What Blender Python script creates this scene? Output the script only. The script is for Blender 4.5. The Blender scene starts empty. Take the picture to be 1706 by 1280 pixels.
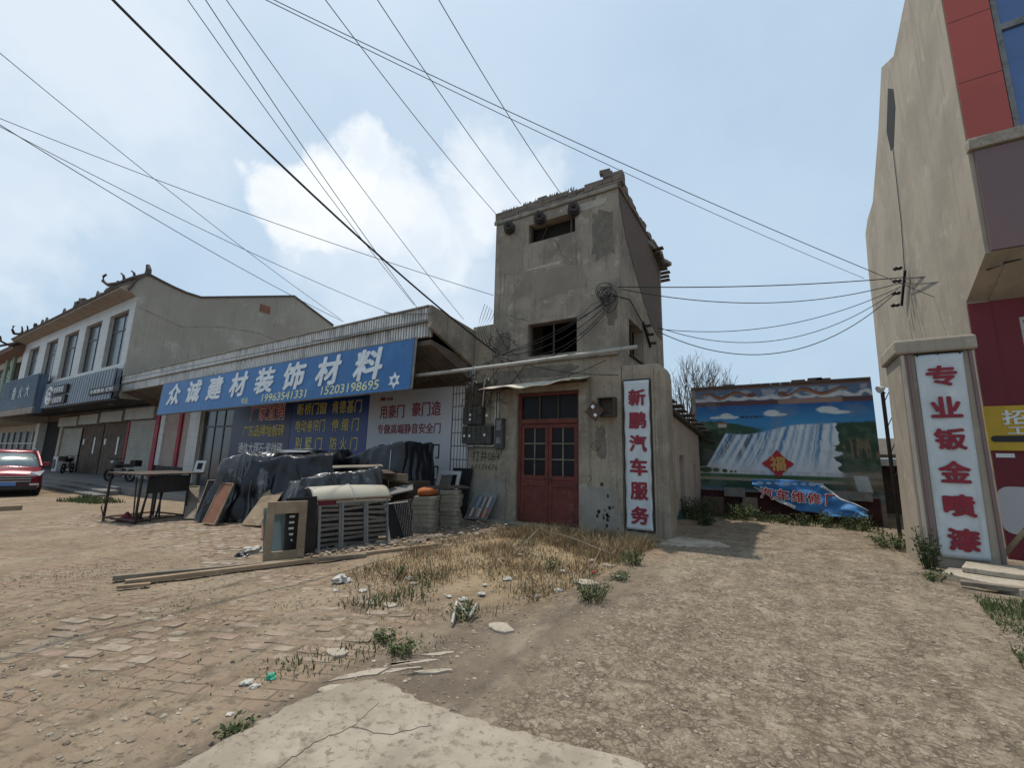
import bpy, bmesh, math, random
import numpy as np
from mathutils import Vector, Matrix, noise as mnoise
rad = math.radians
random.seed(7)
S = bpy.context.scene
COL = S.collection

# ------------------------------------------------------------------ camera, world, sun, exposure
F, CX, CY, EYE = 720.0, 853.0, 640.0, 1.5
YAW, PITCH, ROLL = rad(-31.9), rad(9.8), rad(-1.35)
_f = Vector((math.sin(YAW)*math.cos(PITCH), math.cos(YAW)*math.cos(PITCH), math.sin(PITCH)))
_r = Vector((math.cos(YAW), -math.sin(YAW), 0))
_d = _f.cross(_r)
RT = _r*math.cos(ROLL) + _d*math.sin(ROLL)
DN = -_r*math.sin(ROLL) + _d*math.cos(ROLL)
cam = bpy.data.objects.new("camera", bpy.data.cameras.new("camera"))
COL.objects.link(cam)
cam.matrix_world = Matrix(((RT.x, -DN.x, -_f.x, 0), (RT.y, -DN.y, -_f.y, 0), (RT.z, -DN.z, -_f.z, EYE), (0, 0, 0, 1)))
cam.data.sensor_width = 36
cam.data.lens = 36*F/1706
cam.data.clip_start = 0.05
cam.data.clip_end = 2000
S.camera = cam

SUNV = Vector((-0.285, 0.12, 1.0)).normalized()      # towards the sun
SUN_EL = math.asin(SUNV.z)
SUN_AZ = math.atan2(SUNV.x, SUNV.y)
sun = bpy.data.objects.new("sun", bpy.data.lights.new("sun", 'SUN'))
COL.objects.link(sun)
sun.data.energy = 3.3
sun.data.angle = rad(0.6)
sun.data.color = (1.0, 0.93, 0.82)
sun.rotation_euler = SUNV.to_track_quat('Z', 'Y').to_euler()
sun.location = (-6, 3, 20)

S.view_settings.view_transform = 'Standard'
S.view_settings.look = 'None'
S.view_settings.gamma = 1
S.view_settings.exposure = 0.12

def ray(px, py):
    return _f + RT*((px-CX)/F) + DN*((py-CY)/F)
EYEV = Vector((0, 0, EYE))
def at(px, py, y):
    d = ray(px, py); return d*(y/d.y) + EYEV
def atx(px, py, x):
    d = ray(px, py); return d*(x/d.x) + EYEV
def atz(px, py, z):
    d = ray(px, py); return d*((z-EYE)/d.z) + EYEV

W = bpy.data.worlds.new("World"); S.world = W
W.use_nodes = True
nt = W.node_tree; nt.nodes.clear()
def N(tree, t, **k):
    n = tree.nodes.new(t)
    for a, b in k.items(): setattr(n, a, b)
    return n
def math_(tree, op, a, b=None, clamp=False):
    n = N(tree, 'ShaderNodeMath', operation=op); n.use_clamp = clamp
    for i, v in enumerate((a, b)):
        if v is None: continue
        if isinstance(v, (int, float)): n.inputs[i].default_value = v
        else: tree.links.new(v, n.inputs[i])
    return n.outputs[0]
def mix_(tree, fac, a, b, mode='MIX'):
    n = N(tree, 'ShaderNodeMix', data_type='RGBA', blend_type=mode)
    for s, v in ((n.inputs['Factor'], fac), (n.inputs['A'], a), (n.inputs['B'], b)):
        if isinstance(v, (int, float)): s.default_value = v
        elif isinstance(v, tuple): s.default_value = (*v[:3], 1)
        else: tree.links.new(v, s)
    return n.outputs['Result']
def sstep(tree, v, lo, hi):
    n = N(tree, 'ShaderNodeMapRange', interpolation_type='SMOOTHSTEP')
    tree.links.new(v, n.inputs[0]); n.inputs[1].default_value = lo; n.inputs[2].default_value = hi
    return n.outputs[0]
out = N(nt, 'ShaderNodeOutputWorld'); bg = N(nt, 'ShaderNodeBackground')
sky = N(nt, 'ShaderNodeTexSky', sky_type='NISHITA')
sky.sun_disc = False; sky.sun_elevation = SUN_EL; sky.sun_rotation = SUN_AZ
sky.air_density = 1.2; sky.dust_density = 3.0; sky.ozone_density = 1.2
tc = N(nt, 'ShaderNodeTexCoord')
DIR = tc.outputs['Generated']
STR = 0.1
nz = N(nt, 'ShaderNodeTexNoise'); nz.inputs['Scale'].default_value = 4.5; nz.inputs['Detail'].default_value = 9; nz.inputs['Roughness'].default_value = 0.58
nt.links.new(DIR, nz.inputs['Vector'])
sub = N(nt, 'ShaderNodeVectorMath', operation='SUBTRACT'); nt.links.new(nz.outputs['Color'], sub.inputs[0]); sub.inputs[1].default_value = (.5, .5, .5)
scl = N(nt, 'ShaderNodeVectorMath', operation='SCALE'); nt.links.new(sub.outputs[0], scl.inputs[0]); scl.inputs['Scale'].default_value = 0.30
wd = N(nt, 'ShaderNodeVectorMath', operation='ADD'); nt.links.new(DIR, wd.inputs[0]); nt.links.new(scl.outputs[0], wd.inputs[1])
def blob(px, py, r, soft, amt):
    d = ray(px, py).normalized()
    n = N(nt, 'ShaderNodeVectorMath', operation='DISTANCE'); nt.links.new(wd.outputs[0], n.inputs[0]); n.inputs[1].default_value = d
    s = sstep(nt, n.outputs['Value'], r+soft, r)
    return math_(nt, 'MULTIPLY', s, amt)
cl = None
for b in ((590, 265, .05, .04, 1.0), (565, 320, .085, .05, .95), (485, 330, .065, .05, .9), (640, 350, .09, .06, .85), (695, 400, .08, .08, .7), (600, 410, .10, .12, .5),
          (800, 290, .05, .08, .75), (860, 312, .05, .07, .7), (770, 330, .04, .08, .6), (150, 20, .10, .25, .35), (-40, 40, .2, .2, .5), (175, 80, .05, .12, .45), (40, 368, .05, .06, .5), (-20, 360, .06, .08, .6), (730, 480, .1, .15, .35), (560, 60, .2, .5, .15)):
    v = blob(*b)
    cl = v if cl is None else math_(nt, 'MAXIMUM', cl, v)
nz2 = N(nt, 'ShaderNodeTexNoise'); nz2.inputs['Scale'].default_value = 1.7; nz2.inputs['Detail'].default_value = 6; nz2.inputs['Roughness'].default_value = 0.6
nt.links.new(DIR, nz2.inputs['Vector'])
veil = math_(nt, 'MULTIPLY', sstep(nt, nz2.outputs['Fac'], .35, .75), .22)
skyc = mix_(nt, 1.0, sky.outputs[0], (0.66, 0.72, 0.78), 'MULTIPLY')
base = mix_(nt, 0.64, skyc, (5.7, 7.5, 9.2))
base = mix_(nt, veil, base, (7.4, 8.6, 9.6))
# cloud shading: crisper, whiter edges, a little grey in the body
ccol = mix_(nt, sstep(nt, nz.outputs['Fac'], .38, .62), (7.6, 8.3, 9.1), (9.3, 9.6, 9.9))
full = mix_(nt, cl, base, ccol)
nt.links.new(full, bg.inputs['Color']); bg.inputs['Strength'].default_value = STR
nt.links.new(bg.outputs[0], out.inputs['Surface'])

# ------------------------------------------------------------------ helpers
ORG = {}
def setp(o, label=None, cat=None, group=None, kind=None):
    if label: o['label'] = label
    if cat: o['category'] = cat
    if group: o['group'] = group
    if kind: o['kind'] = kind
    return o
def thing(name, label, cat, loc=(0, 0, 0), group=None):
    o = bpy.data.objects.new(name, None); COL.objects.link(o)
    o.location = loc; o.empty_display_size = 0.2
    ORG[o.name] = Vector(loc)
    return setp(o, label, cat, group)

class MB:
    """collects faces in world coordinates; build() links them as ONE mesh object"""
    def __init__(s): s.v = []; s.f = []
    def add(s, vs, fs):
        n = len(s.v); s.v += [tuple(p) for p in vs]; s.f += [tuple(i+n for i in f) for f in fs]; return s
    def poly(s, *p): return s.add(p, [range(len(p))])
    def box(s, x0, x1, y0, y1, z0, z1, M=None):
        vs = [Vector((x, y, z)) for z in (z0, z1) for y in (y0, y1) for x in (x0, x1)]
        if M is not None: vs = [M @ v for v in vs]
        return s.add(vs, [(0, 2, 3, 1), (4, 5, 7, 6), (0, 1, 5, 4), (2, 6, 7, 3), (0, 4, 6, 2), (1, 3, 7, 5)])
    def prism(s, pts, d):
        """pts: 3D polygon, d: extrusion vector"""
        n = len(pts); d = Vector(d); a = [Vector(p) for p in pts]; b = [p+d for p in a]
        return s.add(a+b, [tuple(range(n))[::-1], tuple(range(n, 2*n))] + [(i, (i+1) % n, n+(i+1) % n, n+i) for i in range(n)])
    def tube(s, pts, r, n=6, r1=None, cap=True):
        pts = [Vector(p) for p in pts]; m = len(pts); rings = []
        up = Vector((0, 0, 1))
        for i, p in enumerate(pts):
            t = (pts[min(i+1, m-1)] - pts[max(i-1, 0)]).normalized()
            a = t.cross(up)
            if a.length < .05: a = t.cross(Vector((1, 0, 0)))
            a.normalize(); b = t.cross(a)
            rr = r if r1 is None else r + (r1-r)*i/max(1, m-1)
            rings.append([p + (a*math.cos(2*math.pi*k/n) + b*math.sin(2*math.pi*k/n))*rr for k in range(n)])
        vs = [q for R in rings for q in R]
        fs = [(i*n+k, i*n+(k+1) % n, (i+1)*n+(k+1) % n, (i+1)*n+k) for i in range(m-1) for k in range(n)]
        if cap: fs += [tuple(range(n))[::-1], tuple(range((m-1)*n, m*n))]
        return s.add(vs, fs)
    def bar(s, a, b, w, h=None):
        """square bar from a to b"""
        return s.tube([a, b], w*.7071, 4) if h is None else s.flat(a, b, w, h)
    def flat(s, a, b, w, h, up=(0, 0, 1)):
        a = Vector(a); b = Vector(b); t = (b-a).normalized(); u = Vector(up)
        x = t.cross(u)
        if x.length < .01: x = t.cross(Vector((1, 0, 0)))
        x.normalize(); z = x.cross(t)
        vs = [p + x*(i*w/2) + z*(j*h/2) for p in (a, b) for j in (-1, 1) for i in (-1, 1)]
        return s.add(vs, [(0, 1, 3, 2), (4, 6, 7, 5), (0, 4, 5, 1), (2, 3, 7, 6), (0, 2, 6, 4), (1, 5, 7, 3)])
    def cyl(s, a, b, r, n=16, r1=None): return s.tube([a, b], r, n, r1)
    def lathe(s, c, axis, prof, n=18):
        """prof: (offset along axis, radius)"""
        ax = Vector(axis).normalized(); a = ax.orthogonal().normalized(); b = ax.cross(a); c = Vector(c)
        vs = [c + ax*o + (a*math.cos(2*math.pi*k/n)+b*math.sin(2*math.pi*k/n))*r for o, r in prof for k in range(n)]
        m = len(prof)
        fs = [(i*n+k, i*n+(k+1) % n, (i+1)*n+(k+1) % n, (i+1)*n+k) for i in range(m-1) for k in range(n)]
        return s.add(vs, fs + [tuple(range(n))[::-1], tuple(range((m-1)*n, m*n))])
    def grid(s, fn, nu, nv):
        vs = [fn(i/nu, j/nv) for j in range(nv+1) for i in range(nu+1)]
        return s.add(vs, [(j*(nu+1)+i, j*(nu+1)+i+1, (j+1)*(nu+1)+i+1, (j+1)*(nu+1)+i) for j in range(nv) for i in range(nu)])
    def wall(s, o, u, v, n, L, Hh, holes=()):
        """wall with real openings: o corner, u/v unit axes, n thickness vector, holes (u0,u1,v0,v1)"""
        o = Vector(o); u = Vector(u); v = Vector(v); n = Vector(n)
        us = sorted({0, L, *[h[0] for h in holes], *[h[1] for h in holes]}); vs = sorted({0, Hh, *[h[2] for h in holes], *[h[3] for h in holes]})
        us = [a for a in us if 0 <= a <= L]; vs = [a for a in vs if 0 <= a <= Hh]
        def solid(i, j):
            if not (0 <= i < len(us)-1 and 0 <= j < len(vs)-1): return False
            a = (us[i]+us[i+1])/2; b = (vs[j]+vs[j+1])/2
            return not any(h[0] < a < h[1] and h[2] < b < h[3] for h in holes)
        P = lambda a, b, k: o + u*a + v*b + n*k
        for i in range(len(us)-1):
            for j in range(len(vs)-1):
                if not solid(i, j): continue
                a0, a1, b0, b1 = us[i], us[i+1], vs[j], vs[j+1]
                s.poly(P(a0, b0, 0), P(a1, b0, 0), P(a1, b1, 0), P(a0, b1, 0))
                s.poly(P(a0, b0, 1), P(a0, b1, 1), P(a1, b1, 1), P(a1, b0, 1))
                if not solid(i-1, j): s.poly(P(a0, b0, 0), P(a0, b1, 0), P(a0, b1, 1), P(a0, b0, 1))
                if not solid(i+1, j): s.poly(P(a1, b0, 0), P(a1, b0, 1), P(a1, b1, 1), P(a1, b1, 0))
                if not solid(i, j-1): s.poly(P(a0, b0, 0), P(a0, b0, 1), P(a1, b0, 1), P(a1, b0, 0))
                if not solid(i, j+1): s.poly(P(a0, b1, 0), P(a1, b1, 0), P(a1, b1, 1), P(a0, b1, 1))
        return s
    def build(s, name, mat, parent=None, smooth=False, bevel=0, loc=None, subdiv=0, weld=False, label=None, solidify=0):
        if parent is not None: org = ORG[parent.name]
        else:
            if loc is None:
                xs = [p[0] for p in s.v]; ys = [p[1] for p in s.v]; zs = [p[2] for p in s.v]
                loc = ((min(xs)+max(xs))/2, (min(ys)+max(ys))/2, min(zs))
            org = Vector(loc)
        me = bpy.data.meshes.new(name)
        me.from_pydata([(p[0]-org.x, p[1]-org.y, p[2]-org.z) for p in s.v], [], s.f)
        bm = bmesh.new(); bm.from_mesh(me)
        if weld: bmesh.ops.remove_doubles(bm, verts=bm.verts, dist=1e-4)
        bmesh.ops.recalc_face_normals(bm, faces=bm.faces)
        bm.to_mesh(me); bm.free()
        me.materials.append(mat)
        if smooth:
            me.polygons.foreach_set('use_smooth', [True]*len(me.polygons))
        o = bpy.data.objects.new(name, me); COL.objects.link(o)
        ORG[o.name] = org
        if parent is not None: o.parent = parent
        else: o.location = org
        if solidify:
            m = o.modifiers.new('solidify', 'SOLIDIFY'); m.thickness = solidify; m.offset = 0
        if subdiv:
            m = o.modifiers.new('subsurf', 'SUBSURF'); m.levels = m.render_levels = subdiv
        if bevel:
            m = o.modifiers.new('bevel', 'BEVEL'); m.width = bevel; m.segments = 2; m.limit_method = 'ANGLE'; m.angle_limit = rad(40)
        if label: o['label'] = label
        return o

UX, UY, UZ = Vector((1, 0, 0)), Vector((0, 1, 0)), Vector((0, 0, 1))
def text(body, mat, parent, c, u=UX, v=UZ, width=None, height=None, bold=0.015, shear=0, lift=0.006, name='lettering', thick=0.004):
    """raised lettering centred on c, spanning u (reading direction) and v (up)"""
    cu = bpy.data.curves.new('t', 'FONT'); cu.body = body; cu.shear = shear; cu.extrude = 0.01; cu.resolution_u = 3
    if bold < 0: cu.offset = bold
    o = bpy.data.objects.new('t', cu); COL.objects.link(o)
    dg = bpy.context.evaluated_depsgraph_get()
    me = bpy.data.meshes.new_from_object(o.evaluated_get(dg))
    bpy.data.objects.remove(o); bpy.data.curves.remove(cu)
    if bold > .004:                        # heavier strokes: shifted copies, each a hair higher than the last
        bm = bmesh.new(); base = me.copy()
        nd = 8 if bold > .02 else 4
        for k in range(nd):
            a = 2*math.pi*k/nd; sh = me.copy()
            sh.transform(Matrix.Translation((bold*math.cos(a), bold*math.sin(a), .002*(k+1)))); bm.from_mesh(sh); bpy.data.meshes.remove(sh)
        bm.to_mesh(me); bm.free(); bpy.data.meshes.remove(base)
    co = np.zeros(len(me.vertices)*3); me.vertices.foreach_get('co', co); co = co.reshape(-1, 3)
    lo, hi = co.min(0), co.max(0); sz = hi-lo
    su = width/sz[0] if width else height/sz[1]; sv = height/sz[1] if height else su
    u = Vector(u).normalized(); v = Vector(v).normalized(); n = u.cross(v).normalized()
    org = ORG[parent.name]; c = Vector(c)-org
    q = (co - (lo+hi)/2)*np.array([su, sv, 1]); q[:, 2] = np.where(q[:, 2] > 0, thick/2 + (co[:, 2]-.01)*.15, -thick/2) + lift
    res = np.array(c) + q[:, :1]*np.array(u) + q[:, 1:2]*np.array(v) + q[:, 2:3]*np.array(n)
    me.vertices.foreach_set('co', res.ravel()); me.update()
    me.materials.clear(); me.materials.append(mat); me.name = name
    t = bpy.data.objects.new(name, me); COL.objects.link(t); t.parent = parent; ORG[t.name] = org
    return t

# ------------------------------------------------------------------ materials
def newmat(name):
    m = bpy.data.materials.new(name); m.use_nodes = True
    t = m.node_tree; b = t.nodes['Principled BSDF']
    return m, t, b
def noise(t, vec, scale, detail=6, rough=.6, dist=0):
    n = N(t, 'ShaderNodeTexNoise'); n.inputs['Scale'].default_value = scale; n.inputs['Detail'].default_value = detail
    n.inputs['Roughness'].default_value = rough; n.inputs['Distortion'].default_value = dist
    t.links.new(vec, n.inputs['Vector']); return n.outputs['Fac']
def scaled(t, vec, s):
    m = N(t, 'ShaderNodeMapping'); m.inputs['Scale'].default_value = s; t.links.new(vec, m.inputs['Vector']); return m.outputs[0]
def bump_(t, b, h, strength=.3, dist=.02):
    n = N(t, 'ShaderNodeBump'); n.inputs['Strength'].default_value = strength; n.inputs['Distance'].default_value = dist
    t.links.new(h, n.inputs['Height'])
    if b.inputs['Normal'].is_linked: t.links.new(b.inputs['Normal'].links[0].from_socket, n.inputs['Normal'])
    t.links.new(n.outputs[0], b.inputs['Normal'])
def mat(name, c1, c2=None, c3=None, scale=1.5, rough=.85, bump=.25, bscale=25, metal=0, streak=None, speck=None, spec=.3, bdist=.01):
    m, t, b = newmat(name)
    oc = N(t, 'ShaderNodeTexCoord').outputs['Object']
    c2 = c2 or tuple(x*.75 for x in c1)
    n1 = noise(t, oc, scale, 8, .62, .3)
    col = mix_(t, sstep(t, n1, .38, .64), c1, c2)
    if c3:
        n2 = noise(t, oc, scale*2.3, 9, .68, .2)
        col = mix_(t, sstep(t, n2, .54, .68), col, c3)
    if streak:
        n3 = noise(t, scaled(t, oc, (5, 5, .35)), 1.6, 7, .65)
        col = mix_(t, math_(t, 'MULTIPLY', sstep(t, n3, .5, .75), streak[1]), col, streak[0])
    nf = noise(t, oc, bscale, 5, .7)
    if speck:
        col = mix_(t, math_(t, 'MULTIPLY', sstep(t, nf, .52, .66), speck[1]), col, speck[0])
    t.links.new(col, b.inputs['Base Color'])
    b.inputs['Roughness'].default_value = rough; b.inputs['Metallic'].default_value = metal
    b.inputs['Specular IOR Level'].default_value = spec
    if bump: bump_(t, b, nf, bump, bdist)
    return m
def tile_mat(name, c1, c2, mortar, w, h, offset=0.0, msize=.01, dirt=(.06, .055, .045), dirtamt=.5, rough=.6, bump=.5, dirtscale=1.2):
    """small tiles / bricks laid over u = x+y, v = z"""
    m, t, b = newmat(name)
    oc = N(t, 'ShaderNodeTexCoord').outputs['Object']
    sp = N(t, 'ShaderNodeSeparateXYZ'); t.links.new(oc, sp.inputs[0])
    cb = N(t, 'ShaderNodeCombineXYZ'); t.links.new(math_(t, 'ADD', sp.outputs[0], sp.outputs[1]), cb.inputs[0]); t.links.new(sp.outputs[2], cb.inputs[1])
    br = N(t, 'ShaderNodeTexBrick'); br.offset = offset
    t.links.new(cb.outputs[0], br.inputs['Vector'])
    br.inputs['Color1'].default_value = (*c1, 1); br.inputs['Color2'].default_value = (*c2, 1); br.inputs['Mortar'].default_value = (*mortar, 1)
    br.inputs['Scale'].default_value = 1; br.inputs['Brick Width'].default_value = w; br.inputs['Row Height'].default_value = h
    br.inputs['Mortar Size'].default_value = msize; br.inputs['Mortar Smooth'].default_value = .2
    n = noise(t, oc, dirtscale, 9, .72, .4); n2 = noise(t, scaled(t, oc, (3, 3, .4)), 2.2, 6, .7)
    col = mix_(t, math_(t, 'MULTIPLY', sstep(t, math_(t, 'ADD', math_(t, 'MULTIPLY', n, .5), math_(t, 'MULTIPLY', n2, .5)), .46, .62), dirtamt), br.outputs['Color'], dirt)
    t.links.new(col, b.inputs['Base Color']); b.inputs['Roughness'].default_value = rough
    inv = math_(t, 'SUBTRACT', 1.0, br.outputs['Fac'])
    bump_(t, b, inv, bump, .006); bump_(t, b, noise(t, oc, 40, 4, .6), .15, .005)
    return m
def island_mat(name, cols, rough=.8, bump=.2, bscale=30, trans=0):
    m, t, b = newmat(name)
    g = N(t, 'ShaderNodeNewGeometry'); r = N(t, 'ShaderNodeValToRGB'); r.color_ramp.interpolation = 'CONSTANT' if len(cols) > 6 else 'LINEAR'
    e = r.color_ramp.elements
    while len(e) < len(cols): e.new(.5)
    for i, c in enumerate(cols): e[i].position = i/max(1, len(cols)-1) if r.color_ramp.interpolation == 'LINEAR' else i/len(cols); e[i].color = (*c, 1)
    t.links.new(g.outputs['Random Per Island'], r.inputs[0])
    oc = N(t, 'ShaderNodeTexCoord').outputs['Object']
    col = mix_(t, sstep(t, noise(t, oc, 6, 6, .65), .3, .75), r.outputs[0], mix_(t, 1.0, r.outputs[0], (.55, .52, .48), 'MULTIPLY'))
    t.links.new(col, b.inputs['Base Color']); b.inputs['Roughness'].default_value = rough; b.inputs['Specular IOR Level'].default_value = .25
    if bump: bump_(t, b, noise(t, oc, bscale, 5, .7), bump, .008)
    return m
def flat_mat(name, c, rough=.6, metal=0, spec=.4, var=.18, scale=5, bump=0.05):
    return mat(name, c, tuple(x*(1-var) for x in c), scale=scale, rough=rough, bump=bump, bscale=60, metal=metal, spec=spec)
def glass_mat(name, c, rough=.06, spec=.7):
    m, t, b = newmat(name)
    oc = N(t, 'ShaderNodeTexCoord').outputs['Object']
    n = noise(t, oc, 2.5, 6, .65)
    t.links.new(mix_(t, n, c, tuple(min(1, x*2.2+.01) for x in c)), b.inputs['Base Color'])
    t.links.new(math_(t, 'ADD', math_(t, 'MULTIPLY', n, .25), rough), b.inputs['Roughness'])
    b.inputs['Specular IOR Level'].default_value = spec
    bump_(t, b, noise(t, oc, 1.3, 2, .5), .08, .02)
    return m

M = {}
M['tower'] = mat('weathered grey cement render', (.31, .260, .205), (.20, .170, .135), (.395, .343, .28), scale=1.25, bump=.55, bscale=22, streak=((.115, .10, .082), .8), speck=((.13, .113, .092), .6), rough=.92)
M['tower_low'] = mat('stained lower render', (.325, .27, .20), (.23, .19, .145), (.35, .32, .275), scale=1.3, bump=.5, bscale=18, streak=((.07, .06, .05), .6), speck=((.11, .095, .075), .4), rough=.92)
M['gable'] = mat('grey brown gable render', (.33, .298, .252), (.275, .247, .208), (.365, .333, .288), scale=.35, bump=.25, bscale=9, streak=((.18, .16, .135), .55), rough=.9)
M['beige'] = mat('beige trowelled render', (.365, .312, .245), (.295, .252, .198), (.405, .35, .28), scale=.7, bump=.5, bscale=7, streak=((.23, .195, .15), .75), rough=.9)
M['concrete'] = mat('pale concrete', (.38, .33, .265), (.255, .215, .165), (.42, .37, .305), scale=2.0, bump=.6, bscale=22, speck=((.17, .142, .11), .75), streak=((.22, .188, .15), .5), rough=.9)
M['concrete_shade_grey'] = mat('grey concrete with shade', (.17, .165, .155), (.125, .12, .112), (.20, .195, .185), scale=.8, bump=.35, bscale=25, rough=.9)  # dark grey carries the canopy shade on the shop pavement; also colours one board
M['cement_trim'] = mat('dirty cement trim', (.30, .265, .22), (.20, .178, .148), (.10, .09, .077), scale=2.2, bump=.4, bscale=22, streak=((.08, .072, .06), .7), rough=.9)
M['brick_red'] = tile_mat('old exposed brick', (.145, .085, .064), (.105, .064, .05), (.11, .092, .077), .25, .075, .5, .011, (.09, .08, .065), .6, .92, .7, 1.5)
M['strip_tile'] = tile_mat('stained white strip tiles', (.62, .60, .56), (.54, .52, .49), (.085, .075, .065), .095, .60, 0.0, .016, (.15, .13, .105), .85, .45, .5, .9)
M['grid_tile'] = tile_mat('white wall tiles', (.55, .54, .52), (.49, .48, .46), (.05, .047, .043), .105, .36, 0.0, .013, (.20, .17, .14), .45, .4, .5)
M['panel_tile'] = tile_mat('pale facing tiles', (.50, .485, .455), (.46, .445, .42), (.30, .29, .27), .75, .42, 0.0, .008, (.27, .25, .215), .35, .4, .3)
M['pink_brick'] = tile_mat('pale pinkish brick', (.36, .27, .225), (.31, .23, .195), (.44, .37, .33), .30, .10, .5, .012, (.20, .15, .125), .4, .85, .4)
M['alley_wall'] = mat('pale pinkish limewash', (.46, .385, .33), (.38, .32, .275), (.30, .25, .21), scale=1.1, bump=.4, bscale=16, streak=((.26, .215, .18), .5), rough=.92)
M['dark_void'] = flat_mat('unlit interior', (.012, .012, .013), .9)
M['interior'] = flat_mat('shade-dark interior', (.022, .019, .017), .95)  # room shade painted in as a near-black colour
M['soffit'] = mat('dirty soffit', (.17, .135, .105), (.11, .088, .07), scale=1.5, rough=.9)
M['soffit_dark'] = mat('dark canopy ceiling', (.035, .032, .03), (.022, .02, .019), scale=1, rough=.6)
M['red_paint'] = mat('faded red door paint', (.150, .040, .028), (.105, .030, .023), (.175, .070, .052), scale=3, rough=.7, bump=.25, bscale=45, streak=((.09, .035, .026), .5))
M['maroon'] = mat('maroon wall paint', (.165, .022, .030), (.135, .018, .025), scale=.8, rough=.6, bump=.12, bscale=20)
M['tomato'] = mat('orange red cladding', (.42, .085, .065), (.36, .075, .058), scale=.5, rough=.5, bump=.05)
M['mauve'] = mat('dusty mauve cladding', (.19, .125, .12), (.165, .108, .105), scale=.6, rough=.6, bump=.08)
M['sign_blue'] = mat('printed blue sheet', (.022, .135, .35), (.018, .11, .29), (.035, .155, .37), scale=.45, rough=.42, bump=.12, bscale=3, spec=.45, streak=((.055, .13, .29), .45))
M['poster_navy'] = mat('navy printed poster', (.008, .010, .055), (.008, .016, .085), scale=.5, rough=.35, bump=.04, spec=.5)
M['poster_blue'] = mat('blue printed poster', (.007, .034, .18), (.006, .020, .10), scale=.35, rough=.35, bump=.04, spec=.5)
M['poster_white'] = mat('white printed poster', (.44, .43, .44), (.38, .41, .45), scale=.4, rough=.4, bump=.04, spec=.4)
M['letter_white'] = flat_mat('white lettering', (.70, .73, .74), .5)
M['letter_yellow'] = flat_mat('yellow lettering', (.62, .52, .12), .5)
M['letter_pale_yellow'] = flat_mat('pale yellow lettering', (.66, .66, .40), .5)
M['letter_red'] = flat_mat('red lettering', (.42, .022, .028), .6)
M['letter_crimson'] = flat_mat('dark crimson lettering', (.23, .016, .03), .6)
M['letter_gold'] = flat_mat('gold lettering', (.62, .36, .11), .5)
M['letter_smudge'] = flat_mat('dark smudged ink', (.16, .05, .06), .7)
M['letter_black'] = flat_mat('black lettering', (.02, .02, .022), .6)
M['letter_pink'] = flat_mat('pinkish outline lettering', (.72, .30, .27), .6)
M['banner_cloth'] = mat('white banner cloth', (.52, .545, .555), (.44, .465, .475), (.56, .58, .58), scale=1.5, rough=.6, bump=.3, bscale=6, streak=((.33, .335, .32), .55))
M['banner_blue'] = mat('blue banner cloth', (.030, .14, .38), (.06, .22, .48), scale=1.2, rough=.55, bump=.5, bscale=9)
M['tarp'] = mat('black blue tarpaulin', (.009, .010, .015), (.006, .007, .010), (.018, .020, .026), scale=2.2, rough=.33, bump=.22, bscale=9, spec=.42, bdist=.02)
M['plastic_film'] = mat('dusty grey plastic film', (.052, .055, .058), (.02, .021, .023), (.16, .165, .165), scale=2.2, rough=.28, bump=.35, bscale=12, spec=.6, bdist=.02)  # pale tones also serve as highlights on the tarpaulin's left end
M['wood'] = mat('weathered wood', (.28, .205, .135), (.20, .145, .095), (.33, .255, .175), scale=2.5, rough=.85, bump=.3, bscale=30)
M['wood_grey'] = mat('grey timber', (.21, .175, .135), (.14, .115, .09), (.26, .22, .17), scale=3, rough=.9, bump=.35, bscale=28)
M['wood_dark'] = mat('dark brown timber', (.085, .062, .045), (.06, .044, .033), (.115, .088, .066), scale=3, rough=.85, bump=.3, bscale=28)
M['wood_red'] = mat('reddish plywood', (.225, .10, .062), (.17, .075, .048), scale=3, rough=.75, bump=.2)
M['door_wood'] = mat('grey brown plank doors', (.115, .085, .064), (.075, .056, .043), (.15, .115, .09), scale=2.5, rough=.8, bump=.3, streak=((.045, .034, .027), .6))
M['black_metal'] = mat('black steel', (.022, .021, .021), (.035, .029, .025), scale=6, rough=.55, bump=.15, metal=.3)
M['rust'] = mat('rusty steel', (.10, .058, .038), (.06, .04, .03), (.145, .085, .055), scale=5, rough=.85, bump=.3)
M['grey_metal'] = mat('dull grey metal', (.20, .195, .185), (.14, .135, .125), (.10, .085, .07), scale=4, rough=.5, bump=.12, metal=.35)
M['meter_grey'] = mat('grimy grey meter cases', (.075, .07, .06), (.048, .045, .04), (.11, .102, .088), scale=6, rough=.7, bump=.2, streak=((.03, .027, .023), .6))
M['pvc'] = mat('white plastic conduit', (.44, .43, .39), (.35, .34, .31), scale=5, rough=.5, bump=.05)
M['shutter'] = mat('cream roller shutter', (.36, .345, .30), (.29, .28, .245), scale=1.1, rough=.5, bump=.06, streak=((.2, .185, .155), .5))
M['glass'] = glass_mat('dark window glass', (.018, .022, .025))
M['glass_blue'] = glass_mat('blue tinted glass', (.02, .06, .16), .05)
M['glass_black'] = glass_mat('black window pane', (.006, .006, .007), .2, .12)
M['glass_green'] = glass_mat('greenish plate glass', (.075, .10, .09), .05)
M['win_frame'] = flat_mat('dark aluminium frame', (.085, .08, .076), .5)
M['white_frame'] = flat_mat('white painted frame', (.50, .49, .46), .5)
M['green_paint'] = mat('pale green pillar paint', (.21, .27, .20), (.17, .22, .165), scale=2, rough=.7)
M['cream'] = mat('cream wall tiles', (.42, .37, .29), (.35, .31, .245), scale=1.6, rough=.7)
M['roof_tile'] = mat('dark glazed roof tile', (.055, .045, .038), (.09, .06, .045), scale=4, rough=.55, bump=.4)
M['roof_red'] = mat('red clay roof tile', (.17, .10, .075), (.13, .078, .06), scale=4, rough=.7, bump=.3)
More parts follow.
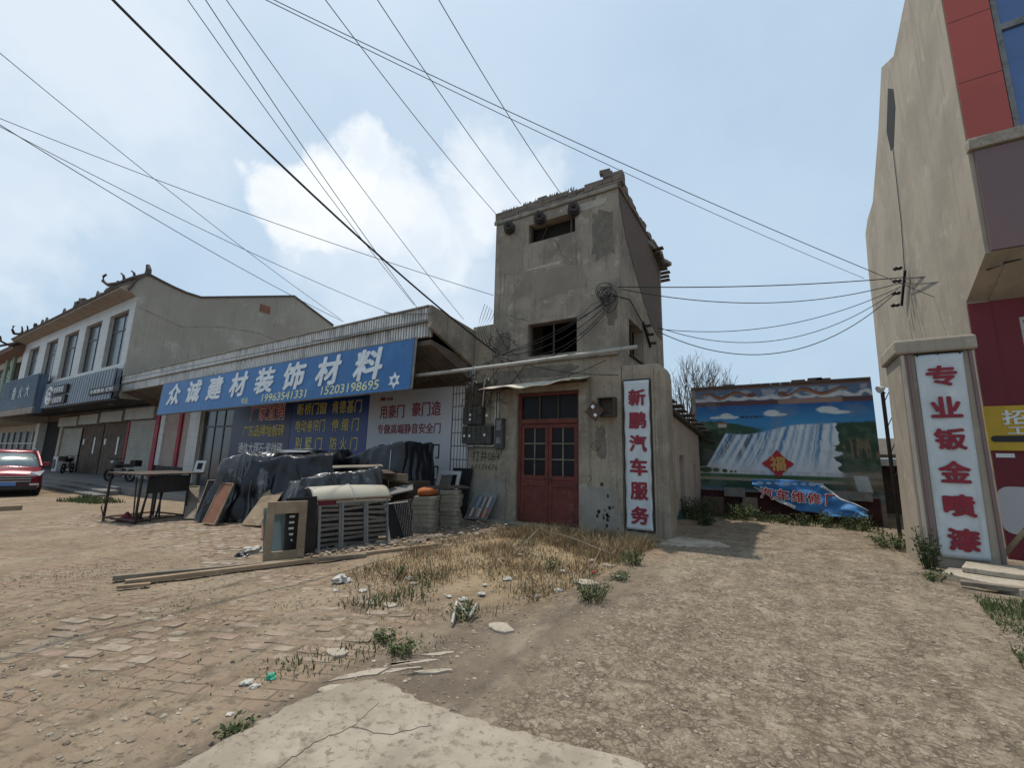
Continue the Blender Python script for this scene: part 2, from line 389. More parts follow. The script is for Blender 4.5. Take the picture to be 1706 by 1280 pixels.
M['roof_old'] = mat('old grey roof tile', (.11, .09, .075), (.075, .063, .054), (.15, .12, .095), scale=5, rough=.9, bump=.4)
M['eave_board'] = mat('faded pinkish eave boarding', (.30, .245, .20), (.24, .195, .158), scale=1.5, rough=.85)
M['fascia_black'] = mat('dark ribbed metal fascia', (.18, .20, .225), (.14, .155, .178), scale=.6, rough=.38, bump=.08, metal=.4)
M['fascia_blue'] = mat('blue ribbed metal sign', (.12, .17, .25), (.095, .135, .205), scale=.7, rough=.45, metal=.2)
M['pink_post'] = mat('crimson painted post', (.33, .035, .055), (.26, .03, .045), scale=2, rough=.6)
M['white_paint'] = flat_mat('white paint', (.60, .58, .55), .7)
M['cable'] = flat_mat('black cable sheath', (.018, .018, .02), .55)
M['cable_grey'] = flat_mat('grey aluminium wire', (.12, .135, .15), .5)
M['ceramic'] = mat('dirty brown porcelain', (.055, .043, .037), (.032, .027, .024), scale=8, rough=.45, bump=.1)
M['pipe'] = mat('grey white plastic pipe', (.36, .345, .31), (.28, .265, .235), scale=3, rough=.5)
M['asbestos'] = mat('weathered fibre sheet', (.62, .56, .46), (.50, .45, .37), (.36, .32, .27), scale=3, rough=.9, bump=.3)
M['fibreglass'] = mat('cream fibreglass sheet', (.40, .375, .30), (.33, .31, .25), scale=1.8, rough=.5, bump=.12, streak=((.33, .30, .24), .4))
M['car_red'] = mat('wine red car paint', (.19, .012, .022), (.17, .011, .02), scale=.5, rough=.22, bump=0, spec=.6, metal=.25)
M['car_glass'] = glass_mat('windscreen glass', (.07, .10, .11), .04)
M['car_black'] = flat_mat('black car plastic', (.02, .02, .022), .5)
M['chrome'] = flat_mat('chrome trim', (.55, .55, .57), .18, .9)
M['plate_blue'] = flat_mat('blue number plate', (.10, .20, .48), .4)
M['lamp_glass'] = flat_mat('headlamp lens', (.40, .42, .44), .12, 0, .7)
M['rubber'] = flat_mat('tyre rubber', (.022, .021, .020), .85)
M['cloth_red'] = mat('dark red cloth', (.13, .018, .025), (.09, .014, .02), scale=4, rough=.95, bump=.4)
M['orange'] = mat('orange sack', (.36, .095, .02), (.25, .07, .016), scale=6, rough=.7, bump=.4)
M['cardboard'] = mat('dusty tile boxes', (.22, .19, .145), (.165, .142, .11), (.26, .235, .19), scale=3, rough=.9, bump=.3)
M['sack_white'] = mat('crumpled white plastic', (.46, .44, .40), (.33, .31, .275), scale=9, rough=.7, bump=.5, bscale=18)
M['sack_green'] = mat('crumpled green plastic', (.05, .36, .22), (.04, .28, .17), scale=9, rough=.5, bump=.4)
M['bark'] = mat('grey bark', (.12, .10, .085), (.085, .07, .06), scale=8, rough=.95, bump=.5)
M['twig'] = mat('bare grey twigs', (.105, .09, .078), (.08, .068, .06), scale=8, rough=.95, bump=0)
M['stone'] = island_mat('loose stones', [(.34, .29, .225), (.17, .138, .108), (.27, .225, .172), (.42, .365, .29), (.21, .168, .128)], .92, .3)
M['paver'] = island_mat('worn paving bricks', [(.30, .245, .185), (.27, .205, .155), (.33, .27, .205), (.28, .20, .155), (.36, .30, .235), (.24, .19, .145)], .95, .8, 16)
M['dry_grass'] = island_mat('dry straw', [(.40, .285, .165), (.33, .205, .11), (.46, .36, .23), (.26, .18, .105), (.18, .18, .08), (.36, .225, .12)], .8, 0)
M['leaf'] = island_mat('weed leaves', [(.085, .125, .042), (.12, .155, .058), (.07, .105, .038), (.16, .165, .075)], .65, 0)
M['leaf_dark'] = island_mat('dark scrub leaves', [(.040, .062, .024), (.060, .082, .030), (.085, .090, .040)], .65, 0)
M['scrap'] = island_mat('mixed litter', [(.55, .52, .47), (.30, .25, .20), (.16, .13, .10), (.45, .36, .26), (.22, .20, .19)], .85, .2)

# ------------------------------------------------------------------ ground
def gh(x, y):
    t = min(1.25, max(0, (-x-10.0)/13.0))
    return -0.28*t*t*(3-2*min(t, 1)) if t < 1 else -0.28
def gnd(px, py):
    z = 0
    for _ in range(6):
        p = atz(px, py, z); z = gh(p.x, p.y)
    return Vector((p.x, p.y, z))
def gtop(x, y):
    dx = max(-3.1-x, x+.5, 0); dy = max(y-2.35, 0); d = min(1, .15+max(dx, dy)/.5)
    return gh(x, y) + d*(.030*mnoise.noise((x*.9, y*.9, 0)) + .014*mnoise.noise((x*3.1, y*3.1, 4)) - .012)
def ground_material():
    m, t, b = newmat('bare ground')
    oc = N(t, 'ShaderNodeTexCoord').outputs['Object']
    sp = N(t, 'ShaderNodeSeparateXYZ'); t.links.new(oc, sp.inputs[0])
    X, Y = sp.outputs[0], sp.outputs[1]
    big = noise(t, oc, .55, 7, .65, .4); mid = noise(t, oc, 2.6, 8, .68, .3); fine = noise(t, oc, 14, 7, .72); vfine = noise(t, oc, 60, 5, .7)
    # left: brown dirt with sandy dust and reddish brick crumbs
    m5 = noise(t, oc, 5.5, 8, .7, .5); m9 = noise(t, oc, 9, 8, .75, .4); f30 = noise(t, oc, 30, 6, .75)
    dirt = mix_(t, sstep(t, mid, .35, .66), (.285, .222, .160), (.205, .158, .115))
    dirt = mix_(t, math_(t, 'MULTIPLY', sstep(t, big, .42, .66), .75), dirt, (.35, .285, .213))
    dirt = mix_(t, math_(t, 'MULTIPLY', sstep(t, noise(t, oc, 1.1, 6, .6), .55, .7), .5), dirt, (.27, .165, .118))
    dirt = mix_(t, math_(t, 'MULTIPLY', sstep(t, m5, .53, .62), .7), dirt, (.15, .113, .084))
    dirt = mix_(t, math_(t, 'MULTIPLY', sstep(t, m9, .55, .64), .6), dirt, (.37, .305, .235))
    dirt = mix_(t, math_(t, 'MULTIPLY', sstep(t, fine, .53, .63), .7), dirt, (.135, .10, .074))
    # right: worn broken aggregate road, pale crusts and dark crumbly gaps
    road = mix_(t, sstep(t, mid, .34, .66), (.325, .268, .205), (.265, .215, .163))
    road = mix_(t, math_(t, 'MULTIPLY', sstep(t, big, .48, .68), .5), road, (.36, .30, .228))
    road = mix_(t, math_(t, 'MULTIPLY', sstep(t, m9, .52, .60), .55), road, (.17, .136, .104))
    road = mix_(t, math_(t, 'MULTIPLY', sstep(t, m9, .46, .38), .6), road, (.42, .36, .285))
    road = mix_(t, math_(t, 'MULTIPLY', sstep(t, fine, .52, .60), .8), road, (.12, .094, .07))
    road = mix_(t, math_(t, 'MULTIPLY', sstep(t, f30, .55, .66), .6), road, (.12, .094, .072))
    road = mix_(t, math_(t, 'MULTIPLY', sstep(t, f30, .44, .34), .5), road, (.45, .39, .315))
    wv_ = N(t, 'ShaderNodeTexNoise'); wv_.inputs['Scale'].default_value = 7; wv_.inputs['Detail'].default_value = 5; t.links.new(oc, wv_.inputs['Vector'])
    def crackle(scale, wob):
        ad = N(t, 'ShaderNodeVectorMath', operation='MULTIPLY_ADD'); t.links.new(wv_.outputs['Color'], ad.inputs[0]); ad.inputs[1].default_value = (wob, wob, wob); t.links.new(oc, ad.inputs[2])
        e = N(t, 'ShaderNodeTexVoronoi', feature='DISTANCE_TO_EDGE'); e.inputs['Scale'].default_value = scale; t.links.new(ad.outputs[0], e.inputs['Vector'])
        c = N(t, 'ShaderNodeTexVoronoi'); c.inputs['Scale'].default_value = scale; t.links.new(ad.outputs[0], c.inputs['Vector'])
        sp_ = N(t, 'ShaderNodeSeparateXYZ'); t.links.new(c.outputs['Color'], sp_.inputs[0]); return e.outputs['Distance'], sp_.outputs[0]
    e1, c1 = crackle(16, .13); e2, c2 = crackle(40, .06)
    road = mix_(t, math_(t, 'MULTIPLY', sstep(t, c1, .55, .95), .5), road, (.43, .375, .30))
    road = mix_(t, math_(t, 'MULTIPLY', sstep(t, c2, .5, .1), .45), road, (.17, .138, .107))
    road = mix_(t, math_(t, 'MULTIPLY', math_(t, 'MULTIPLY', sstep(t, e1, .13, .02), sstep(t, mid, .40, .56)), .8), road, (.11, .086, .066))
    road = mix_(t, math_(t, 'MULTIPLY', math_(t, 'MULTIPLY', sstep(t, e2, .14, .03), sstep(t, m5, .42, .56)), .7), road, (.12, .094, .072))
    mp_ = N(t, 'ShaderNodeMapping'); mp_.inputs['Rotation'].default_value = (0, 0, -rad(24)); t.links.new(oc, mp_.inputs['Vector'])
    ad2 = N(t, 'ShaderNodeVectorMath', operation='MULTIPLY_ADD'); t.links.new(wv_.outputs['Color'], ad2.inputs[0]); ad2.inputs[1].default_value = (.05, .05, 0); t.links.new(mp_.outputs[0], ad2.inputs[2])
    bk_ = N(t, 'ShaderNodeTexBrick'); bk_.inputs['Scale'].default_value = 1; bk_.inputs['Brick Width'].default_value = .245; bk_.inputs['Row Height'].default_value = .125; bk_.inputs['Mortar Size'].default_value = .012; bk_.inputs['Mortar Smooth'].default_value = .4
    bk_.inputs['Color1'].default_value = (.34, .265, .20, 1); bk_.inputs['Color2'].default_value = (.27, .185, .135, 1); bk_.inputs['Mortar'].default_value = (.12, .09, .067, 1); t.links.new(ad2.outputs[0], bk_.inputs['Vector'])
    worn = math_(t, 'MULTIPLY', sstep(t, noise(t, oc, .9, 7, .68, .4), .47, .58), sstep(t, m5, .62, .46))
    dirt = mix_(t, math_(t, 'MULTIPLY', worn, .85), dirt, bk_.outputs['Color'])
    # grey-brown worn lane between
    lane = mix_(t, sstep(t, mid, .38, .64), (.21, .17, .132), (.155, .125, .10))
    lane = mix_(t, math_(t, 'MULTIPLY', sstep(t, fine, .58, .68), .6), lane, (.34, .29, .23))
    wob = math_(t, 'MULTIPLY', math_(t, 'SUBTRACT', mid, .5), 1.1)
    xe = math_(t, 'ADD', X, wob)
    kr = sstep(t, xe, -1.95, -1.35)
    kl = math_(t, 'MULTIPLY', sstep(t, xe, -3.0, -2.4), sstep(t, Y, 7.5, 6.0))
    col = mix_(t, kl, dirt, lane); col = mix_(t, kr, col, road)
    rut = noise(t, scaled(t, oc, (2.6, .35, 1)), 1.0, 5, .6, .3)
    col = mix_(t, math_(t, 'MULTIPLY', sstep(t, rut, .50, .66), .45), col, mix_(t, 1.0, col, (.62, .60, .57), 'MULTIPLY'))
    dust = noise(t, scaled(t, oc, (1.5, .6, 1)), .8, 7, .68, .5)
    col = mix_(t, math_(t, 'MULTIPLY', sstep(t, dust, .52, .68), .5), col, (.38, .325, .25))
    # straw litter under the weeds in front of the tower
    sw = math_(t, 'MULTIPLY', math_(t, 'MULTIPLY', sstep(t, xe, -5.6, -4.6), sstep(t, xe, -1.9, -2.5)), sstep(t, math_(t, 'ADD', Y, wob), 3.2, 5.2))
    col = mix_(t, math_(t, 'MULTIPLY', math_(t, 'MULTIPLY', sw, sstep(t, fine, .38, .56)), .8), col, (.36, .265, .155))
    col = mix_(t, 1.0, col, (.89, .87, .83), 'MULTIPLY')
    t.links.new(col, b.inputs['Base Color']); b.inputs['Roughness'].default_value = .95; b.inputs['Specular IOR Level'].default_value = .15
    bump_(t, b, mid, .5, .06); bump_(t, b, fine, .7, .025); bump_(t, b, vfine, .45, .008)
    bump_(t, b, m9, .6, .03)
    return m
M['ground'] = ground_material()
def axis(a, b, dense0, dense1, step, coarse):
    r = []; x = a
    while x < b:
        r.append(x); x += step if dense0 <= x < dense1 else coarse
        if r[-1] < dense0 < x: x = dense0
    r.append(b); return r
gx_ = axis(-120, 60, -13, 5, .11, 1.3); gy_ = axis(-40, 140, .4, 9.2, .11, 1.3)
g = MB(); nx = len(gx_)
for y in gy_:
    for x in gx_:
        a = 1 if (-13 <= x <= 5 and .2 < y < 9.3) else 0
        z = gh(x, y)
        if a:
            z = gtop(x, y)
        g.v.append((x, y, z))
for j in range(len(gy_)-1):
    for i in range(nx-1): g.f.append((j*nx+i, j*nx+i+1, (j+1)*nx+i+1, (j+1)*nx+i))
o = g.build('ground', M['ground'], loc=(0, 0, 0), smooth=True); setp(o, kind='structure')

M['slab'] = mat('dirty broken concrete', (.335, .288, .228), (.255, .215, .165), (.18, .148, .112), scale=1.7, bump=.8, bscale=20, speck=((.14, .115, .088), .8), streak=((.20, .17, .132), .6), rough=.95)
# concrete apron in the foreground, broken edge
def ngon_slab(name, pts, top, th, m, jag=.05, seed=1):
    rnd = random.Random(seed); P = []
    for i, a in enumerate(pts):
        b = pts[(i+1) % len(pts)]; a = Vector(a); b = Vector(b); n = max(1, int((b-a).length/.05))
        d = (b-a); nn = Vector((-d.y, d.x)).normalized()
        for k in range(n): P.append(a + d*(k/n) + nn*rnd.uniform(-jag, jag)*(1 if k else .3))
    mb = MB(); mb.prism([(p.x, p.y, top-th) for p in P], (0, 0, th)); return mb.build(name, m, loc=(0, 0, 0), bevel=.012)
o = ngon_slab('concrete_pavement', [tuple(atz(a, b, 0))[:2] for a, b in ((300, 1279), (400, 1222), (500, 1170), (575, 1142), (625, 1135), (668, 1150), (700, 1172), (765, 1194), (840, 1216), (905, 1233), (975, 1250), (1040, 1266), (1075, 1279))]+[(-.7, -.6), (-3.2, -.6)], .014, .08, M['slab'], .022, 3)
setp(o, kind='structure')
rnd = random.Random(19)
for k, P in enumerate((((470, 1279), (520, 1240), (585, 1212), (640, 1165)), ((585, 1212), (650, 1225), (735, 1205)))):
    pts = []
    for (a, b), (c, d) in zip(P[:-1], P[1:]):
        for q in range(7): p = atz(a+(c-a)*q/7, b+(d-b)*q/7, .0155); pts.append(p+Vector((rnd.gauss(0, .008), rnd.gauss(0, .008), 0)))
    mb = MB(); mb.tube(pts, .003, 4, .0015); o = mb.build('pavement_crack', M['soffit'], loc=(0, 0, 0)); setp(o, kind='structure')
# raised concrete pavement in front of the shops on the left, with steps; canopy shade put into the dark grey
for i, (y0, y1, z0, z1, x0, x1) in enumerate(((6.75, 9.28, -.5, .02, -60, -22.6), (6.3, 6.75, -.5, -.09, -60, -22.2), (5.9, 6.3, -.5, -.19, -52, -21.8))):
    o = MB().box(x0, x1, y0, y1, z0, z1).build('pavement', M['concrete_shade_grey'], loc=(0, 0, 0), bevel=.02); setp(o, kind='structure')
o = MB().box(-22.55, -7.7, 6.9, 9.28, -.5, .035).build('pavement', M['concrete_shade_grey'], loc=(0, 0, 0), bevel=.02); setp(o, kind='structure')  # same dark grey standing in for the shade before the shop
o = ngon_slab('pavement', [(-2.05, 8.6), (-1.5, 8.75), (-.95, 9.15), (-1.15, 9.6), (-1.95, 9.7)], .008, .06, M['concrete'], .05, 5); setp(o, kind='structure')

# worn brick paving: individual bricks, many missing
pv = MB(); rnd = random.Random(11)
ang = rad(24); ca, sa = math.cos(ang), math.sin(ang)
BW, BH = .245, .125
for j in range(-75, 75):
    for i in range(-60, 60):
        u = (i + (.5 if j % 2 else 0))*BW; v = j*BH
        x = -6.5 + u*ca - v*sa; y = 4.0 + u*sa + v*ca
        if not (-14.5 < x < -2.5 and .9 < y < 6.7): continue
        if x > -2.9 - .35*max(0, y-2.6): continue
        if x > -6.6 + .25*(y-3) and y > 3.4: continue
        k = mnoise.noise((x*.75+3.1, y*.75, 1.7)) + .5*mnoise.noise((x*2.1, y*2.1, 7))
        if y < 3.1:       # near the camera only two surviving patches
            k = max(1-((x+4.65)/.85)**2-((y-1.45)/.55)**2, 1-((x+3.65)/.95)**2-((y-2.55)/.55)**2)*.8 + .6*k - .08
        else: k += .32
        if k < -.10 + .26*rnd.random(): continue
        zc = gtop(x, y) - .010 + .014*rnd.random() + .006*mnoise.noise((x*1.7, y*1.7, 20))
        Mx = Matrix.Translation((x, y, zc)) @ Matrix.Rotation(ang+rnd.gauss(0, .05), 4, 'Z') @ Matrix.Rotation(rnd.gauss(0, .018), 4, 'X') @ Matrix.Rotation(rnd.gauss(0, .018), 4, 'Y')
        w = BW*.5*rnd.uniform(.86, .985)*(1 if rnd.random() > .22 else rnd.uniform(.45, .8)); h = BH*.5*rnd.uniform(.84, .98)
        j_ = lambda: rnd.uniform(0, .018)
        q = [(-w+j_(), -h+j_()*.5), (rnd.uniform(-.03, .03), -h+j_()*.4), (w-j_(), -h+j_()), (w-j_()*.6, rnd.uniform(-.02, .02)), (w-j_(), h-j_()*.5), (-w+j_()*.7, h-j_())]
        pv.prism([Mx @ Vector((a, b, -.05)) for a, b in q], Mx.to_3x3() @ Vector((0, 0, .055)))
o = pv.build('brick_paving', M['paver'], loc=(0, 0, 0), bevel=.006); setp(o, kind='structure')

# loose stones
ico = bmesh.new(); bmesh.ops.create_icosphere(ico, subdivisions=1, radius=1); IV = [v.co.copy() for v in ico.verts]; IF = [[v.index for v in f.verts] for f in ico.faces]; ico.free()
def stones(n, region, smin, smax, seed, dens=None):
    rnd = random.Random(seed); mb = MB(); k = 0; tries = 0
    while k < n and tries < n*12:
        tries += 1
        x, y = region(rnd)
        if dens and rnd.random() > dens(x, y): continue
        s = smin*(smax/smin)**(rnd.random()**2.2); k += 1
        R = Matrix.Rotation(rnd.uniform(0, 6.28), 3, 'Z') @ Matrix.Rotation(rnd.uniform(0, 6.28), 3, 'X'); sc = (rnd.uniform(.7, 1.3), rnd.uniform(.6, 1.1), rnd.uniform(.4, .8))
        z = gtop(x, y)
        vs = []
        for v in IV:
            p = R @ (v*rnd.uniform(.8, 1.15)); vs.append((x+p.x*s*sc[0], y+p.y*s*sc[1], z+s*.12+p.z*s*sc[2]*.7))
        mb.add(vs, IF)
    return mb
def reg_road(r):
    y = .5 + 8.5*r.random()**1.5; return r.uniform(-2.6, 3.2), y
mb = stones(17000, reg_road, .0035, .020, 21, lambda x, y: .35+.65*(mnoise.noise((x*1.3, y*1.3, 5)) > -.1))
setp(mb.build('gravel', M['stone'], loc=(0, 0, 0)), 'pale loose gravel scattered over the worn road on the right', 'gravel', kind='stuff')
mb = stones(6500, lambda r: (r.uniform(-8, -2.2), .9+6.0*r.random()**1.5), .0035, .026, 22)
setp(mb.build('rubble', M['stone'], loc=(0, 0, 0)), 'brick crumbs and small stones strewn over the dirt yard', 'rubble', kind='stuff')

# ================================================================== BUILDINGS
# ------------------------------------------------------------------ tower
TX0, TX1, TY, TB = -6.43, -2.93, 9.3, 13.4
T = thing('tower_building', 'tall grey cement tower with a crumbling top, red double door and two dark window openings', 'tower', (-4.7, 9.3, 0))
FRONT_TOP = 8.12
w = MB()
# front wall: door+transom hole, 2nd floor window, slot window. the top strip and lower strip are separate bits
holes = [(-5.60-TX0, -3.94-TX0, -.2+.3, 3.13+.3), (-5.34-TX0, -3.99-TX0, 4.05+.3, 4.91+.3), (-5.37-TX0, -4.03-TX0, 7.16+.3, 7.70+.3)]
w.wall((TX0, TY, -.3), UX, UZ, (0, .26, 0), TX1-TX0, FRONT_TOP+.3, holes)
# right side wall with the stair window
w.wall((TX1, TY+.261, -.3), UY, UZ, (-.26, 0, 0), TB-TY-.261, 8.0+.3, [(.42, 1.72, 4.3, 5.22), (3.2, 3.42, 7.1, 7.55)])
w.wall((TX0, TY+.261, -.3), UY, UZ, (.26, 0, 0), TB-TY-.261, 8.0+.3)
w.wall((TX0, TB, -.3), UX, UZ, (0, .2, 0), TX1-TX0, 8.2)
w.box(TX0+.26, TX1-.26, TY+.26, TB, 3.55, 3.75); w.box(TX0+.26, TX1-.26, TY+.26, TB, 7.72, 7.9)
w.build('wall', M['tower'], T)
# lower link wall between shop and tower (lower render is yellower), a thin coat proud of the tower front
w = MB(); w.wall((-7.10, TY, -.3), UX, UZ, (0, .3, 0), 7.10-6.432, 5.09+.3); w.build('wall', M['tower_low'], T)
lw = MB(); lw.wall((TX0, TY-.025, -.3), UX, UZ, (0, .023, 0), TX1-TX0, 3.92+.3, [holes[0]]); lw.build('render_coat', M['tower_low'], T)
led = MB(); led.box(-6.5, -2.97, 9.2, 9.275, 3.86, 3.97); led.build('ledge', M['cement_trim'], T, bevel=.012)
# broken brick crown
rnd = random.Random(5)
bk = MB(); n = 0
def course(p0, p1, z0, layers_fn, depth):
    global n
    L = (Vector(p1)-Vector(p0)).length; d = (Vector(p1)-Vector(p0))/L; nn = Vector((-d.y, d.x, 0)); a = 0
    while a < L-.05:
        ln = rnd.uniform(.2, .27)
        for k in range(layers_fn(a/L)):
            c = Vector(p0)+d*(a+ln/2)+nn*(depth/2)+Vector((0, 0, z0+.075*k+.037)); off = rnd.uniform(-.014, .014)
            Mx = Matrix.Translation(c+nn*off) @ Matrix.Rotation(math.atan2(d.y, d.x)+rnd.gauss(0, .02), 4, 'Z') @ Matrix.Rotation(rnd.gauss(0, .015), 4, 'Y')
            bk.box(-ln/2+.003, ln/2-.003, -depth/2, depth/2, -.034, .034, Mx)
        a += ln
course((TX0-.03, TY-.03, 0), (TX1+.03, TY-.03, 0), FRONT_TOP+.0, lambda t: 3 if t < .62 else (2 if t < .72 else (3 if t < .84 else (5 if t < .95 else 4))) if rnd.random() > .08 else 2, .24)
course((TX1+.05, TY, 0), (TX1+.05, TB, 0), 8.0, lambda t: rnd.choice((3, 4, 5)) if t < .25 else (rnd.choice((2, 3)) if t < .5 else rnd.choice((1, 2, 2, 3))), .24)
course((TX0, TB, 0), (TX0, TY, 0), 8.0, lambda t: rnd.choice((2, 3)), .22)
for c in ((-3.25, 9.36, 8.545), (-5.0, 9.4, 8.40)):
    bk.box(-.13, .13, -.07, .07, -.05, .05, Matrix.Translation(c) @ Matrix.Rotation(rnd.uniform(-.5, .5), 4, 'Z'))
bk.build('broken_brickwork', mat('crumbling crown bricks', (.20, .165, .135), (.14, .115, .095), (.235, .15, .115), scale=3, bump=.5, bscale=20, rough=.95), T)
cor = MB(); cor.box(TX0-.05, TX1+.02, TY-.055, TY-.001, 7.98, 8.1); cor.build('cornice', M['cement_trim'], T, bevel=.02)
# moss tufts on the crown
ms = MB()
for k in range(140):
    x = TX0+.2+rnd.random()**1.0*2.2; z = FRONT_TOP+.26; y = TY+rnd.uniform(-.02, .15)
    h = rnd.uniform(.02, .07); a = rnd.uniform(0, 6.28); d = Vector((math.cos(a), math.sin(a), 0))*.03
    ms.poly((x-d.x, y-d.y, z-.06), (x+d.x, y+d.y, z-.06), (x+rnd.gauss(0, .02), y, z+h))
ms.build('moss', M['leaf'], T)
# exposed brick triangle on the right side wall, slightly proud
ex = MB(); X = TX1+.012
prof = [(TY+.1, 8.0), (TY+.15, 7.6), (TY+.42, 7.25), (TY+.6, 6.95), (TY+1.2, 6.45), (TY+1.9, 5.95), (TY+2.6, 5.5), (TY+3.3, 5.25), (TB-.02, 5.2), (TB-.02, 8.0)]
ex.prism([(X-.011, a, b) for a, b in prof], (.012, 0, 0)); ex.build('exposed_brick', M['brick_red'], T)
# roof slab edge sticking out at the rear right, broken
rs = MB(); pts = [(TX1-.3, TB-1.5), (TX1+.02, TB-1.4), (TX1+.10, TB-1.0), (TX1+.07, TB-.6), (TX1+.22, TB-.45), (TX1+.16, TB+.1), (TX1+.30, TB+.5), (TX1+.1, TB+.6), (TX1-.5, TB+.6)]
rs.prism([(a, b, 7.82) for a, b in pts], (0, 0, .12)); rs.build('roof_slab', M['cement_trim'], T, bevel=.01)
ti = MB()
for k in range(9):
    y = TB-.9+k*.19; ti.box(TX1-.2, TX1+.22+rnd.uniform(-.06, .12), y, y+.17, 7.72-.05*k+.1, 7.76-.05*k+.1)
ti.build('eave_tile', M['roof_old'], T)
def ragged(cx_, cz_, a, b2, seed, n=26, jag=.16, sq=.5):
    r = random.Random(seed); P = []
    for k in range(n):
        t_ = 2*math.pi*k/n; c_, s_ = math.cos(t_), math.sin(t_); q = r.uniform(1-jag, 1+jag)
        P.append((cx_+a*q*math.copysign(abs(c_)**sq, c_), cz_+b2*q*math.copysign(abs(s_)**sq, s_)))
    return P
M['patch_dark'] = mat('eroded darker render', (.175, .150, .122), (.13, .112, .092), (.22, .19, .155), scale=4, bump=.9, bscale=14, rough=.95)
M['patch_smooth'] = mat('smoother patched render', (.255, .215, .17), (.215, .182, .146), scale=1.5, bump=.25, bscale=25, rough=.92, streak=((.15, .13, .108), .5))
M['patch_low'] = mat('greyer skirting render', (.29, .262, .225), (.235, .21, .178), scale=2.2, bump=.4, bscale=18, rough=.92, streak=((.16, .14, .115), .6))
M['patch_pale'] = mat('pale scuffed render', (.40, .36, .30), (.32, .285, .235), scale=3, bump=.5, bscale=18, rough=.92)
for k, (cx_, cz_, a, b2, m_) in enumerate(((-4.55, 5.95, .78, .36, 'patch_smooth'), (-3.30, 6.9, .28, .62, 'patch_dark'), (-3.12, 5.0, .13, .38, 'patch_dark'), (-5.9, 6.9, .36, .5, 'patch_smooth'), (-4.9, 6.42, .5, .04, 'patch_pale'), (-3.6, 7.75, .4, .1, 'patch_pale'), (-6.1, 4.5, .22, .3, 'patch_dark'))):
    mb = MB(); mb.prism([(x_, TY-.0035-.0006*k, z_) for x_, z_ in ragged(cx_, cz_, a, b2, 30+k)], (0, .003, 0)); mb.build('render_patch', M[m_], T)
for k, (cx_, cz_, a, b2, m_) in enumerate(((-3.44, .50, .44, .46, 'patch_low'), (-6.45, .50, .60, .46, 'patch_low'), (-3.42, 1.9, .12, .35, 'patch_dark'), (-4.9, 3.62, .9, .14, 'patch_dark'), (-6.0, 3.55, .3, .2, 'patch_dark'))):
    mb = MB(); mb.prism([(x_, TY-.0275-.0005*k, z_) for x_, z_ in ragged(cx_, cz_, a, b2, 50+k)], (0, .0025, 0)); mb.build('render_patch', M[m_], T)
rnd = random.Random(77)
for k, (x_, z_, dx_, dz_) in enumerate(((-4.6, 7.1, .03, -.09), (-3.5, 8.0, -.02, -.1), (-5.35, 5.0, -.08, .06), (-4.0, 4.9, .08, .07), (-5.9, 7.9, .015, -.09))):
    p = Vector((x_, TY-.002, z_)); P = [p]
    for q in range(11): P.append(P[-1]+Vector((dx_+rnd.gauss(0, .035), 0, dz_+rnd.gauss(0, .03))))
    mb = MB(); mb.tube(P, .006, 4, .002); mb.build('crack', M['soffit_dark'], T)
# near-black sheets stand in for room shade; one added close behind the slot
vd = MB(); vd.box(TX0+.27, TX1-.27, TY+1.6, TY+1.64, -.2, 3.5); vd.box(TX0+.27, TX1-.27, TY+2.4, TY+2.44, 3.8, 7.7); vd.box(TX0+.27, TX1-.27, TY+.33, TY+.37, 6.9, 7.715); vd.box(TX0+.27, TX1-.27, TY+.27, TY+2.39, 6.8, 6.86); vd.build('dark_backing', M['interior'], T)
# door: frame, transom, leaves
fr = MB()
x0, x1 = -5.60, -3.94
fr.box(x0, x0+.07, TY+.06, TY+.16, -.1, 3.12); fr.box(x1-.07, x1, TY+.06, TY+.16, -.1, 3.12); fr.box(x0+.071, x1-.071, TY+.06, TY+.16, 3.05, 3.12)
fr.box(x0+.071, x1-.071, TY+.05, TY+.17, 2.36, 2.46)
fr.build('door_frame', M['red_paint'], T, bevel=.006)
tr = MB()
tr.box(x0+.071, x1-.071, TY+.09, TY+.13, 2.461, 2.485)
for k in (1, 2): xx = x0+.07+(x1-x0-.14)*k/3; tr.box(xx-.018, xx+.018, TY+.09, TY+.13, 2.4851, 3.048)
TRF = tr.build('transom_window', M['wood_dark'], T)
pn = MB(); pn.box(x0+.072, x1-.072, TY+.135, TY+.14, 2.465, 3.045); pn.build('pane', M['glass_black'], TRF)
xm = (x0+x1)/2
for sgn, (a, b) in ((0, (x0+.075, xm-.006)), (1, (xm+.006, x1-.075))):
    df = MB(); y0, y1 = TY+.085, TY+.13; st = .085
    df.box(a, a+st, y0, y1, .02, 2.35); df.box(b-st, b, y0, y1, .02, 2.35)
    for z0, z1 in ((.02, .14), (.86, .93), (1.02, 1.12), (2.25, 2.35)): df.box(a+st, b-st, y0+.001, y1, z0, z1)
    L = df.build('door_leaf', M['red_paint'], T, bevel=.004)
    p = MB(); p.box(a+st+.001, b-st-.001, y0+.018, y1-.01, .14, .86); p.box(a+st+.001, b-st-.001, y0+.018, y1-.01, .93, 1.02); p.build('door_panel', M['red_paint'], L)
    mt = MB(); xc = (a+b)/2
    mt.box(xc-.014, xc+.014, y0+.006, y1-.006, 1.121, 2.249)
    for z in (1.50, 1.875):
        for (u0, u1) in ((a+st, xc-.0145), (xc+.0145, b-st)): mt.box(u0, u1, y0+.007, y1-.006, z-.014, z+.014)
    mt.build('glazing_bar', M['wood_grey'], L)
    pn = MB(); pn.box(a+st+.001, b-st-.001, y1-.012, y1-.008, 1.125, 2.245); pn.build('pane', M['glass_black'], L)
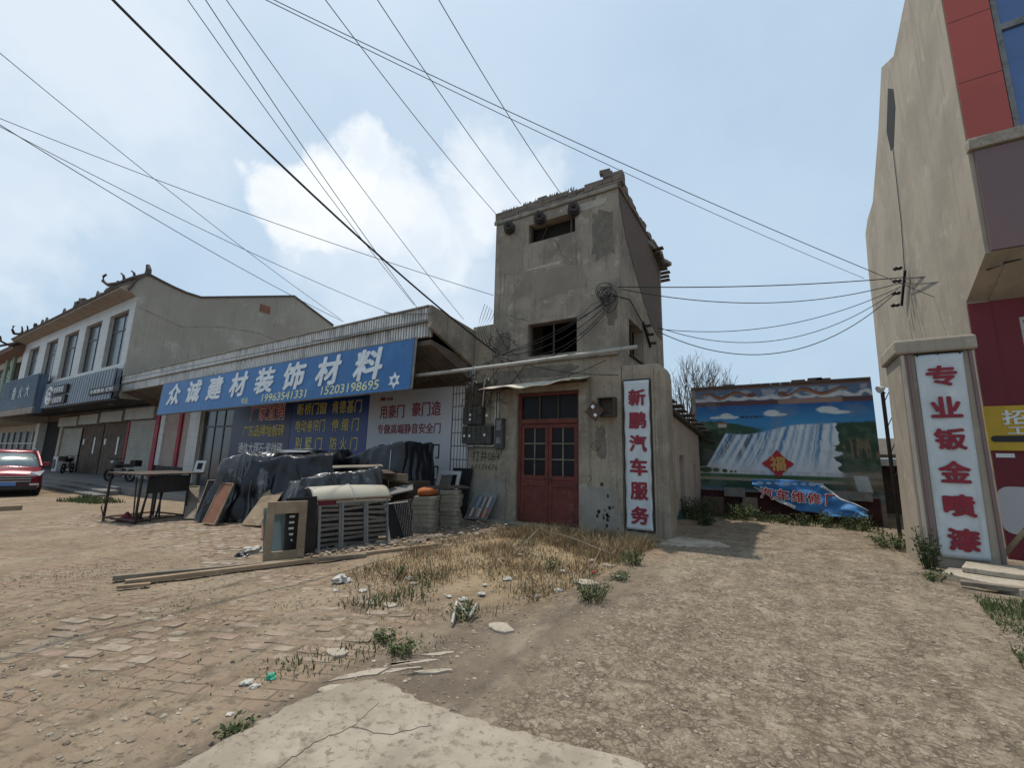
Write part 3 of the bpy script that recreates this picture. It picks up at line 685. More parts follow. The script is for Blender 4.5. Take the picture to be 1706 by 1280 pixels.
hd = MB(); hd.tube([(xm-.1, TY+.06, 1.06), (xm, TY+.05, 1.05), (xm+.1, TY+.06, 1.06)], .012); hd.box(xm-.02, xm+.02, TY+.045, TY+.07, .97, 1.04); hd.build('door_chain', M['rust'], T)
# window bits
wf = MB(); z0, z1 = 4.05, 4.91
for a, b, c, d in ((-5.335, -5.29, z0, z1), (-4.04, -3.995, z0, z1)): wf.box(a, b, TY+.12, TY+.17, c, d)
wf.box(-5.289, -4.041, TY+.12, TY+.17, z1-.045, z1-.002); wf.box(-5.289, -4.041, TY+.12, TY+.17, z0+.002, z0+.05); wf.box(-4.69, -4.65, TY+.13, TY+.16, z0+.05, z1-.045)
wf.build('window_frame', M['wood_dark'], T)
wf = MB(); wf.box(-5.36, -5.31, TY+.1, TY+.15, 7.165, 7.69); wf.box(-4.2, -4.155, TY+.1, TY+.15, 7.165, 7.69); wf.tube([(-5.2, TY+.3, 7.2), (-4.9, TY+.2, 7.65)], .02); wf.build('window_frame', M['wood_dark'], T)
wf = MB(); wf.box(TX1-.16, TX1-.12, TY+.69, TY+.73, 4.0, 4.92); wf.box(TX1-.16, TX1-.12, TY+1.3, TY+1.34, 4.0, 4.92); wf.flat((TX1+.02, TY+.6, 3.99), (TX1+.02, TY+2.0, 3.97), .10, .02); wf.build('window_frame', M['wood_dark'], T)
# doorstep
sp = MB(); sp.box(-7.3, -2.95, 8.98, 9.272, -.3, .02); sp.build('doorstep', M['cement_trim'], T, bevel=.015)
# pilaster on the right end, with rounded shoulder
pl = MB()
prof = [(-2.925, 0)]
pts = [(-2.925, -.3), (-1.98, -.3), (-1.98, 3.25), (-2.0, 3.42), (-2.05, 3.52), (-2.14, 3.58), (-2.925, 3.60)]
pl.prism([(a, TY-.02, b) for a, b in pts], (0, .62, 0)); pl.build('pilaster', M['tower_low'], T, bevel=.03)
pl = MB(); pl.box(-2.27, -2.23, TY-.05, TY-.021, 0, 3.5); pl.box(-2.14, -2.11, TY-.04, TY-.021, 0, 3.4); pl.build('pilaster_rib', M['tower_low'], T, bevel=.008)
# high voltage wall bushings
for k, (px, py) in enumerate(((848, 377), (899, 361), (956, 346))):
    c = at(px, py, TY-.16); ax = Vector((.35, -1, -.06)).normalized()
    b0 = MB(); b0.lathe((c.x-.06, TY-.002, c.z), ax, [(0, .06), (.02, .17), (.05, .17), (.06, .085), (.12, .085), (.13, .15), (.16, .15), (.17, .08), (.23, .08), (.24, .13), (.27, .13), (.28, .06), (.36, .055), (.37, .02), (.44, .018)], 18)
    I = b0.build('wall_bushing', M['ceramic'], T, smooth=False)
# painted scribbles
text('打井084', M['wood_dark'], T, (-6.52, TY-.028, 1.55), width=.86, height=.27, bold=-.005, name='graffiti', lift=.003, thick=.002)
text('61171676', M['wood_dark'], T, (-6.55, TY-.028, 1.27), width=.84, height=.13, bold=-.008, name='graffiti', lift=.003, thick=.002)
def ring(c, r, th, m, parent, name, arc=(0, 6.28)):
    mb = MB(); n = 22
    mb.tube([(c[0]+r*math.cos(arc[0]+(arc[1]-arc[0])*k/n), c[1], c[2]+r*math.sin(arc[0]+(arc[1]-arc[0])*k/n)) for k in range(n+1)], th, 5); return mb.build(name, m, parent)
p = at(993, 743, TY-.03); ring(p, .10, .006, M['wood_dark'], T, 'scribble'); ring(p, .04, .006, M['wood_dark'], T, 'scribble', (.8, 5.5))
p = at(982, 802, TY-.03); mb = MB(); mb.tube([p+Vector(q) for q in ((-.05, 0, .09), (.02, 0, .12), (.05, 0, .06), (0, 0, 0), (-.04, 0, -.06), (.01, 0, -.08))], .005, 5); mb.build('scribble', M['wood_dark'], T)
# peeled dark patches at the foot of the wall
mb = MB(); rnd = random.Random(9)
for k in range(16):
    x = rnd.gauss(-3.35, .13); z = abs(rnd.gauss(.35, .2)); r = rnd.uniform(.015, .045)
    mb.prism([(x+r*rnd.uniform(.6, 1.2)*math.cos(a), TY-.029, z+1.3*r*rnd.uniform(.6, 1.2)*math.sin(a)) for a in np.linspace(0, 5.5, 7)], (0, .003, 0))
mb.build('peeled_patch', M['soffit_dark'], T)

# canopy sheet over the door
A = thing('door_canopy', 'thin weathered canopy sheet sagging over the red double door', 'canopy', (-5, 8.9, 3.2))
def can(u, v):
    x = -6.36+2.72*u; y = 9.26-.62*v
    z = 3.36+.05*u-.20*v+.035*math.sin(u*9)*v+.02*math.sin(u*23+1)*v + (.05*v if u > .9 else 0)
    return (x, y, z)
mb = MB(); mb.grid(can, 40, 8); mb.build('sheet', M['asbestos'], A, smooth=True, solidify=.022)
mb = MB(); mb.bar((-6.2, 9.27, 3.28), (-6.2, 8.72, 3.16), .03); mb.bar((-3.8, 9.27, 3.3), (-3.8, 8.72, 3.22), .03); mb.bar((-6.3, 9.25, 3.27), (-3.72, 9.25, 3.32), .03); mb.build('bracket', M['rust'], A)

# white pipe along the fronts
a = at(683, 627, 7.55); b = at(1062, 578, 9.05)
mb = MB(); mid = (a+b)/2 - Vector((0, 0, .03)); mb.tube([a, a.lerp(mid, .5)-Vector((0, 0, .01)), mid, b.lerp(mid, .5), b], .045, 10)
o = mb.build('water_pipe', M['pipe'], smooth=True); setp(o, 'long white plastic pipe running from the blue sign across the tower above the door canopy', 'pipe')

# electricity meters on the link wall
E_ = thing('meter_cabinet', 'grimy cluster of grey electricity meter cases with white conduits left of the red door', 'electric meters', (-6.8, 9.2, 1.6))
zb = 1.86
for r in range(2):
    for k in range(6 if r == 0 else 4):
        x = -7.19+.155*k; z = zb+.50*r
        mb = MB(); mb.box(x, x+.145, 9.10, 9.27, z, z+.46); mb.box(x+.02, x+.125, 9.085, 9.099, z+.22, z+.43); mb.build('meter_case', M['meter_grey'], E_, bevel=.008)
mb = MB(); mb.box(-7.22, -6.98, 9.2, 9.272, zb+.98, zb+1.5); mb.box(-6.95, -6.62, 9.22, 9.272, zb+.98, zb+1.62); mb.build('back_board', M['wood_dark'], E_)
mb = MB()
for k, (x, z) in enumerate(((-7.1, zb+.2), (-6.93, zb+.2), (-6.93, zb+.75), (-6.93, zb+.63), (-6.45, zb+.22), (-6.4, zb+.72))): mb.box(x-.03, x+.03, 9.079, 9.083, z-.03, z+.03)
mb.build('paper_tag', M['letter_white'], E_)
def conduit(pts, m='pvc', r=.022): mb = MB(); mb.tube(pts, r, 8); return mb.build('conduit', M[m], E_, smooth=True)
conduit([(-6.97, 9.2, zb+.96), (-6.97, 9.2, zb+1.6), (-6.93, 9.2, zb+1.68), (-6.86, 9.2, zb+1.66), (-6.84, 9.2, zb+1.6)])
conduit([(-6.62, 9.2, zb+.96), (-6.58, 9.2, zb+1.66), (-6.53, 9.2, zb+1.74), (-6.46, 9.2, zb+1.72), (-6.45, 9.2, zb+1.64)])
conduit([(-7.18, 9.2, zb+1.5), (-7.16, 9.2, zb+1.62), (-7.08, 9.2, zb+1.65), (-7.02, 9.2, zb+1.6)], 'pvc', .016)
conduit([(-7.0, 9.22, 3.62), (-7.0, 9.22, 3.98)]); conduit([(-6.94, 9.22, 3.6), (-6.94, 9.22, 3.98)])
conduit([(-6.235, 9.24, 1.78), (-6.235, 9.24, 3.2)]); conduit([(-6.155, 9.24, 2.0), (-6.155, 9.24, 3.2)])
conduit([(-7.08, 9.18, zb-.06), (-6.86, 9.18, zb-.06)]); conduit([(-6.82, 9.18, zb-.05), (-6.5, 9.18, zb-.06)]); conduit([(-6.46, 9.18, zb-.06), (-6.26, 9.2, zb-.06), (-6.235, 9.24, zb)])
mb = MB(); mb.box(-6.17, -5.93, 9.13, 9.27, 1.74, 2.5)
B = mb.build('switch_box', M['meter_grey'], E_, bevel=.01)
mb = MB(); mb.box(-6.12, -5.98, 9.122, 9.129, 2.2, 2.46); mb.box(-6.12, -5.98, 9.122, 9.129, 1.86, 2.02); mb.build('dial', M['grey_metal'], B)
rnd = random.Random(3)
mb = MB()
for k in range(16):
    x = rnd.uniform(-7.2, -6.2); z = rnd.uniform(zb+1.0, zb+2.2); p = [Vector((-6.3, 9.2, zb+1.4)), Vector((x, 9.2, z))]
    for q in range(6): p.append(p[-1]+Vector((rnd.gauss(0, .10), rnd.uniform(-.03, .03), rnd.gauss(-.06, .1))))
    for q in p: q.y = min(9.24, max(9.05, q.y))
    mb.tube(p, .007, 5)
mb.build('loose_wiring', M['cable'], E_); mb = MB(); mb.tube([(-6.1, 9.11, 1.75), (-6.05, 9.1, 1.55), (-6.0, 9.11, 1.5), (-5.95, 9.12, 1.6), (-5.94, 9.13, 1.75)], .008, 5)
mb.build('loose_wiring', M['cable'], E_)
# open cabinet right of the door with a hanging diamond-tilted lid
C_ = thing('wall_box', 'rusty black switch box beside the red door with its lid hanging crooked', 'switch box', (-3.4, 9.2, 2.5))
c = at(1010, 678, 9.1)
mb = MB(); x, z = c.x, c.z; mb.wall((x-.19, 9.05, z-.21), UX, UZ, (0, .21, 0), .38, .42, [(.025, .355, .025, .395)]); mb.box(x-.165, x+.165, 9.22, 9.255, z-.185, z+.185); mb.build('case', M['wood_dark'], C_, bevel=.006)
Mx = Matrix.Translation((x-.23, 8.98, z-.10)) @ Matrix.Rotation(rad(38), 4, 'Y') @ Matrix.Rotation(rad(-12), 4, 'Z')
mb = MB(); mb.box(-.18, .18, -.012, .012, -.16, .16, Mx); L = mb.build('lid', M['rust'], C_, bevel=.004)
mb = MB(); mb.box(-.13, -.05, -.016, -.0125, .02, .09, Mx); mb.box(.05, .12, -.016, -.0125, -.08, -.02, Mx); mb.build('sticker', M['letter_white'], L)

# vertical banner on the pilaster
Bn = thing('vertical_banner', 'white vertical cloth banner with six dark red characters on the tower pilaster', 'banner', (-2.58, 9.2, .1))
bx0, bx1, bz0, bz1 = -2.85, -2.32, .12, 3.23
def bnr(u, v):
    s = .012*math.sin(v*40)*(abs(u-.5)*2)**3; pin = .008*math.cos(v*2*math.pi*6)
    return (bx0+(bx1-bx0)*u+(pin if u > .5 else -pin)*(abs(u-.5)*2)**4, 9.235+.006*math.sin(u*11+v*5)-.004, bz0+(bz1-bz0)*v)
mb = MB(); mb.grid(bnr, 12, 60); mb.build('cloth', M['banner_cloth'], Bn, smooth=True, solidify=.006)
mb = MB(); 
for a, b in (((bx0-.03, 9.245, bz0-.02), (bx1+.03, 9.245, bz0-.02)), ((bx0-.03, 9.245, bz1+.02), (bx1+.03, 9.245, bz1+.02)), ((bx0-.03, 9.245, bz0), (bx0-.03, 9.245, bz1)), ((bx1+.03, 9.245, bz0), (bx1+.03, 9.245, bz1))): mb.bar(a, b, .018)
mb.build('frame', M['black_metal'], Bn)
for k, ch in enumerate('新鹏汽车服务'): text(ch, M['letter_crimson'], Bn, ((bx0+bx1)/2+.01, 9.222, 2.86-.49*k), width=.37, height=.36, bold=.035)

# coil of cables on the tower corner and cables draped across the front
mb = MB(); rnd = random.Random(13)
c0 = at(1012, 490, 9.18)
for k in range(11):
    r = rnd.uniform(.08, .2); cc = c0+Vector((rnd.gauss(0, .07), rnd.uniform(-.05, .02), rnd.gauss(0, .09))); t0 = rnd.uniform(0, 6)
    mb.tube([cc+Vector((r*math.cos(t0+a), .03*math.sin(a*2), r*1.1*math.sin(t0+a))) for a in np.linspace(0, rnd.uniform(4, 7), 16)], .009, 5)
o = mb.build('cable_coil', M['cable']); setp(o, 'tangled loops of black cable hanging on the upper right corner of the tower front', 'cable coil')
def sagline(a, b, sag, n=18): 
    a = Vector(a); b = Vector(b); return [a.lerp(b, t)-Vector((0, 0, sag*4*t*(1-t))) for t in np.linspace(0, 1, n)]
fdr = [((1010, 500), (842, 588), .20), ((1015, 505), (836, 592), .32), ((1018, 498), (850, 585), .10), ((1020, 508), (845, 600), .5), ((1012, 512), (900, 590), .22)]
mb = MB()
for (p, q, s) in fdr:
    a = at(*p, 9.17); b = at(*q, 9.15); mb.tube(sagline(a, b, s), .010, 5)
o = mb.build('draped_cable', M['cable']); setp(o, 'bundle of black cables sagging diagonally across the tower front past its middle window', 'cables')
mb = MB()
for k in range(7):
    p = [at(822+rnd.uniform(-6, 14), 548+rnd.uniform(-10, 25), 9.14)]
    for q in range(7): p.append(p[-1]+Vector((rnd.gauss(.05, .12), 0, rnd.gauss(-.12, .08))))
    mb.tube(p, .010, 5)
for (p, q, s) in (((830, 590), (762, 640), .1), ((838, 600), (800, 655), .05), ((880, 600), (830, 655), .12), ((835, 596), (1030, 625), .12), ((840, 640), (1010, 600), .18), ((848, 604), (870, 640), -.02)):
    mb.tube(sagline(at(*p, 9.14), at(*q, 9.16), s, 10), .009, 5)
o = mb.build('wire_tangle', M['cable']); setp(o, 'messy knot of black wires over the meter boxes at the lower left of the tower', 'wires')

# ------------------------------------------------------------------ single storey shop
Sh = thing('shop_building', 'long single storey shop with a stained white strip tile parapet under the blue sign', 'shop', (-16, 9.3, 0))
SX0, SX1 = -27.0, -7.12
mb = MB(); mb.wall((SX0, 9.3, -.4), UX, UZ, (0, .25, 0), SX1-SX0, 4.9+.4, [(-22.15-SX0, -19.6-SX0, .42, 3.75)]); mb.build('wall', M['cement_trim'], Sh)
# canopy: parapet in two stepped bands, bevelled underside and side return running back to the tower
sl = lambda x: 0.009*(x+7.1)     # slight sag towards the left
pb = MB()
def band(x0, x1, y0, y1, za, zb_): pb.add([(x, y, (za if k == 0 else zb_)+sl(x)) for k in (0, 1) for y in (y0, y1) for x in (x0, x1)], [(0, 2, 3, 1), (4, 5, 7, 6), (0, 1, 5, 4), (2, 6, 7, 3), (0, 4, 6, 2), (1, 3, 7, 5)])
band(SX0, -7.13, 7.50, 7.70, 4.78, 5.12); pb.build('parapet', M['strip_tile'], Sh)
pb = MB(); band(SX0, -7.13, 7.56, 7.68, 4.40, 4.778); pb.build('parapet', M['strip_tile'], Sh)
pb = MB(); band(SX0-.02, -7.1, 7.46, 7.72, 5.122, 5.17); band(SX0, -7.1, 7.49, 7.55, 4.755, 4.777); pb.build('coping', M['cement_trim'], Sh, bevel=.01)
# right end: cement cheek with slanting lower edge
ck = MB(); ck.prism([(-7.12, 7.49, 5.16), (-7.12, 7.49, 4.60), (-7.12, 9.29, 3.96), (-7.12, 9.29, 4.98)], (.10, 0, 0)); ck.build('cheek', M['tower'], Sh, bevel=.01)
# soffit slopes down to the wall, ribbed
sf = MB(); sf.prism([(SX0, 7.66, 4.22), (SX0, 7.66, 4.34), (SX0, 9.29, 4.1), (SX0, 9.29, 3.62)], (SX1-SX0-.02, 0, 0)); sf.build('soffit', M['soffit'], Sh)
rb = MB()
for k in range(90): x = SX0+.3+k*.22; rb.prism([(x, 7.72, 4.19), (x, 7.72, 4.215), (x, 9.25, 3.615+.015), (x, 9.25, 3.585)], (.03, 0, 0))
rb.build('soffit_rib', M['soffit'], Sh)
bm_ = MB(); bm_.box(-11.3, SX1, 9.18, 9.295, 3.46, 3.66); bm_.build('lintel', M['wood_dark'], Sh)
rf = MB(); rf.box(SX0, -7.14, 7.71, 16, 4.75, 4.9); rf.build('roof', M['cement_trim'], Sh)
bs = MB(); bs.box(SX0, SX1, 15.8, 16, -.4, 4.74); bs.box(SX0, SX0+.2, 9.56, 15.79, -.4, 4.74); bs.box(SX1-.2, SX1, 9.61, 15.79, -.4, 4.74); bs.build('wall', M['gable'], Sh)
# tiled strip by the meters
mb = MB(); mb.box(-7.68, -7.12, 9.27, 9.298, .0, 4.0); mb.build('tile_strip', M['grid_tile'], Sh)
# glass entrance
GX0, GX1 = -22.15, -19.6
gf = MB()
for x in (GX0, GX0+.9, GX0+1.7, GX1-.06): gf.box(x, x+.06, 9.36, 9.42, .03, 3.3)
gf.box(GX0, GX1, 9.365, 9.415, 2.55, 2.62); gf.box(GX0, GX1, 9.365, 9.415, 3.28, 3.34)
GD = gf.build('entrance_frame', M['win_frame'], Sh)
pn = MB(); pn.box(GX0, GX1, 9.385, 9.392, .03, 3.3); pn.build('pane', M['glass'], GD)
vd = MB(); vd.box(GX0, GX1, 10.6, 10.65, 0, 3.4); vd.build('dark_backing', M['interior'], Sh)
ct = MB(); ct.grid(lambda u, v: (GX0+1.0+1.2*u, 9.62+.05*math.sin(u*40), .4+2.1*v), 60, 2); ct.build('door_curtain', M['grey_metal'], Sh)
# pale brick bay with pink posts and dark sill
mb = MB(); mb.box(-26.0, -23.3, 9.24, 9.298, .75, 3.5); mb.build('brick_bay', M['pink_brick'], Sh)
mb = MB(); mb.box(-23.29, -22.3, 9.2, 9.298, .1, 3.6); mb.build('pier', M['panel_tile'], Sh)
for x in (-26.95, -26.3, -24.3): mb = MB(); mb.box(x, x+.45 if x < -25 else x+.3, 9.15, 9.239, .1 if x < -26.5 else .78, 3.4); mb.build('painted_post', M['pink_post'] if x != -26.3 else M['white_paint'], Sh)
mb = MB(); mb.box(-26.2, -23.3, 9.18, 9.239, .05, .74); mb.build('dark_sill', M['soffit_dark'], Sh)

# posters on the shop wall
def poster(x0, x1, z0, z1, m, label, y=9.27):
    t = thing('wall_poster', label, 'poster', ((x0+x1)/2, y, z0)); mb = MB(); mb.box(x0, x1, y-.02, y+.015, z0, z1); mb.build('sheet', m, t); return t
P1 = poster(-19.5, -15.3, .6, 3.46, M['poster_navy'], 'dark navy poster with red and yellow characters on the shop wall beside the glass entrance')
text('厂家直销', M['letter_white'], P1, (-16.95, 9.25, 3.05), width=2.42, height=.66, bold=.045, lift=.002, thick=.002)
text('厂家直销', M['letter_red'], P1, (-16.95, 9.25, 3.05), width=2.36, height=.60, bold=.012, lift=.006)
text('广东品牌地板砖', M['letter_yellow'], P1, (-17.1, 9.25, 2.35), width=2.9, height=.46, bold=.008)
text('通体大理石·瓷抛砖', M['letter_white'], P1, (-17.2, 9.25, 1.68), width=3.1, height=.42, bold=.006)
P2 = poster(-15.28, -11.12, .6, 3.52, M['poster_blue'], 'blue poster listing kinds of doors in yellow characters between the navy and white posters')
for row, z in ((('断桥门窗', '肯德基门'), 3.08), (('电动卷帘门', '伸缩门'), 2.48), (('别墅门', '防火门'), 1.86)):
    for k, s in enumerate(row):
        xc = -14.1 if k == 0 else -12.2; wd_ = 1.75 if k == 0 else 1.55
        n = len(s)
        for i, ch in enumerate(s): text(ch, M['letter_yellow'], P2, (xc-wd_/2+wd_*(i+.5)/n, 9.25, z), width=wd_/max(n, 4)*.86, height=.42, bold=.006)
mb = MB(); rp = [(-13.6+2.3*t, 1.02-.45*t+.36*math.sin(t*3.1)) for t in np.linspace(0, 1, 12)]
mb.prism([(a, 9.246, b) for a, b in rp]+[(a, 9.246, b-.16) for a, b in rp[::-1]], (0, .003, 0)); mb.build('red_swoosh', M['letter_red'], P2)
P3 = poster(-11.1, -7.7, .3, 3.5, M['poster_white'], 'white poster with red and black characters about quiet safety doors beside the tile strip')
text('用豪门', M['letter_crimson'], P3, (-10.05, 9.25, 2.83), width=1.05, height=.42, bold=.014); text('豪门造', M['letter_crimson'], P3, (-8.65, 9.25, 2.86), width=1.12, height=.42, bold=.014)
text('专做高端静音安全门', M['letter_crimson'], P3, (-9.35, 9.25, 2.30), width=2.55, height=.30, bold=.012)
text('室内门', M['letter_black'], P3, (-8.72, 9.25, 1.66), width=1.3, height=.42, bold=.012); text('防盗门', M['letter_black'], P3, (-8.72, 9.25, 1.06), width=1.3, height=.42, bold=.012); text('钢木门', M['letter_black'], P3, (-8.72, 9.25, .5), width=1.3, height=.42, bold=.012)
mb = MB(); cx_, cz_ = -10.48, 3.23
mb.prism([(cx_+.13*math.cos(a)*(1 if math.sin(a) > -.2 else 1.0), 9.246, cz_+.07*max(-.6, math.sin(a))+.02*math.cos(6*a)) for a in np.linspace(0, 6.2, 24)], (0, .004, 0)); mb.build('emblem', M['letter_crimson'], P3)
text('豪门造', M['letter_black'], P3, (-10.17, 9.25, 3.23), width=.26, height=.09, bold=.01)
mb = MB(); mb.prism([(-10.35+.34*math.cos(a), 9.246, 1.6+.24*math.sin(a)) for a in np.linspace(-.3, 3.5, 14)], (0, .003, 0)); mb.box(-9.8, -9.2, 9.246, 9.249, 1.72, 1.78); mb.build('emblem', M['letter_black'], P3)
mb = MB()
for (x, z) in ((-7.66, 3.53), (-10.9, 3.53)): mb.tube([(x, 9.24, z), (x+.1, 9.2, z+.08)], .006, 5)
mb.build('hanging_wire', M['cable'], P3)

# the big blue sign: leans forward a little and sags to the left
BL, BR_, TR_, TL_ = Vector((-21.75, 7.40, 2.93)), Vector((-7.50, 7.40, 3.09)), Vector((-7.50, 7.46, 4.36)), Vector((-21.75, 7.46, 4.22))
Sg = thing('shop_sign', 'long blue shop sign with eight big white characters and two phone numbers', 'sign', tuple((BL+BR_)/2))
mb = MB(); mb.prism([BL, BR_, TR_, TL_], (0, .07, 0)); mb.build('panel', M['sign_blue'], Sg, bevel=.004)
mb = MB()
for a, b in ((BL, BR_), (TL_, TR_)): mb.bar(a+Vector((0, .03, 0)), b+Vector((0, .03, 0)), .05)
mb.bar(BR_+Vector((.03, .03, 0)), TR_+Vector((.03, .03, 0)), .06); mb.bar(BL+Vector((-.03, .03, 0)), TL_+Vector((-.03, .03, 0)), .06); mb.build('edge_trim', M['grey_metal'], Sg)
mb = MB()
for k in range(8):
    x = -21+k*1.85; mb.bar((x, 7.48, 4.2), (x, 7.9, 4.25), .04); mb.bar((x, 7.48, 3.2), (x, 9.1, 3.7), .035)
mb.build('strut', M['rust'], Sg)
su = (BR_-BL).normalized(); sv = (TL_-BL).normalized()
def onsign(s, t): return BL + (BR_-BL)*s + (TL_-BL)*t
for ch, s in zip('众诚建材装饰材料', (.088, .206, .318, .433, .545, .659, .773, .889)): text(ch, M['letter_white'], Sg, onsign(s, .60), su, sv, width=1.12, height=.86, bold=.034, shear=.12, lift=.012, thick=.02)
text('电话:', M['letter_pale_yellow'], Sg, onsign(.475, .135), su, sv, height=.20, bold=.01)
text('19963541331', M['letter_pale_yellow'], Sg, onsign(.628, .148), su, sv, width=2.35, height=.25, bold=.012, shear=.05)
text('15203198695', M['letter_pale_yellow'], Sg, onsign(.841, .16), su, sv, width=2.35, height=.25, bold=.012, shear=.05)
c = onsign(.962, .20); mb = MB()
def star(c, r0, r1, n, ph=0, y=0): return [c+su*(math.cos(ph+math.pi*k/n)*(r0 if k % 2 == 0 else r1))+sv*(math.sin(ph+math.pi*k/n)*(r0 if k % 2 == 0 else r1))+Vector((0, y, 0)) for k in range(2*n)]
mb.prism(star(c, .22, .12, 6, math.pi/2, -.012), (0, .01, 0)); mb.build('emblem', M['letter_white'], Sg)
mb = MB(); mb.prism(star(c, .08, .05, 6, 0, -.016), (0, .003, 0)); mb.build('emblem', M['sign_blue'], Sg)

# ------------------------------------------------------------------ two storey tiled building
H2 = thing('tiled_house', 'two storey house with pale tiled front, roof dragons and a plain grey gable wall', 'house', (-37, 9.3, 0))
HX0, HX1, HY = -47.7, -26.72, 7.5
wins = [(-30.04, -27.43), (-33.83, -31.2), (-37.75, -35.05), (-41.7, -39.1), (-46.0, -43.4)]
mb = MB(); mb.wall((HX0, HY, 4.0), UX, UZ, (0, .3, 0), HX1-HX0, 5.25, [(a-HX0, b-HX0, 1.66, 4.48) for a, b in wins]); mb.build('wall', M['panel_tile'], H2)
gp = [(7.52, 3.9), (7.52, 9.0), (7.15, 9.2), (7.35, 9.75), (7.75, 10.25), (8.3, 10.1), (8.92, 9.95), (9.5, 9.85), (10.2, 9.83), (15.4, 11.7), (18.5, 10.55), (18.5, -.5), (9.35, -.5), (9.35, 3.9)]
mb = MB(); mb.prism([(HX1-.3+.015, a, b) for a, b in gp], (.3, 0, 0)); mb.build('gable_wall', M['gable'], H2)
mb = MB(); mb.prism([(HX0, a, b) for a, b in gp], (.3, 0, 0)); mb.build('gable_wall', M['gable'], H2)
ed = MB()
for a, b in zip(gp[2:10], gp[3:11]): ed.flat((HX1+.02, a[0], a[1]+.05), (HX1+.02, b[0], b[1]+.05), .14, .10)
ed.build('verge', M['roof_tile'], H2)
rf = MB(); rf.prism([(HX0+.31, a, b) for a, b in ((7.8, 9.3), (8.0, 10.1), (10.2, 9.8), (15.4, 11.65), (18.4, 10.5), (18.4, 9.3))], (HX1-HX0-.63, 0, 0)); rf.build('roof', M['roof_old'], H2)
# eave with boarding, tiles on top
ev = MB(); ev.prism([(HX0-.3, 7.46, 9.05), (HX0-.3, 6.85, 9.22), (HX0-.3, 6.85, 9.32), (HX0-.3, 7.72, 10.05), (HX0-.3, 7.78, 9.9)], (HX1-HX0+.25, 0, 0)); ev.build('eave', M['eave_board'], H2)
tl = MB()
for k in range(104):
    x = HX0-.25+k*.203; tl.tube([(x, 6.80, 9.33), (x, 7.2, 9.68), (x, 7.74, 10.16)], .075, 6)
tl.tube([(HX0-.3, 7.78, 10.2), (HX1, 7.78, 10.2)], .13, 8)
tl.build('eave_tile', M['roof_tile'], H2)
def curl(x, flip, m=M['roof_tile']):
    """corner ridge with upturned tip and small beasts"""
    mb = MB(); s = flip
    mb.tube([(x, 7.75, 10.25), (x-.35*s, 7.35, 10.0), (x-.75*s, 6.95, 9.65), (x-1.15*s, 6.65, 9.55), (x-1.4*s, 6.5, 9.75), (x-1.42*s, 6.5, 10.0), (x-1.28*s, 6.55, 10.08)], .12, 8, .05)
    mb.tube([(x, 7.78, 10.2), (x, 7.78, 10.55), (x-.1*s, 7.75, 10.8)], .16, 8, .09)
    for t in (.35, .65):
        c = Vector((x-1.0*t*s, 7.75-1.0*t, 10.25-.62*t)); mb.tube([c, c+Vector((-.05*s, -.05, .25)), c+Vector((-.2*s, -.12, .38))], .07, 6, .035)
    mb.build('ridge_ornament', m, H2)
curl(HX1-.05, 1); curl(HX0+.05, -1)
rnd = random.Random(2)
for x0, x1, hh in ((-33.2, -30.9, .95), (-38.0, -35.0, 1.0)):      # dragon reliefs on the ridge
    n = 9; mb = MB(); mb.tube([(x0-.2, 7.78, 10.25), (x1+.2, 7.78, 10.25)], .2, 6)
    for k in range(n):
        t = k/(n-1); x = x0+(x1-x0)*t; h = hh*.72*(.35+.65*(1-abs(t-(.1 if x0 < -35 else .9))))*rnd.uniform(.75, 1.1)
        mb.tube([(x, 7.78, 10.2), (x+rnd.uniform(-.1, .1), 7.78, 10.2+h*.6), (x+rnd.uniform(-.2, .2), 7.74, 10.2+h)], .2, 6, .07)
    mb.build('ridge_ornament', M['roof_tile'], H2)
for x in (-34.1, -40.5, -44.6, -45.7): mb = MB(); mb.tube([(x, 7.78, 10.2), (x, 7.78, 10.55), (x-.1, 7.78, 10.8)], .13, 6, .06); mb.build('ridge_ornament', M['roof_tile'], H2)
mb = MB(); mb.box(HX1+.016, HX1+.03, 13.35, 14.0, 10.05, 10.55); mb.build('vent', M['wood_red'], H2)
st = MB()
for a, b in zip([(7.6, 8.7), (9.5, 8.2), (11.5, 8.75), (13.5, 8.9), (15.5, 8.6)], [(9.5, 8.2), (11.5, 8.75), (13.5, 8.9), (15.5, 8.6), (17, 8.4)]): st.flat((HX1+.017, a[0], a[1]-.2), (HX1+.017, b[0], b[1]-.2), .015, .05)
st.build('render_seam', M['cement_trim'], H2)
for (a, b) in wins:
    z0, z1 = 5.66, 8.48; f = MB(); y0, y1 = HY+.18, HY+.24; xc = a+(b-a)*.58; zt = z0+(z1-z0)*.68
    for c_, d_, e_, g_ in ((a, a+.07, z0, z1), (b-.07, b, z0, z1), (a+.07, b-.07, z0, z0+.07), (a+.07, b-.07, z1-.07, z1)): f.box(c_, d_, y0, y1, e_, g_)
    f.box(a+.07, b-.07, y0+.004, y1-.004, zt-.035, zt+.035); f.box(xc-.03, xc+.03, y0+.008, y1-.008, z0+.07, zt-.036); f.box(xc-.03, xc+.03, y0+.008, y1-.008, zt+.036, z1-.07)
    FR = f.build('window', M['win_frame'], H2)
    p = MB(); p.box(a+.02, b-.02, y0+.03, y0+.036, z0+.02, z1-.02); p.build('pane', M['glass'], FR)
    p = MB(); p.grid(lambda u, v: (xc+.05+(b-xc-.1)*u, y1+.12+.03*math.sin(u*30), z0+.05+(zt-z0)*v), 40, 2); p.build('curtain', M['grey_metal'], FR)
vd = MB(); vd.box(HX0+.31, HX1-.32, 8.9, 8.95, 4.2, 8.9); vd.build('dark_backing', M['interior'], H2)
mb = MB(); mb.box(HX0, HX1, 7.46, 7.497, 5.36, 5.6); mb.build('sill_band', M['panel_tile'], H2, bevel=.02)
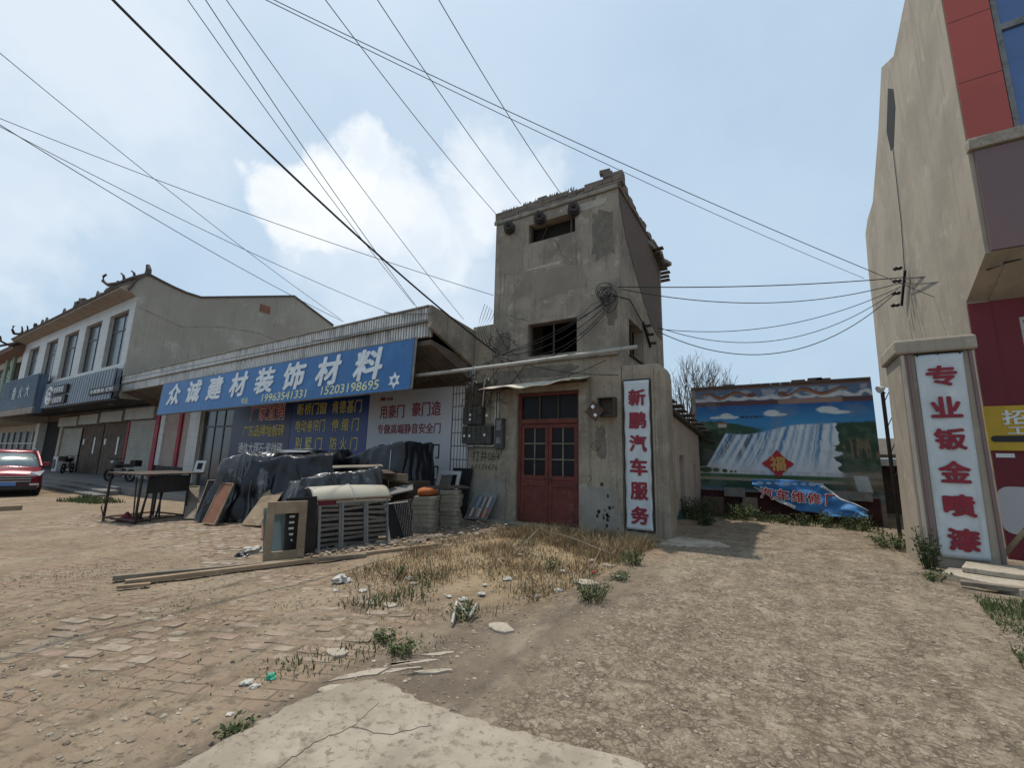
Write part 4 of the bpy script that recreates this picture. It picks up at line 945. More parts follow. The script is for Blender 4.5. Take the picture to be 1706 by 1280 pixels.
# ground floor canopy and shutters
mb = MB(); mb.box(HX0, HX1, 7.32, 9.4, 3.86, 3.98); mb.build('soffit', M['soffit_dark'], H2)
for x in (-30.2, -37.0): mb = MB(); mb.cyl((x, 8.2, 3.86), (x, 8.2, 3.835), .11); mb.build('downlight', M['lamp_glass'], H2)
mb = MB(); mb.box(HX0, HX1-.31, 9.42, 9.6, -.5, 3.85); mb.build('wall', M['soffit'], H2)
def shutter(x0, x1, z1):
    mb = MB(); n = int((z1-.02)/.085)
    prof = []
    for k in range(n): z = .02+k*.085; prof += [(9.355, z), (9.335, z+.02), (9.335, z+.06), (9.355, z+.08)]
    mb.grid(lambda u, v: (x0+(x1-x0)*u, prof[min(len(prof)-1, int(round(v*(len(prof)-1))))][0], prof[min(len(prof)-1, int(round(v*(len(prof)-1))))][1]), 1, len(prof)-1)
    return mb.build('roller_shutter', M['shutter'], H2)
shutter(-30.75, -27.2, 3.1); shutter(-42.6, -38.7, 2.9)
for x0, x1, z0 in ((-30.9, -27.05, 3.1), (-34.7, -31.3, 3.05), (-38.6, -35.2, 3.0), (-42.9, -39.0, 2.95)): mb = MB(); mb.box(x0, x1, 9.05, 9.33, z0, z0+.62); mb.build('shutter_housing', M['shutter'], H2, bevel=.02)
for x0, x1 in ((-34.5, -31.0), (-38.3, -34.9)):
    mb = MB()
    for k in range(10): a = x0+(x1-x0)*k/10; mb.box(a+.008, a+(x1-x0)/10-.008, 9.36+.004*(k % 2), 9.40, .02, 3.0)
    D = mb.build('plank_door', M['door_wood'], H2)
    mb = MB(); mb.box((x0+x1)/2+.4, (x0+x1)/2+.62, 9.345, 9.352, 1.2, 2.2); mb.box(x0+.1, x0+.35, 9.345, 9.352, 1.75, 2.1); mb.build('notice', M['letter_white'], D)
mb = MB(); mb.box(-31.0, -30.78, 9.3, 9.4, .02, 3.0); mb.build('painted_post', M['pink_post'], H2)
mb = MB(); mb.box(-43.2, -42.65, 9.25, 9.41, .02, 3.5); mb.build('painted_post', M['cream'], H2)
mb = MB(); mb.box(-47.0, -43.25, 9.38, 9.4, .02, 3.4); mb.build('dark_doorway', M['dark_void'], H2)
# ribbed black fascia sign
Fs = thing('fascia_sign', 'dark ribbed metal fascia sign with round emblem below the upper windows of the tiled house', 'sign', (-32, 7.2, 3.8))
def ribs(x0, x1, n, y, z0, z1, m, parent, lean=0):
    mb = MB(); pts = []
    for k in range(n): a = x0+(x1-x0)*k/n; d = (x1-x0)/n; pts += [(a, y), (a+d*.30, y), (a+d*.42, y-.07), (a+d*.88, y-.07)]
    pts.append((x1, y))
    mb.add([(a, b-lean*(1-k), z) for k, z in enumerate((z0, z1)) for a, b in pts], [(i, i+1, len(pts)+i+1, len(pts)+i) for i in range(len(pts)-1)]); return mb.build('ribbed_panel', m, parent)
ribs(-38.3, -26.75, 30, 7.26, 3.84, 5.34, M['fascia_black'], Fs, .05)
mb = MB(); mb.box(-38.3, -26.75, 7.29, 7.44, 3.82, 5.33); mb.build('backing', M['fascia_black'], Fs)
c = at(83, 660, 7.08)
mb = MB(); n = 26; R = .48
mb.tube([(c.x+R*math.cos(a), 7.06, c.z+R*math.sin(a)) for a in np.linspace(.5, 5.9, n)], .07, 6); mb.tube([(c.x+R*.45*math.cos(a), 7.06, c.z-.05+R*.45*math.sin(a)) for a in np.linspace(2.2, 8.0, n)], .06, 6); mb.build('emblem', M['letter_white'], Fs)
for z in (c.z+.28, c.z-.30): 
    mb = MB(); mb.box(c.x+.62, c.x+3.0, 7.06, 7.16, z-.24, z+.24); mb.build('letter_board', M['soffit_dark'], Fs)
text('智享家居', M['letter_white'], Fs, (c.x+1.6, 7.06, c.z+.28), width=1.8, height=.34, bold=.01); text('全屋定制', M['letter_white'], Fs, (c.x+1.6, 7.06, c.z-.30), width=1.8, height=.34, bold=.01)
c = at(172, 650, 7.08); mb = MB(); mb.box(c.x-2.0, c.x+2.0, 7.08, 7.17, c.z-.16, c.z+.16); mb.build('letter_board', M['soffit_dark'], Fs)
text('全屋整装·定制', M['letter_white'], Fs, (c.x-.3, 7.08, c.z), width=3.1, height=.2, bold=.01)
# blue ribbed sign further left
Bs = thing('ribbed_sign', 'faded blue sign of horizontal metal ribs left of the black fascia', 'sign', (-43.3, 7.0, 3.8))
mb = MB(); n = 15; z0, z1 = 3.95, 6.02; prof = []
for k in range(n): a = z0+(z1-z0)*k/n; d = (z1-z0)/n; prof += [(6.95, a), (6.95, a+d*.5), (6.87, a+d*.6), (6.87, a+d*.95)]
prof.append((6.95, z1))
mb.add([(x, y, z) for x in (-47.9, -38.5) for y, z in prof], [(i, i+1, len(prof)+i+1, len(prof)+i) for i in range(len(prof)-1)]); mb.build('ribbed_panel', M['fascia_blue'], Bs)
mb = MB(); mb.box(-47.9, -38.5, 6.97, 7.30, 3.6, 6.0); mb.build('backing', M['fascia_blue'], Bs)
mb = MB(); mb.box(-47.9, -38.5, 6.88, 6.968, 3.55, 3.93); mb.build('lower_board', M['eave_board'], Bs)
for k, ch in enumerate('美香火大'): text(ch, M['cable_grey'] if k == 0 else M['letter_white'], Bs, (-45.4+1.65*k, 6.86, 5.05), width=.95, height=.8, bold=-.004)

# ------------------------------------------------------------------ far left building
FL = thing('green_pillar_house', 'house at the far left edge with pale green pillars and an upturned tiled roof corner', 'house', (-58, 8, 0))
mb = MB(); mb.wall((-75, 7.7, 3.9), UX, UZ, (0, .3, 0), 27.0, 4.6, [(3+7.2*k, 8.2+7.2*k, 1.2, 4.0) for k in range(3)]+[(24.2, 26.8, .9, 4.1)]); mb.build('wall', M['cream'], FL)
for x in (-75, -68, -60.6, -53.2, -50.9): mb = MB(); mb.box(x-.35, x+.35, 7.55, 7.69, 3.9, 8.5); mb.build('pillar', M['green_paint'], FL)
mb = MB()
for k in range(3):
    for x in (-72+7.2*k, -70.3+7.2*k, -68.6+7.2*k, -66.86+7.2*k): mb.box(x, x+.06, 7.85, 7.9, 5.1, 7.9)
    mb.box(-72+7.2*k, -66.8+7.2*k, 7.855, 7.895, 7.1, 7.16)
FW = mb.build('window', M['white_frame'], FL); mb = MB(); mb.box(-74.5, -48.1, 7.92, 7.93, 4.9, 8.2); mb.build('pane', M['glass'], FW)
mb = MB(); mb.box(-75, -47.72, 6.9, 9.5, 3.3, 3.89); mb.build('canopy', M['cream'], FL, bevel=.03)
mb = MB(); mb.box(-75, -48, 9.35, 9.6, -.5, .9); mb.box(-75, -48, 9.35, 9.6, 2.75, 3.29); mb.build('wall', M['cream'], FL)
mb = MB()
for k in range(13): x = -75+k*2.05; mb.box(x, x+.16, 9.3, 9.38, .9, 2.75)
mb.box(-75, -48.4, 9.31, 9.37, 1.75, 1.84); GW = mb.build('window', M['white_frame'], FL); mb = MB(); mb.box(-75, -48, 9.39, 9.395, .9, 2.75); mb.build('pane', M['glass_black'], GW)
mb = MB(); mb.box(-48.0, -47.2, 9.0, 9.4, -.4, 3.29); mb.build('pillar', M['white_paint'], FL)
mb = MB(); mb.prism([(-76, 6.9, 8.75), (-76, 6.9, 8.6), (-76, 7.7, 8.4), (-76, 16, 8.4), (-76, 8.6, 10.2)], (28.5, 0, 0)); mb.build('roof', M['roof_red'], FL)
mb = MB(); 
for k in range(60): x = -76+k*.48; mb.tube([(x, 6.86, 8.78), (x, 8.6, 10.28)], .1, 5)
mb.build('roof_tile', M['roof_red'], FL)
mb = MB(); mb.tube([(-47.6, 8.6, 10.3), (-47.7, 7.6, 9.4), (-47.5, 6.7, 8.8), (-47.1, 6.2, 8.95), (-46.95, 6.1, 9.3)], .13, 7, .05); mb.build('ridge_ornament', M['roof_tile'], FL); mb = MB(); mb.tube([(-51.0, 8.6, 10.3), (-51.4, 7.6, 9.7), (-51.9, 6.8, 9.3), (-52.3, 6.5, 9.6), (-52.2, 6.5, 9.95)], .13, 7, .05); mb.build('ridge_ornament', M['roof_tile'], FL)

# ================================================================== ALLEY
# ------------------------------------------------------------------ alley side house (gable end faces the alley, verge falls towards the back)
AH = thing('side_house', 'low pinkish limewashed house with an old tiled roof along the left of the alley', 'house', (-2.5, 13.3, 0))
A0, A1 = Vector((-2.60, 11.6, 0)), Vector((-2.22, 14.8, 0)); au = (A1-A0).normalized(); an = Vector((-au.y, au.x, 0)); AL = (A1-A0).length
mb = MB(); mb.wall(A0-UZ*.3, au, UZ, an*.25, AL, 2.3+.3, [(.30, .62, 2.0+.0, 2.3), (1.28, 1.66, .1, 2.0), (2.55, 2.75, .9, 1.75)])
mb.prism([A0+UZ*2.301, A1+UZ*2.301, A1+UZ*2.34, A0+UZ*2.92], an*.25); mb.build('wall', M['alley_wall'], AH)
mb = MB(); mb.wall(A1-UZ*.3-au*.25+an*.251, an, UZ, au*.25, 5, 2.6); mb.build('wall', M['alley_wall'], AH)
q = MB(); q.prism([A0-an*.16+UZ*2.93, A1+au*.35-an*.16+UZ*2.28, A1+au*.35-an*.16+UZ*2.36, A0-an*.16+UZ*3.02], an*5); q.build('roof', M['roof_old'], AH)
for j in range(4):
    for k in range(9):
        t = k/8; p = A0.lerp(A1+au*.4, t)-an*(.24-.22*j+.06*(k % 2))+UZ*(3.05-.65*t*(1+.03)); mb = MB() if (j, k) == (0, 0) else mb
        mb.flat(p-au*.12+UZ*.03, p+au*.2-UZ*.01, .2, .03)
mb.build('roof_tile', M['roof_old'], AH)
vg = MB(); rnd = random.Random(4)
for k in range(6): p = A1+au*(.05+.06*k)-an*(.05)+UZ*(2.33-.03*k); vg.flat(p, p-an*rnd.uniform(.3, .55)-UZ*rnd.uniform(.15, .3)+au*.1, .09, .022)
vg.build('loose_tile', M['roof_old'], AH)
mb = MB(); mb.prism([A0+au*.30+an*.12+UZ*1.7, A0+au*.62+an*.12+UZ*1.7, A0+au*.62+an*.12+UZ*2.0, A0+au*.30+an*.12+UZ*2.0], an*.02); mb.build('window_board', M['wood_dark'], AH)
mb = MB(); mb.prism([A0+au*1.28+an*.15-UZ*.2, A0+au*1.66+an*.15-UZ*.2, A0+au*1.66+an*.15+UZ*1.7, A0+au*1.28+an*.15+UZ*1.7], an*.03); mb.build('door', M['wood_dark'], AH)
mb = MB(); mb.box(-7, -2.9, 12.2, 12.25, 0, 2.2); mb.build('dark_backing', M['interior'], AH)

# ------------------------------------------------------------------ mural building across the end of the alley
MX0, MX1, MYF = -2.28, 2.20, 15.0
MBd = thing('mural_building', 'wall at the end of the alley painted with a wide blue waterfall landscape mural', 'mural wall', (0, 15, 0))
mb = MB(); mb.box(-2.4, MX1, MYF, MYF+.3, -.3, 3.86); mb.box(-2.4, -2.15, MYF+.301, MYF+7, -.3, 3.4); mb.box(MX1-.25, MX1, MYF+.301, MYF+7, -.3, 3.4); mb.build('wall', M['cement_trim'], MBd)
mb = MB(); rnd = random.Random(8)
x = -2.4
while x < MX1-.02:
    L = min(.25, MX1-x); mb.box(x, x+L-.008, MYF-.05+rnd.uniform(-.008, .008), MYF+.3, 3.862, 3.925); x += .25
for (x, z, h) in ((.55, 3.926, .05), (.95, 3.926, .08), (1.15, 3.926, .05), (-1.3, 3.926, .035)): mb.box(x-.17, x+.17, MYF-.01, MYF+.2, z, z+h)
mb.build('coping', M['brick_red'], MBd)
# the painted mural: a dense sheet with painted colours per vertex
NU, NV = 330, 240
U, V = np.meshgrid(np.linspace(0, 1, NU), np.linspace(0, 1, NV))
rs = np.random.RandomState(4)
def vnoise(su, sv, seed, oct=4):
    r = np.random.RandomState(seed); tot = np.zeros_like(U); amp = 1; s = 0
    for o in range(oct):
        nu, nv = int(su*2**o)+2, int(sv*2**o)+2; gr = r.rand(nv+1, nu+1)
        x = U*(nu-1); y = V*(nv-1); i = x.astype(int); j = y.astype(int); fx = x-i; fy = y-j; fx = fx*fx*(3-2*fx); fy = fy*fy*(3-2*fy)
        tot += amp*((gr[j, i]*(1-fx)+gr[j, i+1]*fx)*(1-fy)+(gr[j+1, i]*(1-fx)+gr[j+1, i+1]*fx)*fy); s += amp; amp *= .5
    return tot/s
C = np.zeros((NV, NU, 3))
def paint(mask, col, soft=None):
    global C
    m = np.clip(mask, 0, 1)[..., None]; C = C*(1-m)+np.array(col)*m
def ss(x, a, b):
    t = np.clip((x-a)/(b-a), 0, 1); return t*t*(3-2*t)
n1 = vnoise(6, 5, 1); n2 = vnoise(25, 18, 2); n3 = vnoise(70, 12, 3); n4 = vnoise(12, 40, 5)
skyt = ss(V, .14, .38)
C[:] = np.array((.012, .060, .19))*(1-skyt[..., None])+np.array((.040, .20, .37))*skyt[..., None]
paint(ss(n1, .45, .7)*.4, (.03, .13, .30))
for (cu, cv, a, b) in ((.19, .27, .055, .028), (.13, .285, .05, .012), (.225, .285, .045, .014), (.47, .255, .045, .03), (.50, .27, .05, .016), (.77, .24, .06, .03), (.82, .262, .07, .018)):
    d = ((U-cu)/a)**2+((V-cv)/b)**2+(n2-.5)*1.6; paint(ss(d, 1.1, .4)*.9, (.50, .50, .48))
# temple and trees on the left bank
tree_top = .345-.03*np.sin(U*9+1)+(n2-.5)*.05
paint(ss(V, tree_top, tree_top+.01)*ss(U, .44, .36), (.022, .055, .032)); paint(ss(V, tree_top+.05, tree_top+.10)*ss(U, .42, .3)*.8, (.014, .030, .018))
paint(ss(n2, .52, .66)*ss(V, tree_top, tree_top+.01)*ss(U, .40, .3)*.7, (.05, .095, .045))
paint(((abs(U-.165) < .028) & (abs(V-.362) < .018)).astype(float), (.36, .30, .25)); paint(((abs(U-.165) < .036-abs(V-.338)) & (abs(V-.338) < .008)).astype(float), (.20, .08, .05))
# bare rock behind the fall
def slantU(V): return -(V-.42)*.42
u0 = .19; top = .435-.10*ss(U, .2, .85)-.012*np.sin(U*14)
ledge = (U-slantU(V)*np.clip(1-(U-.2)/.75, 0, 1)-u0)/(.80-u0)
infall = ss(V, top, top+.012)*ss(ledge, -.01, .01)*ss(U, .84, .815)*ss(V, .80, .765)
paint(infall, (.47, .50, .53))
band = np.zeros_like(U); r = np.random.RandomState(6)
for k in range(34):
    c = r.rand() if k > 12 else (k+.6*r.rand())/13; wd = r.uniform(.003, .008) if k > 12 else r.uniform(.010, .024); st = r.uniform(.35, .95); band = np.maximum(band, st*np.exp(-((ledge-c+(n4-.5)*.015)/wd)**2)*(1-.55*ss(V, .5, .78)))
paint(infall*np.clip(band*1.25, 0, 1), (.022, .130, .265))
paint(infall*np.clip(sum(np.exp(-((ledge-c)/.008)**2) for c in (.07, .10, .24, .27)), 0, 1)*ss(V, .72, .6), (.05, .03, .02))
paint(infall*ss(n3, .55, .7)*.4, (.60, .61, .62)); paint(infall*ss(V, .66, .77)*.6, (.50, .49, .51))
paint(infall*ss(abs((V-top)-.004), .010, .0)*.8, (.05, .16, .28))
# left dark slope
paint(ss(V, .44, .47)*ss(ledge, .0, -.02)*ss(V, .80, .76), (.018, .030, .020)); paint(ss(V, .44, .47)*ss(ledge, 0, -.02)*ss(n2, .55, .65)*ss(V, .8, .74)*.6, (.05, .06, .035))
# right rocks and firs
rt = .80+.013*np.sin(V*75)*ss(V, .4, .6)+(n2-.5)*.06+(n4-.5)*.03
paint(ss(U, rt, rt+.01)*ss(V, .335+(n2-.5)*.06, .36)*ss(V, .80, .77), (.018, .042, .024))
paint(ss(U, rt+.02, rt+.06)*ss(V, .46, .5)*ss(V, .68, .62)*ss(n3, .48, .6)*.8, (.17, .10, .065)); paint(ss(U, rt, rt+.02)*ss(n2, .55, .68)*ss(V, .34, .4)*ss(V, .78, .7)*.7, (.04, .085, .05))
# river, meadow, path
paint(ss(V, .765, .775), (.45, .44, .44)); paint(ss(V, .765, .775)*ss(n3, .5, .7), (.34, .36, .40))
paint(ss(V, .80, .81), (.035, .085, .035)); paint(ss(V, .835, .842)*ss(U, .97, .7), (.22, .18, .125)); paint(ss(V, .862, .868), (.016, .042, .026)); paint(ss(V, .862, .868)*ss(n2, .5, .65)*.6, (.03, .08, .04))
paint(ss(V, .925, .935), (.06, .075, .075)); paint(ss(V, .935, .945)*ss(n3, .5, .6)*.8, (.13, .15, .16)); paint(ss(V, .92, .94)*ss(U, .2, .15), (.03, .09, .16))
for (cu, cv, a, b) in ((.045, .775, .05, .03), (.11, .775, .025, .022), (.165, .78, .018, .018), (.205, .785, .01, .01), (.23, .785, .008, .01)):
    d = ((U-cu)/a)**2+((V-cv)/b)**2; paint(ss(d, 1.3, 1.0), (.30, .27, .22)); paint(ss(d, .85, .6), (.03, .05, .022))
d = ss(U, .80, .84)*ss(V, .745, .77)*ss(V, .93, .9); paint(d*.85, (.10, .075, .05)); paint(d*ss(n2, .5, .65), (.17, .13, .09)); paint(ss(abs(U-.905-.12*(V-.84)), .04, .03)*ss(V, .78, .8)*ss(V, .93, .91), (.34, .35, .34))
# top frieze: waves and two generic serpents, red band below
paint(ss(V, .145, .14), (.075, .11, .165)); 
wv = .115+.02*np.sin(U*50)+(n2-.5)*.05; paint(ss(V, wv-.03, wv-.01)*ss(V, wv+.03, wv+.012), (.42, .41, .41)); paint(ss(n2, .5, .6)*ss(V, .02, .04)*ss(V, .125, .1)*.55, (.34, .33, .33))
paint(ss(V, .128, .133)*ss(V, .178, .172), (.075, .035, .038)); paint(ss(V, .128, .133)*ss(V, .178, .172)*ss(U, .5, .52)*ss(U, .86, .84), (.22, .13, .10))
for a, b, sg in ((.03, .36, 1), (.53, .88, -1)):
    t = (U-a)/(b-a); cv = .075+.028*np.sin(t*11+1.2*sg+2)*(1-.3*t); wd = .013*(.5+.6*np.sin(np.clip(t, 0, 1)*math.pi)); inside = ((t > 0) & (t < 1)).astype(float)
    paint(inside*ss(abs(V-cv), wd*1.35, wd), (.13, .042, .022)); paint(inside*ss(abs(V-cv-.006), wd*.5, wd*.3), (.26, .12, .05))
    hx = b-.005 if sg > 0 else a+.005; d = ((U-hx)/.028)**2+((V-.08)/.022)**2+(n2-.5)*1.2; paint(ss(d, 1.2, .8), (.11, .05, .03))
paint(ss(V, .025, .018), (.13, .075, .06))
paint(ss(vnoise(9, 7, 12), .56, .72)*.22, (.20, .19, .17))
me = bpy.data.meshes.new('mural')
Z0m, Z1m = .56, 3.858
xs = (MX0+(MX1-MX0)*U).ravel(); zs = (Z1m-(Z1m-Z0m)*V).ravel()
org = ORG[MBd.name]
vv = np.stack([xs-org.x, np.full_like(xs, MYF-.008-org.y), zs-org.z], 1)
idx = np.arange(NU*NV).reshape(NV, NU)
fs = np.stack([idx[:-1, :-1], idx[1:, :-1], idx[1:, 1:], idx[:-1, 1:]], -1).reshape(-1, 4)
me.from_pydata(vv.tolist(), [], fs.tolist())
C = np.clip(C*np.array((1.28, 1.36, 1.42)), 0, .75)
ca_ = me.color_attributes.new('paint', 'FLOAT_COLOR', 'POINT'); ca_.data.foreach_set('color', np.concatenate([C.reshape(-1, 3), np.ones((NU*NV, 1))], 1).astype(np.float32).ravel())
mm, t, b = newmat('painted mural'); at_ = N(t, 'ShaderNodeAttribute', attribute_name='paint'); t.links.new(at_.outputs['Color'], b.inputs['Base Color']); b.inputs['Roughness'].default_value = .75
oc = N(t, 'ShaderNodeTexCoord').outputs['Object']; sp = N(t, 'ShaderNodeSeparateXYZ'); t.links.new(oc, sp.inputs[0]); cb = N(t, 'ShaderNodeCombineXYZ'); t.links.new(sp.outputs[0], cb.inputs[0]); t.links.new(sp.outputs[2], cb.inputs[1])
br = N(t, 'ShaderNodeTexBrick'); br.inputs['Scale'].default_value = 1; br.inputs['Brick Width'].default_value = .26; br.inputs['Row Height'].default_value = .075; br.inputs['Mortar Size'].default_value = .006; t.links.new(cb.outputs[0], br.inputs['Vector'])
bump_(t, b, math_(t, 'SUBTRACT', 1.0, br.outputs['Fac']), .5, .006)
me.materials.append(mm)
mo = bpy.data.objects.new('mural', me); COL.objects.link(mo); mo.parent = MBd; ORG[mo.name] = org
text('黄果树瀑布', M['poster_navy'], MBd, (-.72, MYF-.009, 2.92), width=.62, height=.085, bold=.01, lift=.003, thick=.002)
# diamond good-luck sign
Dm = thing('diamond_plaque', 'red diamond plaque with a gold fortune character on the mural', 'plaque', (-.13, 14.97, 1.15))
mb = MB(); r = .40; c = Vector((-.13, MYF-.04, 1.53)); pts = []
for k in range(4):
    a = Vector((math.cos(k*math.pi/2), 0, math.sin(k*math.pi/2)))*r; bq = Vector((math.cos((k+1)*math.pi/2), 0, math.sin((k+1)*math.pi/2)))*r
    for q in range(6): tq = q/6; p = a.lerp(bq, tq); pts.append(c+p*(1-.10*math.sin(tq*math.pi)+.05*abs(math.sin(tq*math.pi*3))))
mb.prism(pts, (0, .02, 0)); mb.build('panel', M['letter_red'], Dm)
text('福', M['letter_gold'], Dm, c, width=.40, height=.42, bold=.03, lift=.008)
text('福', M['letter_gold'], Dm, c, width=.37, height=.39, bold=.006, lift=.016)
# dark plinth fence in front
Fn = thing('corrugated_fence', 'low dark maroon corrugated metal fence below the mural', 'fence', (0, 14.75, 0))
mb = MB(); pts = []
for k in range(150): x = -2.2+k*.0286; pts.append((x, 14.70+(.02 if k % 2 else 0)))
mb.add([(a, b, z) for z in (-.2, .70) for a, b in pts], [(i, i+1, len(pts)+i+1, len(pts)+i) for i in range(len(pts)-1)]); mb.build('sheet', mat('dark maroon corrugated sheet', (.060, .018, .020), (.04, .014, .016), (.085, .045, .04), scale=2, rough=.6, streak=((.03, .02, .018), .5)), Fn, solidify=.006)
mb = MB(); mb.box(-2.2, 2.08, 14.66, 14.735, .701, .74); mb.build('rail', M['grey_metal'], Fn)
mb = MB(); mb.box(.95, 1.9, 14.6, 14.655, .62, .86); mb.build('patch_sheet', M['grey_metal'], Fn); mb = MB(); mb.box(-1.55, -1.0, 14.55, 14.655, .55, .80); mb.build('patch_sheet', M['grey_metal'], Fn)
mb = MB(); mb.box(-1.08, -.70, 14.62, 14.655, -.05, .55); mb.build('loose_board', M['wood_grey'], Fn)
# torn blue banner draped over the fence
Tb = thing('torn_banner', 'torn blue banner with red and white characters draped over the fence under the mural', 'banner', (.3, 14.55, 0))
pA = [at(1253, 800, 14.5), at(1300, 799, 14.5), at(1368, 806, 14.5), at(1400, 830, 14.42), at(1446, 850, 14.25)]
pB = [at(1254, 812, 14.5), at(1300, 838, 14.46), at(1330, 851, 14.42), at(1385, 860, 14.34), at(1446, 866, 14.2)]
def chain(P, t): t *= len(P)-1; i = min(int(t), len(P)-2); return P[i].lerp(P[i+1], t-i)
def bfn(u, v):
    p = chain(pA, u).lerp(chain(pB, u), v); return p+Vector((.012*math.sin(v*8+u*9), .022*math.sin(u*31+v*7)+.025*math.sin(v*9-u*14)+.03*mnoise.noise((u*9, v*4, 2))-.03, .012*math.sin(u*23)))
mb = MB(); mb.grid(bfn, 90, 26); mb.build('cloth', M['banner_blue'], Tb, smooth=True, solidify=.006)
mb = MB(); mb.grid(lambda u, v: tuple(Vector(bfn(.52+.48*u, .0+.09*v))+Vector((0, -.012, .004))), 40, 3); mb.build('hem', M['banner_cloth'], Tb, smooth=True, solidify=.003)
mb = MB(); mb.grid(lambda u, v: tuple(Vector(bfn(.45*u, .88+.12*v))+Vector((0, -.012, 0))), 40, 3); mb.build('hem', M['banner_cloth'], Tb, smooth=True, solidify=.003)
uu = (at(1386, 835, 14.4)-at(1270, 822, 14.4)).normalized()
for k, ch in enumerate('汽车维修厂'):
    px = 1277+26.5*k; c = at(px, 822+(px-1277)*.115, 14.36)
    text(ch, M['letter_white'], Tb, c, uu, UZ, width=.35 if k < 4 else .26, height=.34, bold=.055, lift=.0, thick=.002); text(ch, M['letter_red'], Tb, c, uu, UZ, width=.31 if k < 4 else .22, height=.30, bold=.02, lift=.006)
for k in range(8):
    p = at(1266+14.5*k, 805+.4*k, 14.40); mb = MB(); rr = .05 if k % 3 else .065
    mb.prism([(p.x+rr*1.3*math.cos(a), p.y, p.z+rr*.8*math.sin(a)) for a in np.linspace(0, 5.8, 12)], (0, .003, 0)); mb.build('dot', flat_mat('pale blue print', (.30, .42, .58)) if k == 0 else bpy.data.materials['pale blue print'], Tb)
# dark clutter and green boards at the alley's left
Gb = thing('green_board', 'green ribbed board leaning on the side house wall at the alley', 'board', (-2.2, 12.1, 0))
mb = MB(); a = gnd(1120, 868); b = gnd(1143, 864)
for k in range(6):
    p = a.lerp(b, (k+.1)/6); q2 = a.lerp(b, (k+.9)/6); off = Vector((-.14, .1, .55)); mb.prism([p, q2, q2+off, p+off], (.012*(1+k % 2), -.012, 0))
mb.build('board', mat('faded green boards', (.055, .12, .085), (.04, .09, .065), scale=4, rough=.6), Gb)
o = MB().box(-2.1, -1.55, 14.0, 14.5, -.05, .52).build('dark_box', M['wood_dark'], bevel=.02); setp(o, 'dark box standing against the fence at the left end of the mural', 'box')

# dark shed beyond, right
Sd = thing('far_shed', 'dark low shed roof glimpsed far back between the mural and the beige wall', 'shed', (3.4, 20, 0))
mb = MB(); mb.box(2.6, 6, 19.2, 22, -.3, 1.75); mb.build('wall', M['wood_dark'], Sd)
mb = MB(); mb.prism([(2.4, 18.8, 1.8), (2.4, 22.2, 2.5), (2.4, 22.2, 2.62), (2.4, 18.8, 1.92)], (4, 0, 0)); mb.build('roof', M['roof_old'], Sd)
mb = MB(); mb.box(2.5, 6, 18.7, 18.9, 1.55, 1.78); mb.build('fascia_board', M['white_paint'], Sd)

# ------------------------------------------------------------------ right-hand building
RX = 3.17
RB = thing('beige_building', 'tall building at the right edge with bare beige side and red and mauve front', 'building', (6, 12, 0))
prof = [(10.0, 12.75), (11.8, 12.25), (13.2, 12.0), (14.4, 12.72), (15.6, 11.6), (17.5, 10.25), (18.6, 10.2), (19.25, 9.95), (19.55, 8.6), (19.6, 7.3), (19.95, 4.32), (18.3, 4.12), (18.2, -.3), (11.15, -.3), (11.15, 4.62), (10.0, 5.12)]
mb = MB(); mb.prism([(RX, a, b) for a, b in prof], (.3, 0, 0)); mb.build('side_wall', M['beige'], RB)
ni = MB(); ni.prism([(RX-.006, a, b) for a, b in ((13.6, 11.35), (14.05, 11.75), (14.75, 10.9), (14.6, 10.2), (14.3, 10.1), (13.65, 10.85))], (.004, 0, 0)); ni.build('slit_window', M['dark_void'], RB)
dp = MB(); dp.tube([(RX-.02, 14.3, 10.1), (RX-.02, 14.5, 8), (RX-.02, 14.9, 6.4)], .010, 6); dp.build('down_cable', M['cable_grey'], RB)
mb = MB(); mb.wall((RX+.301, 10.02, 5.12), UX, UZ, (0, .25, 0), 9, 7.5, [(.36, 8.6, 2.12, 6.9)]); mb.build('front_wall', M['mauve'], RB)
mb = MB(); mb.box(RX+.02, RX+.58, 9.975, 10.018, 7.24, 12.6); mb.build('red_cladding', M['tomato'], RB)
mb = MB(); mb.box(RX+.06, RX+9, 9.94, 10.018, 5.14, 7.0); mb.build('mauve_cladding', M['mauve'], RB)
mb = MB(); mb.box(RX-.01, RX+9.2, 9.88, 10.05, 7.02, 7.23); mb.build('ledge', M['concrete'], RB, bevel=.02)
mb = MB(); wx0 = RX+.60
mb.box(wx0, wx0+.07, 10.0, 10.07, 7.235, 12.0); mb.box(wx0+.07, wx0+6, 10.0, 10.07, 7.235, 7.31); mb.box(wx0+.07, wx0+6, 10.0, 10.07, 9.22, 9.34); mb.box(wx0+.07, wx0+6, 10.0, 10.07, 11.9, 12.0)
for k in range(1, 5): mb.box(wx0+k*1.3, wx0+k*1.3+.06, 10.005, 10.065, 7.31, 9.22); mb.box(wx0+k*1.3, wx0+k*1.3+.06, 10.005, 10.065, 9.34, 11.9)
WF = mb.build('window', M['grey_metal'], RB)
for z in (8.4, 9.7, 11.0): mb = MB(); mb.box(RX+.02, RX+.58, 9.9735, 9.9749, z, z+.012); mb.build('panel_joint', M['soffit_dark'], RB)
for x in (RX+1.3, RX+2.6): mb = MB(); mb.box(x, x+.012, 9.9385, 9.9399, 5.15, 6.99); mb.build('panel_joint', M['soffit_dark'], RB)
mb = MB(); mb.box(wx0+.05, wx0+6, 10.045, 10.05, 7.25, 11.95); mb.build('pane', M['glass_blue'], WF)
mb = MB(); mb.prism([(RX+.301, 10.0, 5.119), (RX+.301, 11.149, 4.60), (RX+.301, 11.149, 4.9), (RX+.301, 10.0, 5.25)], (9, 0, 0)); mb.build('soffit', M['beige'], RB)
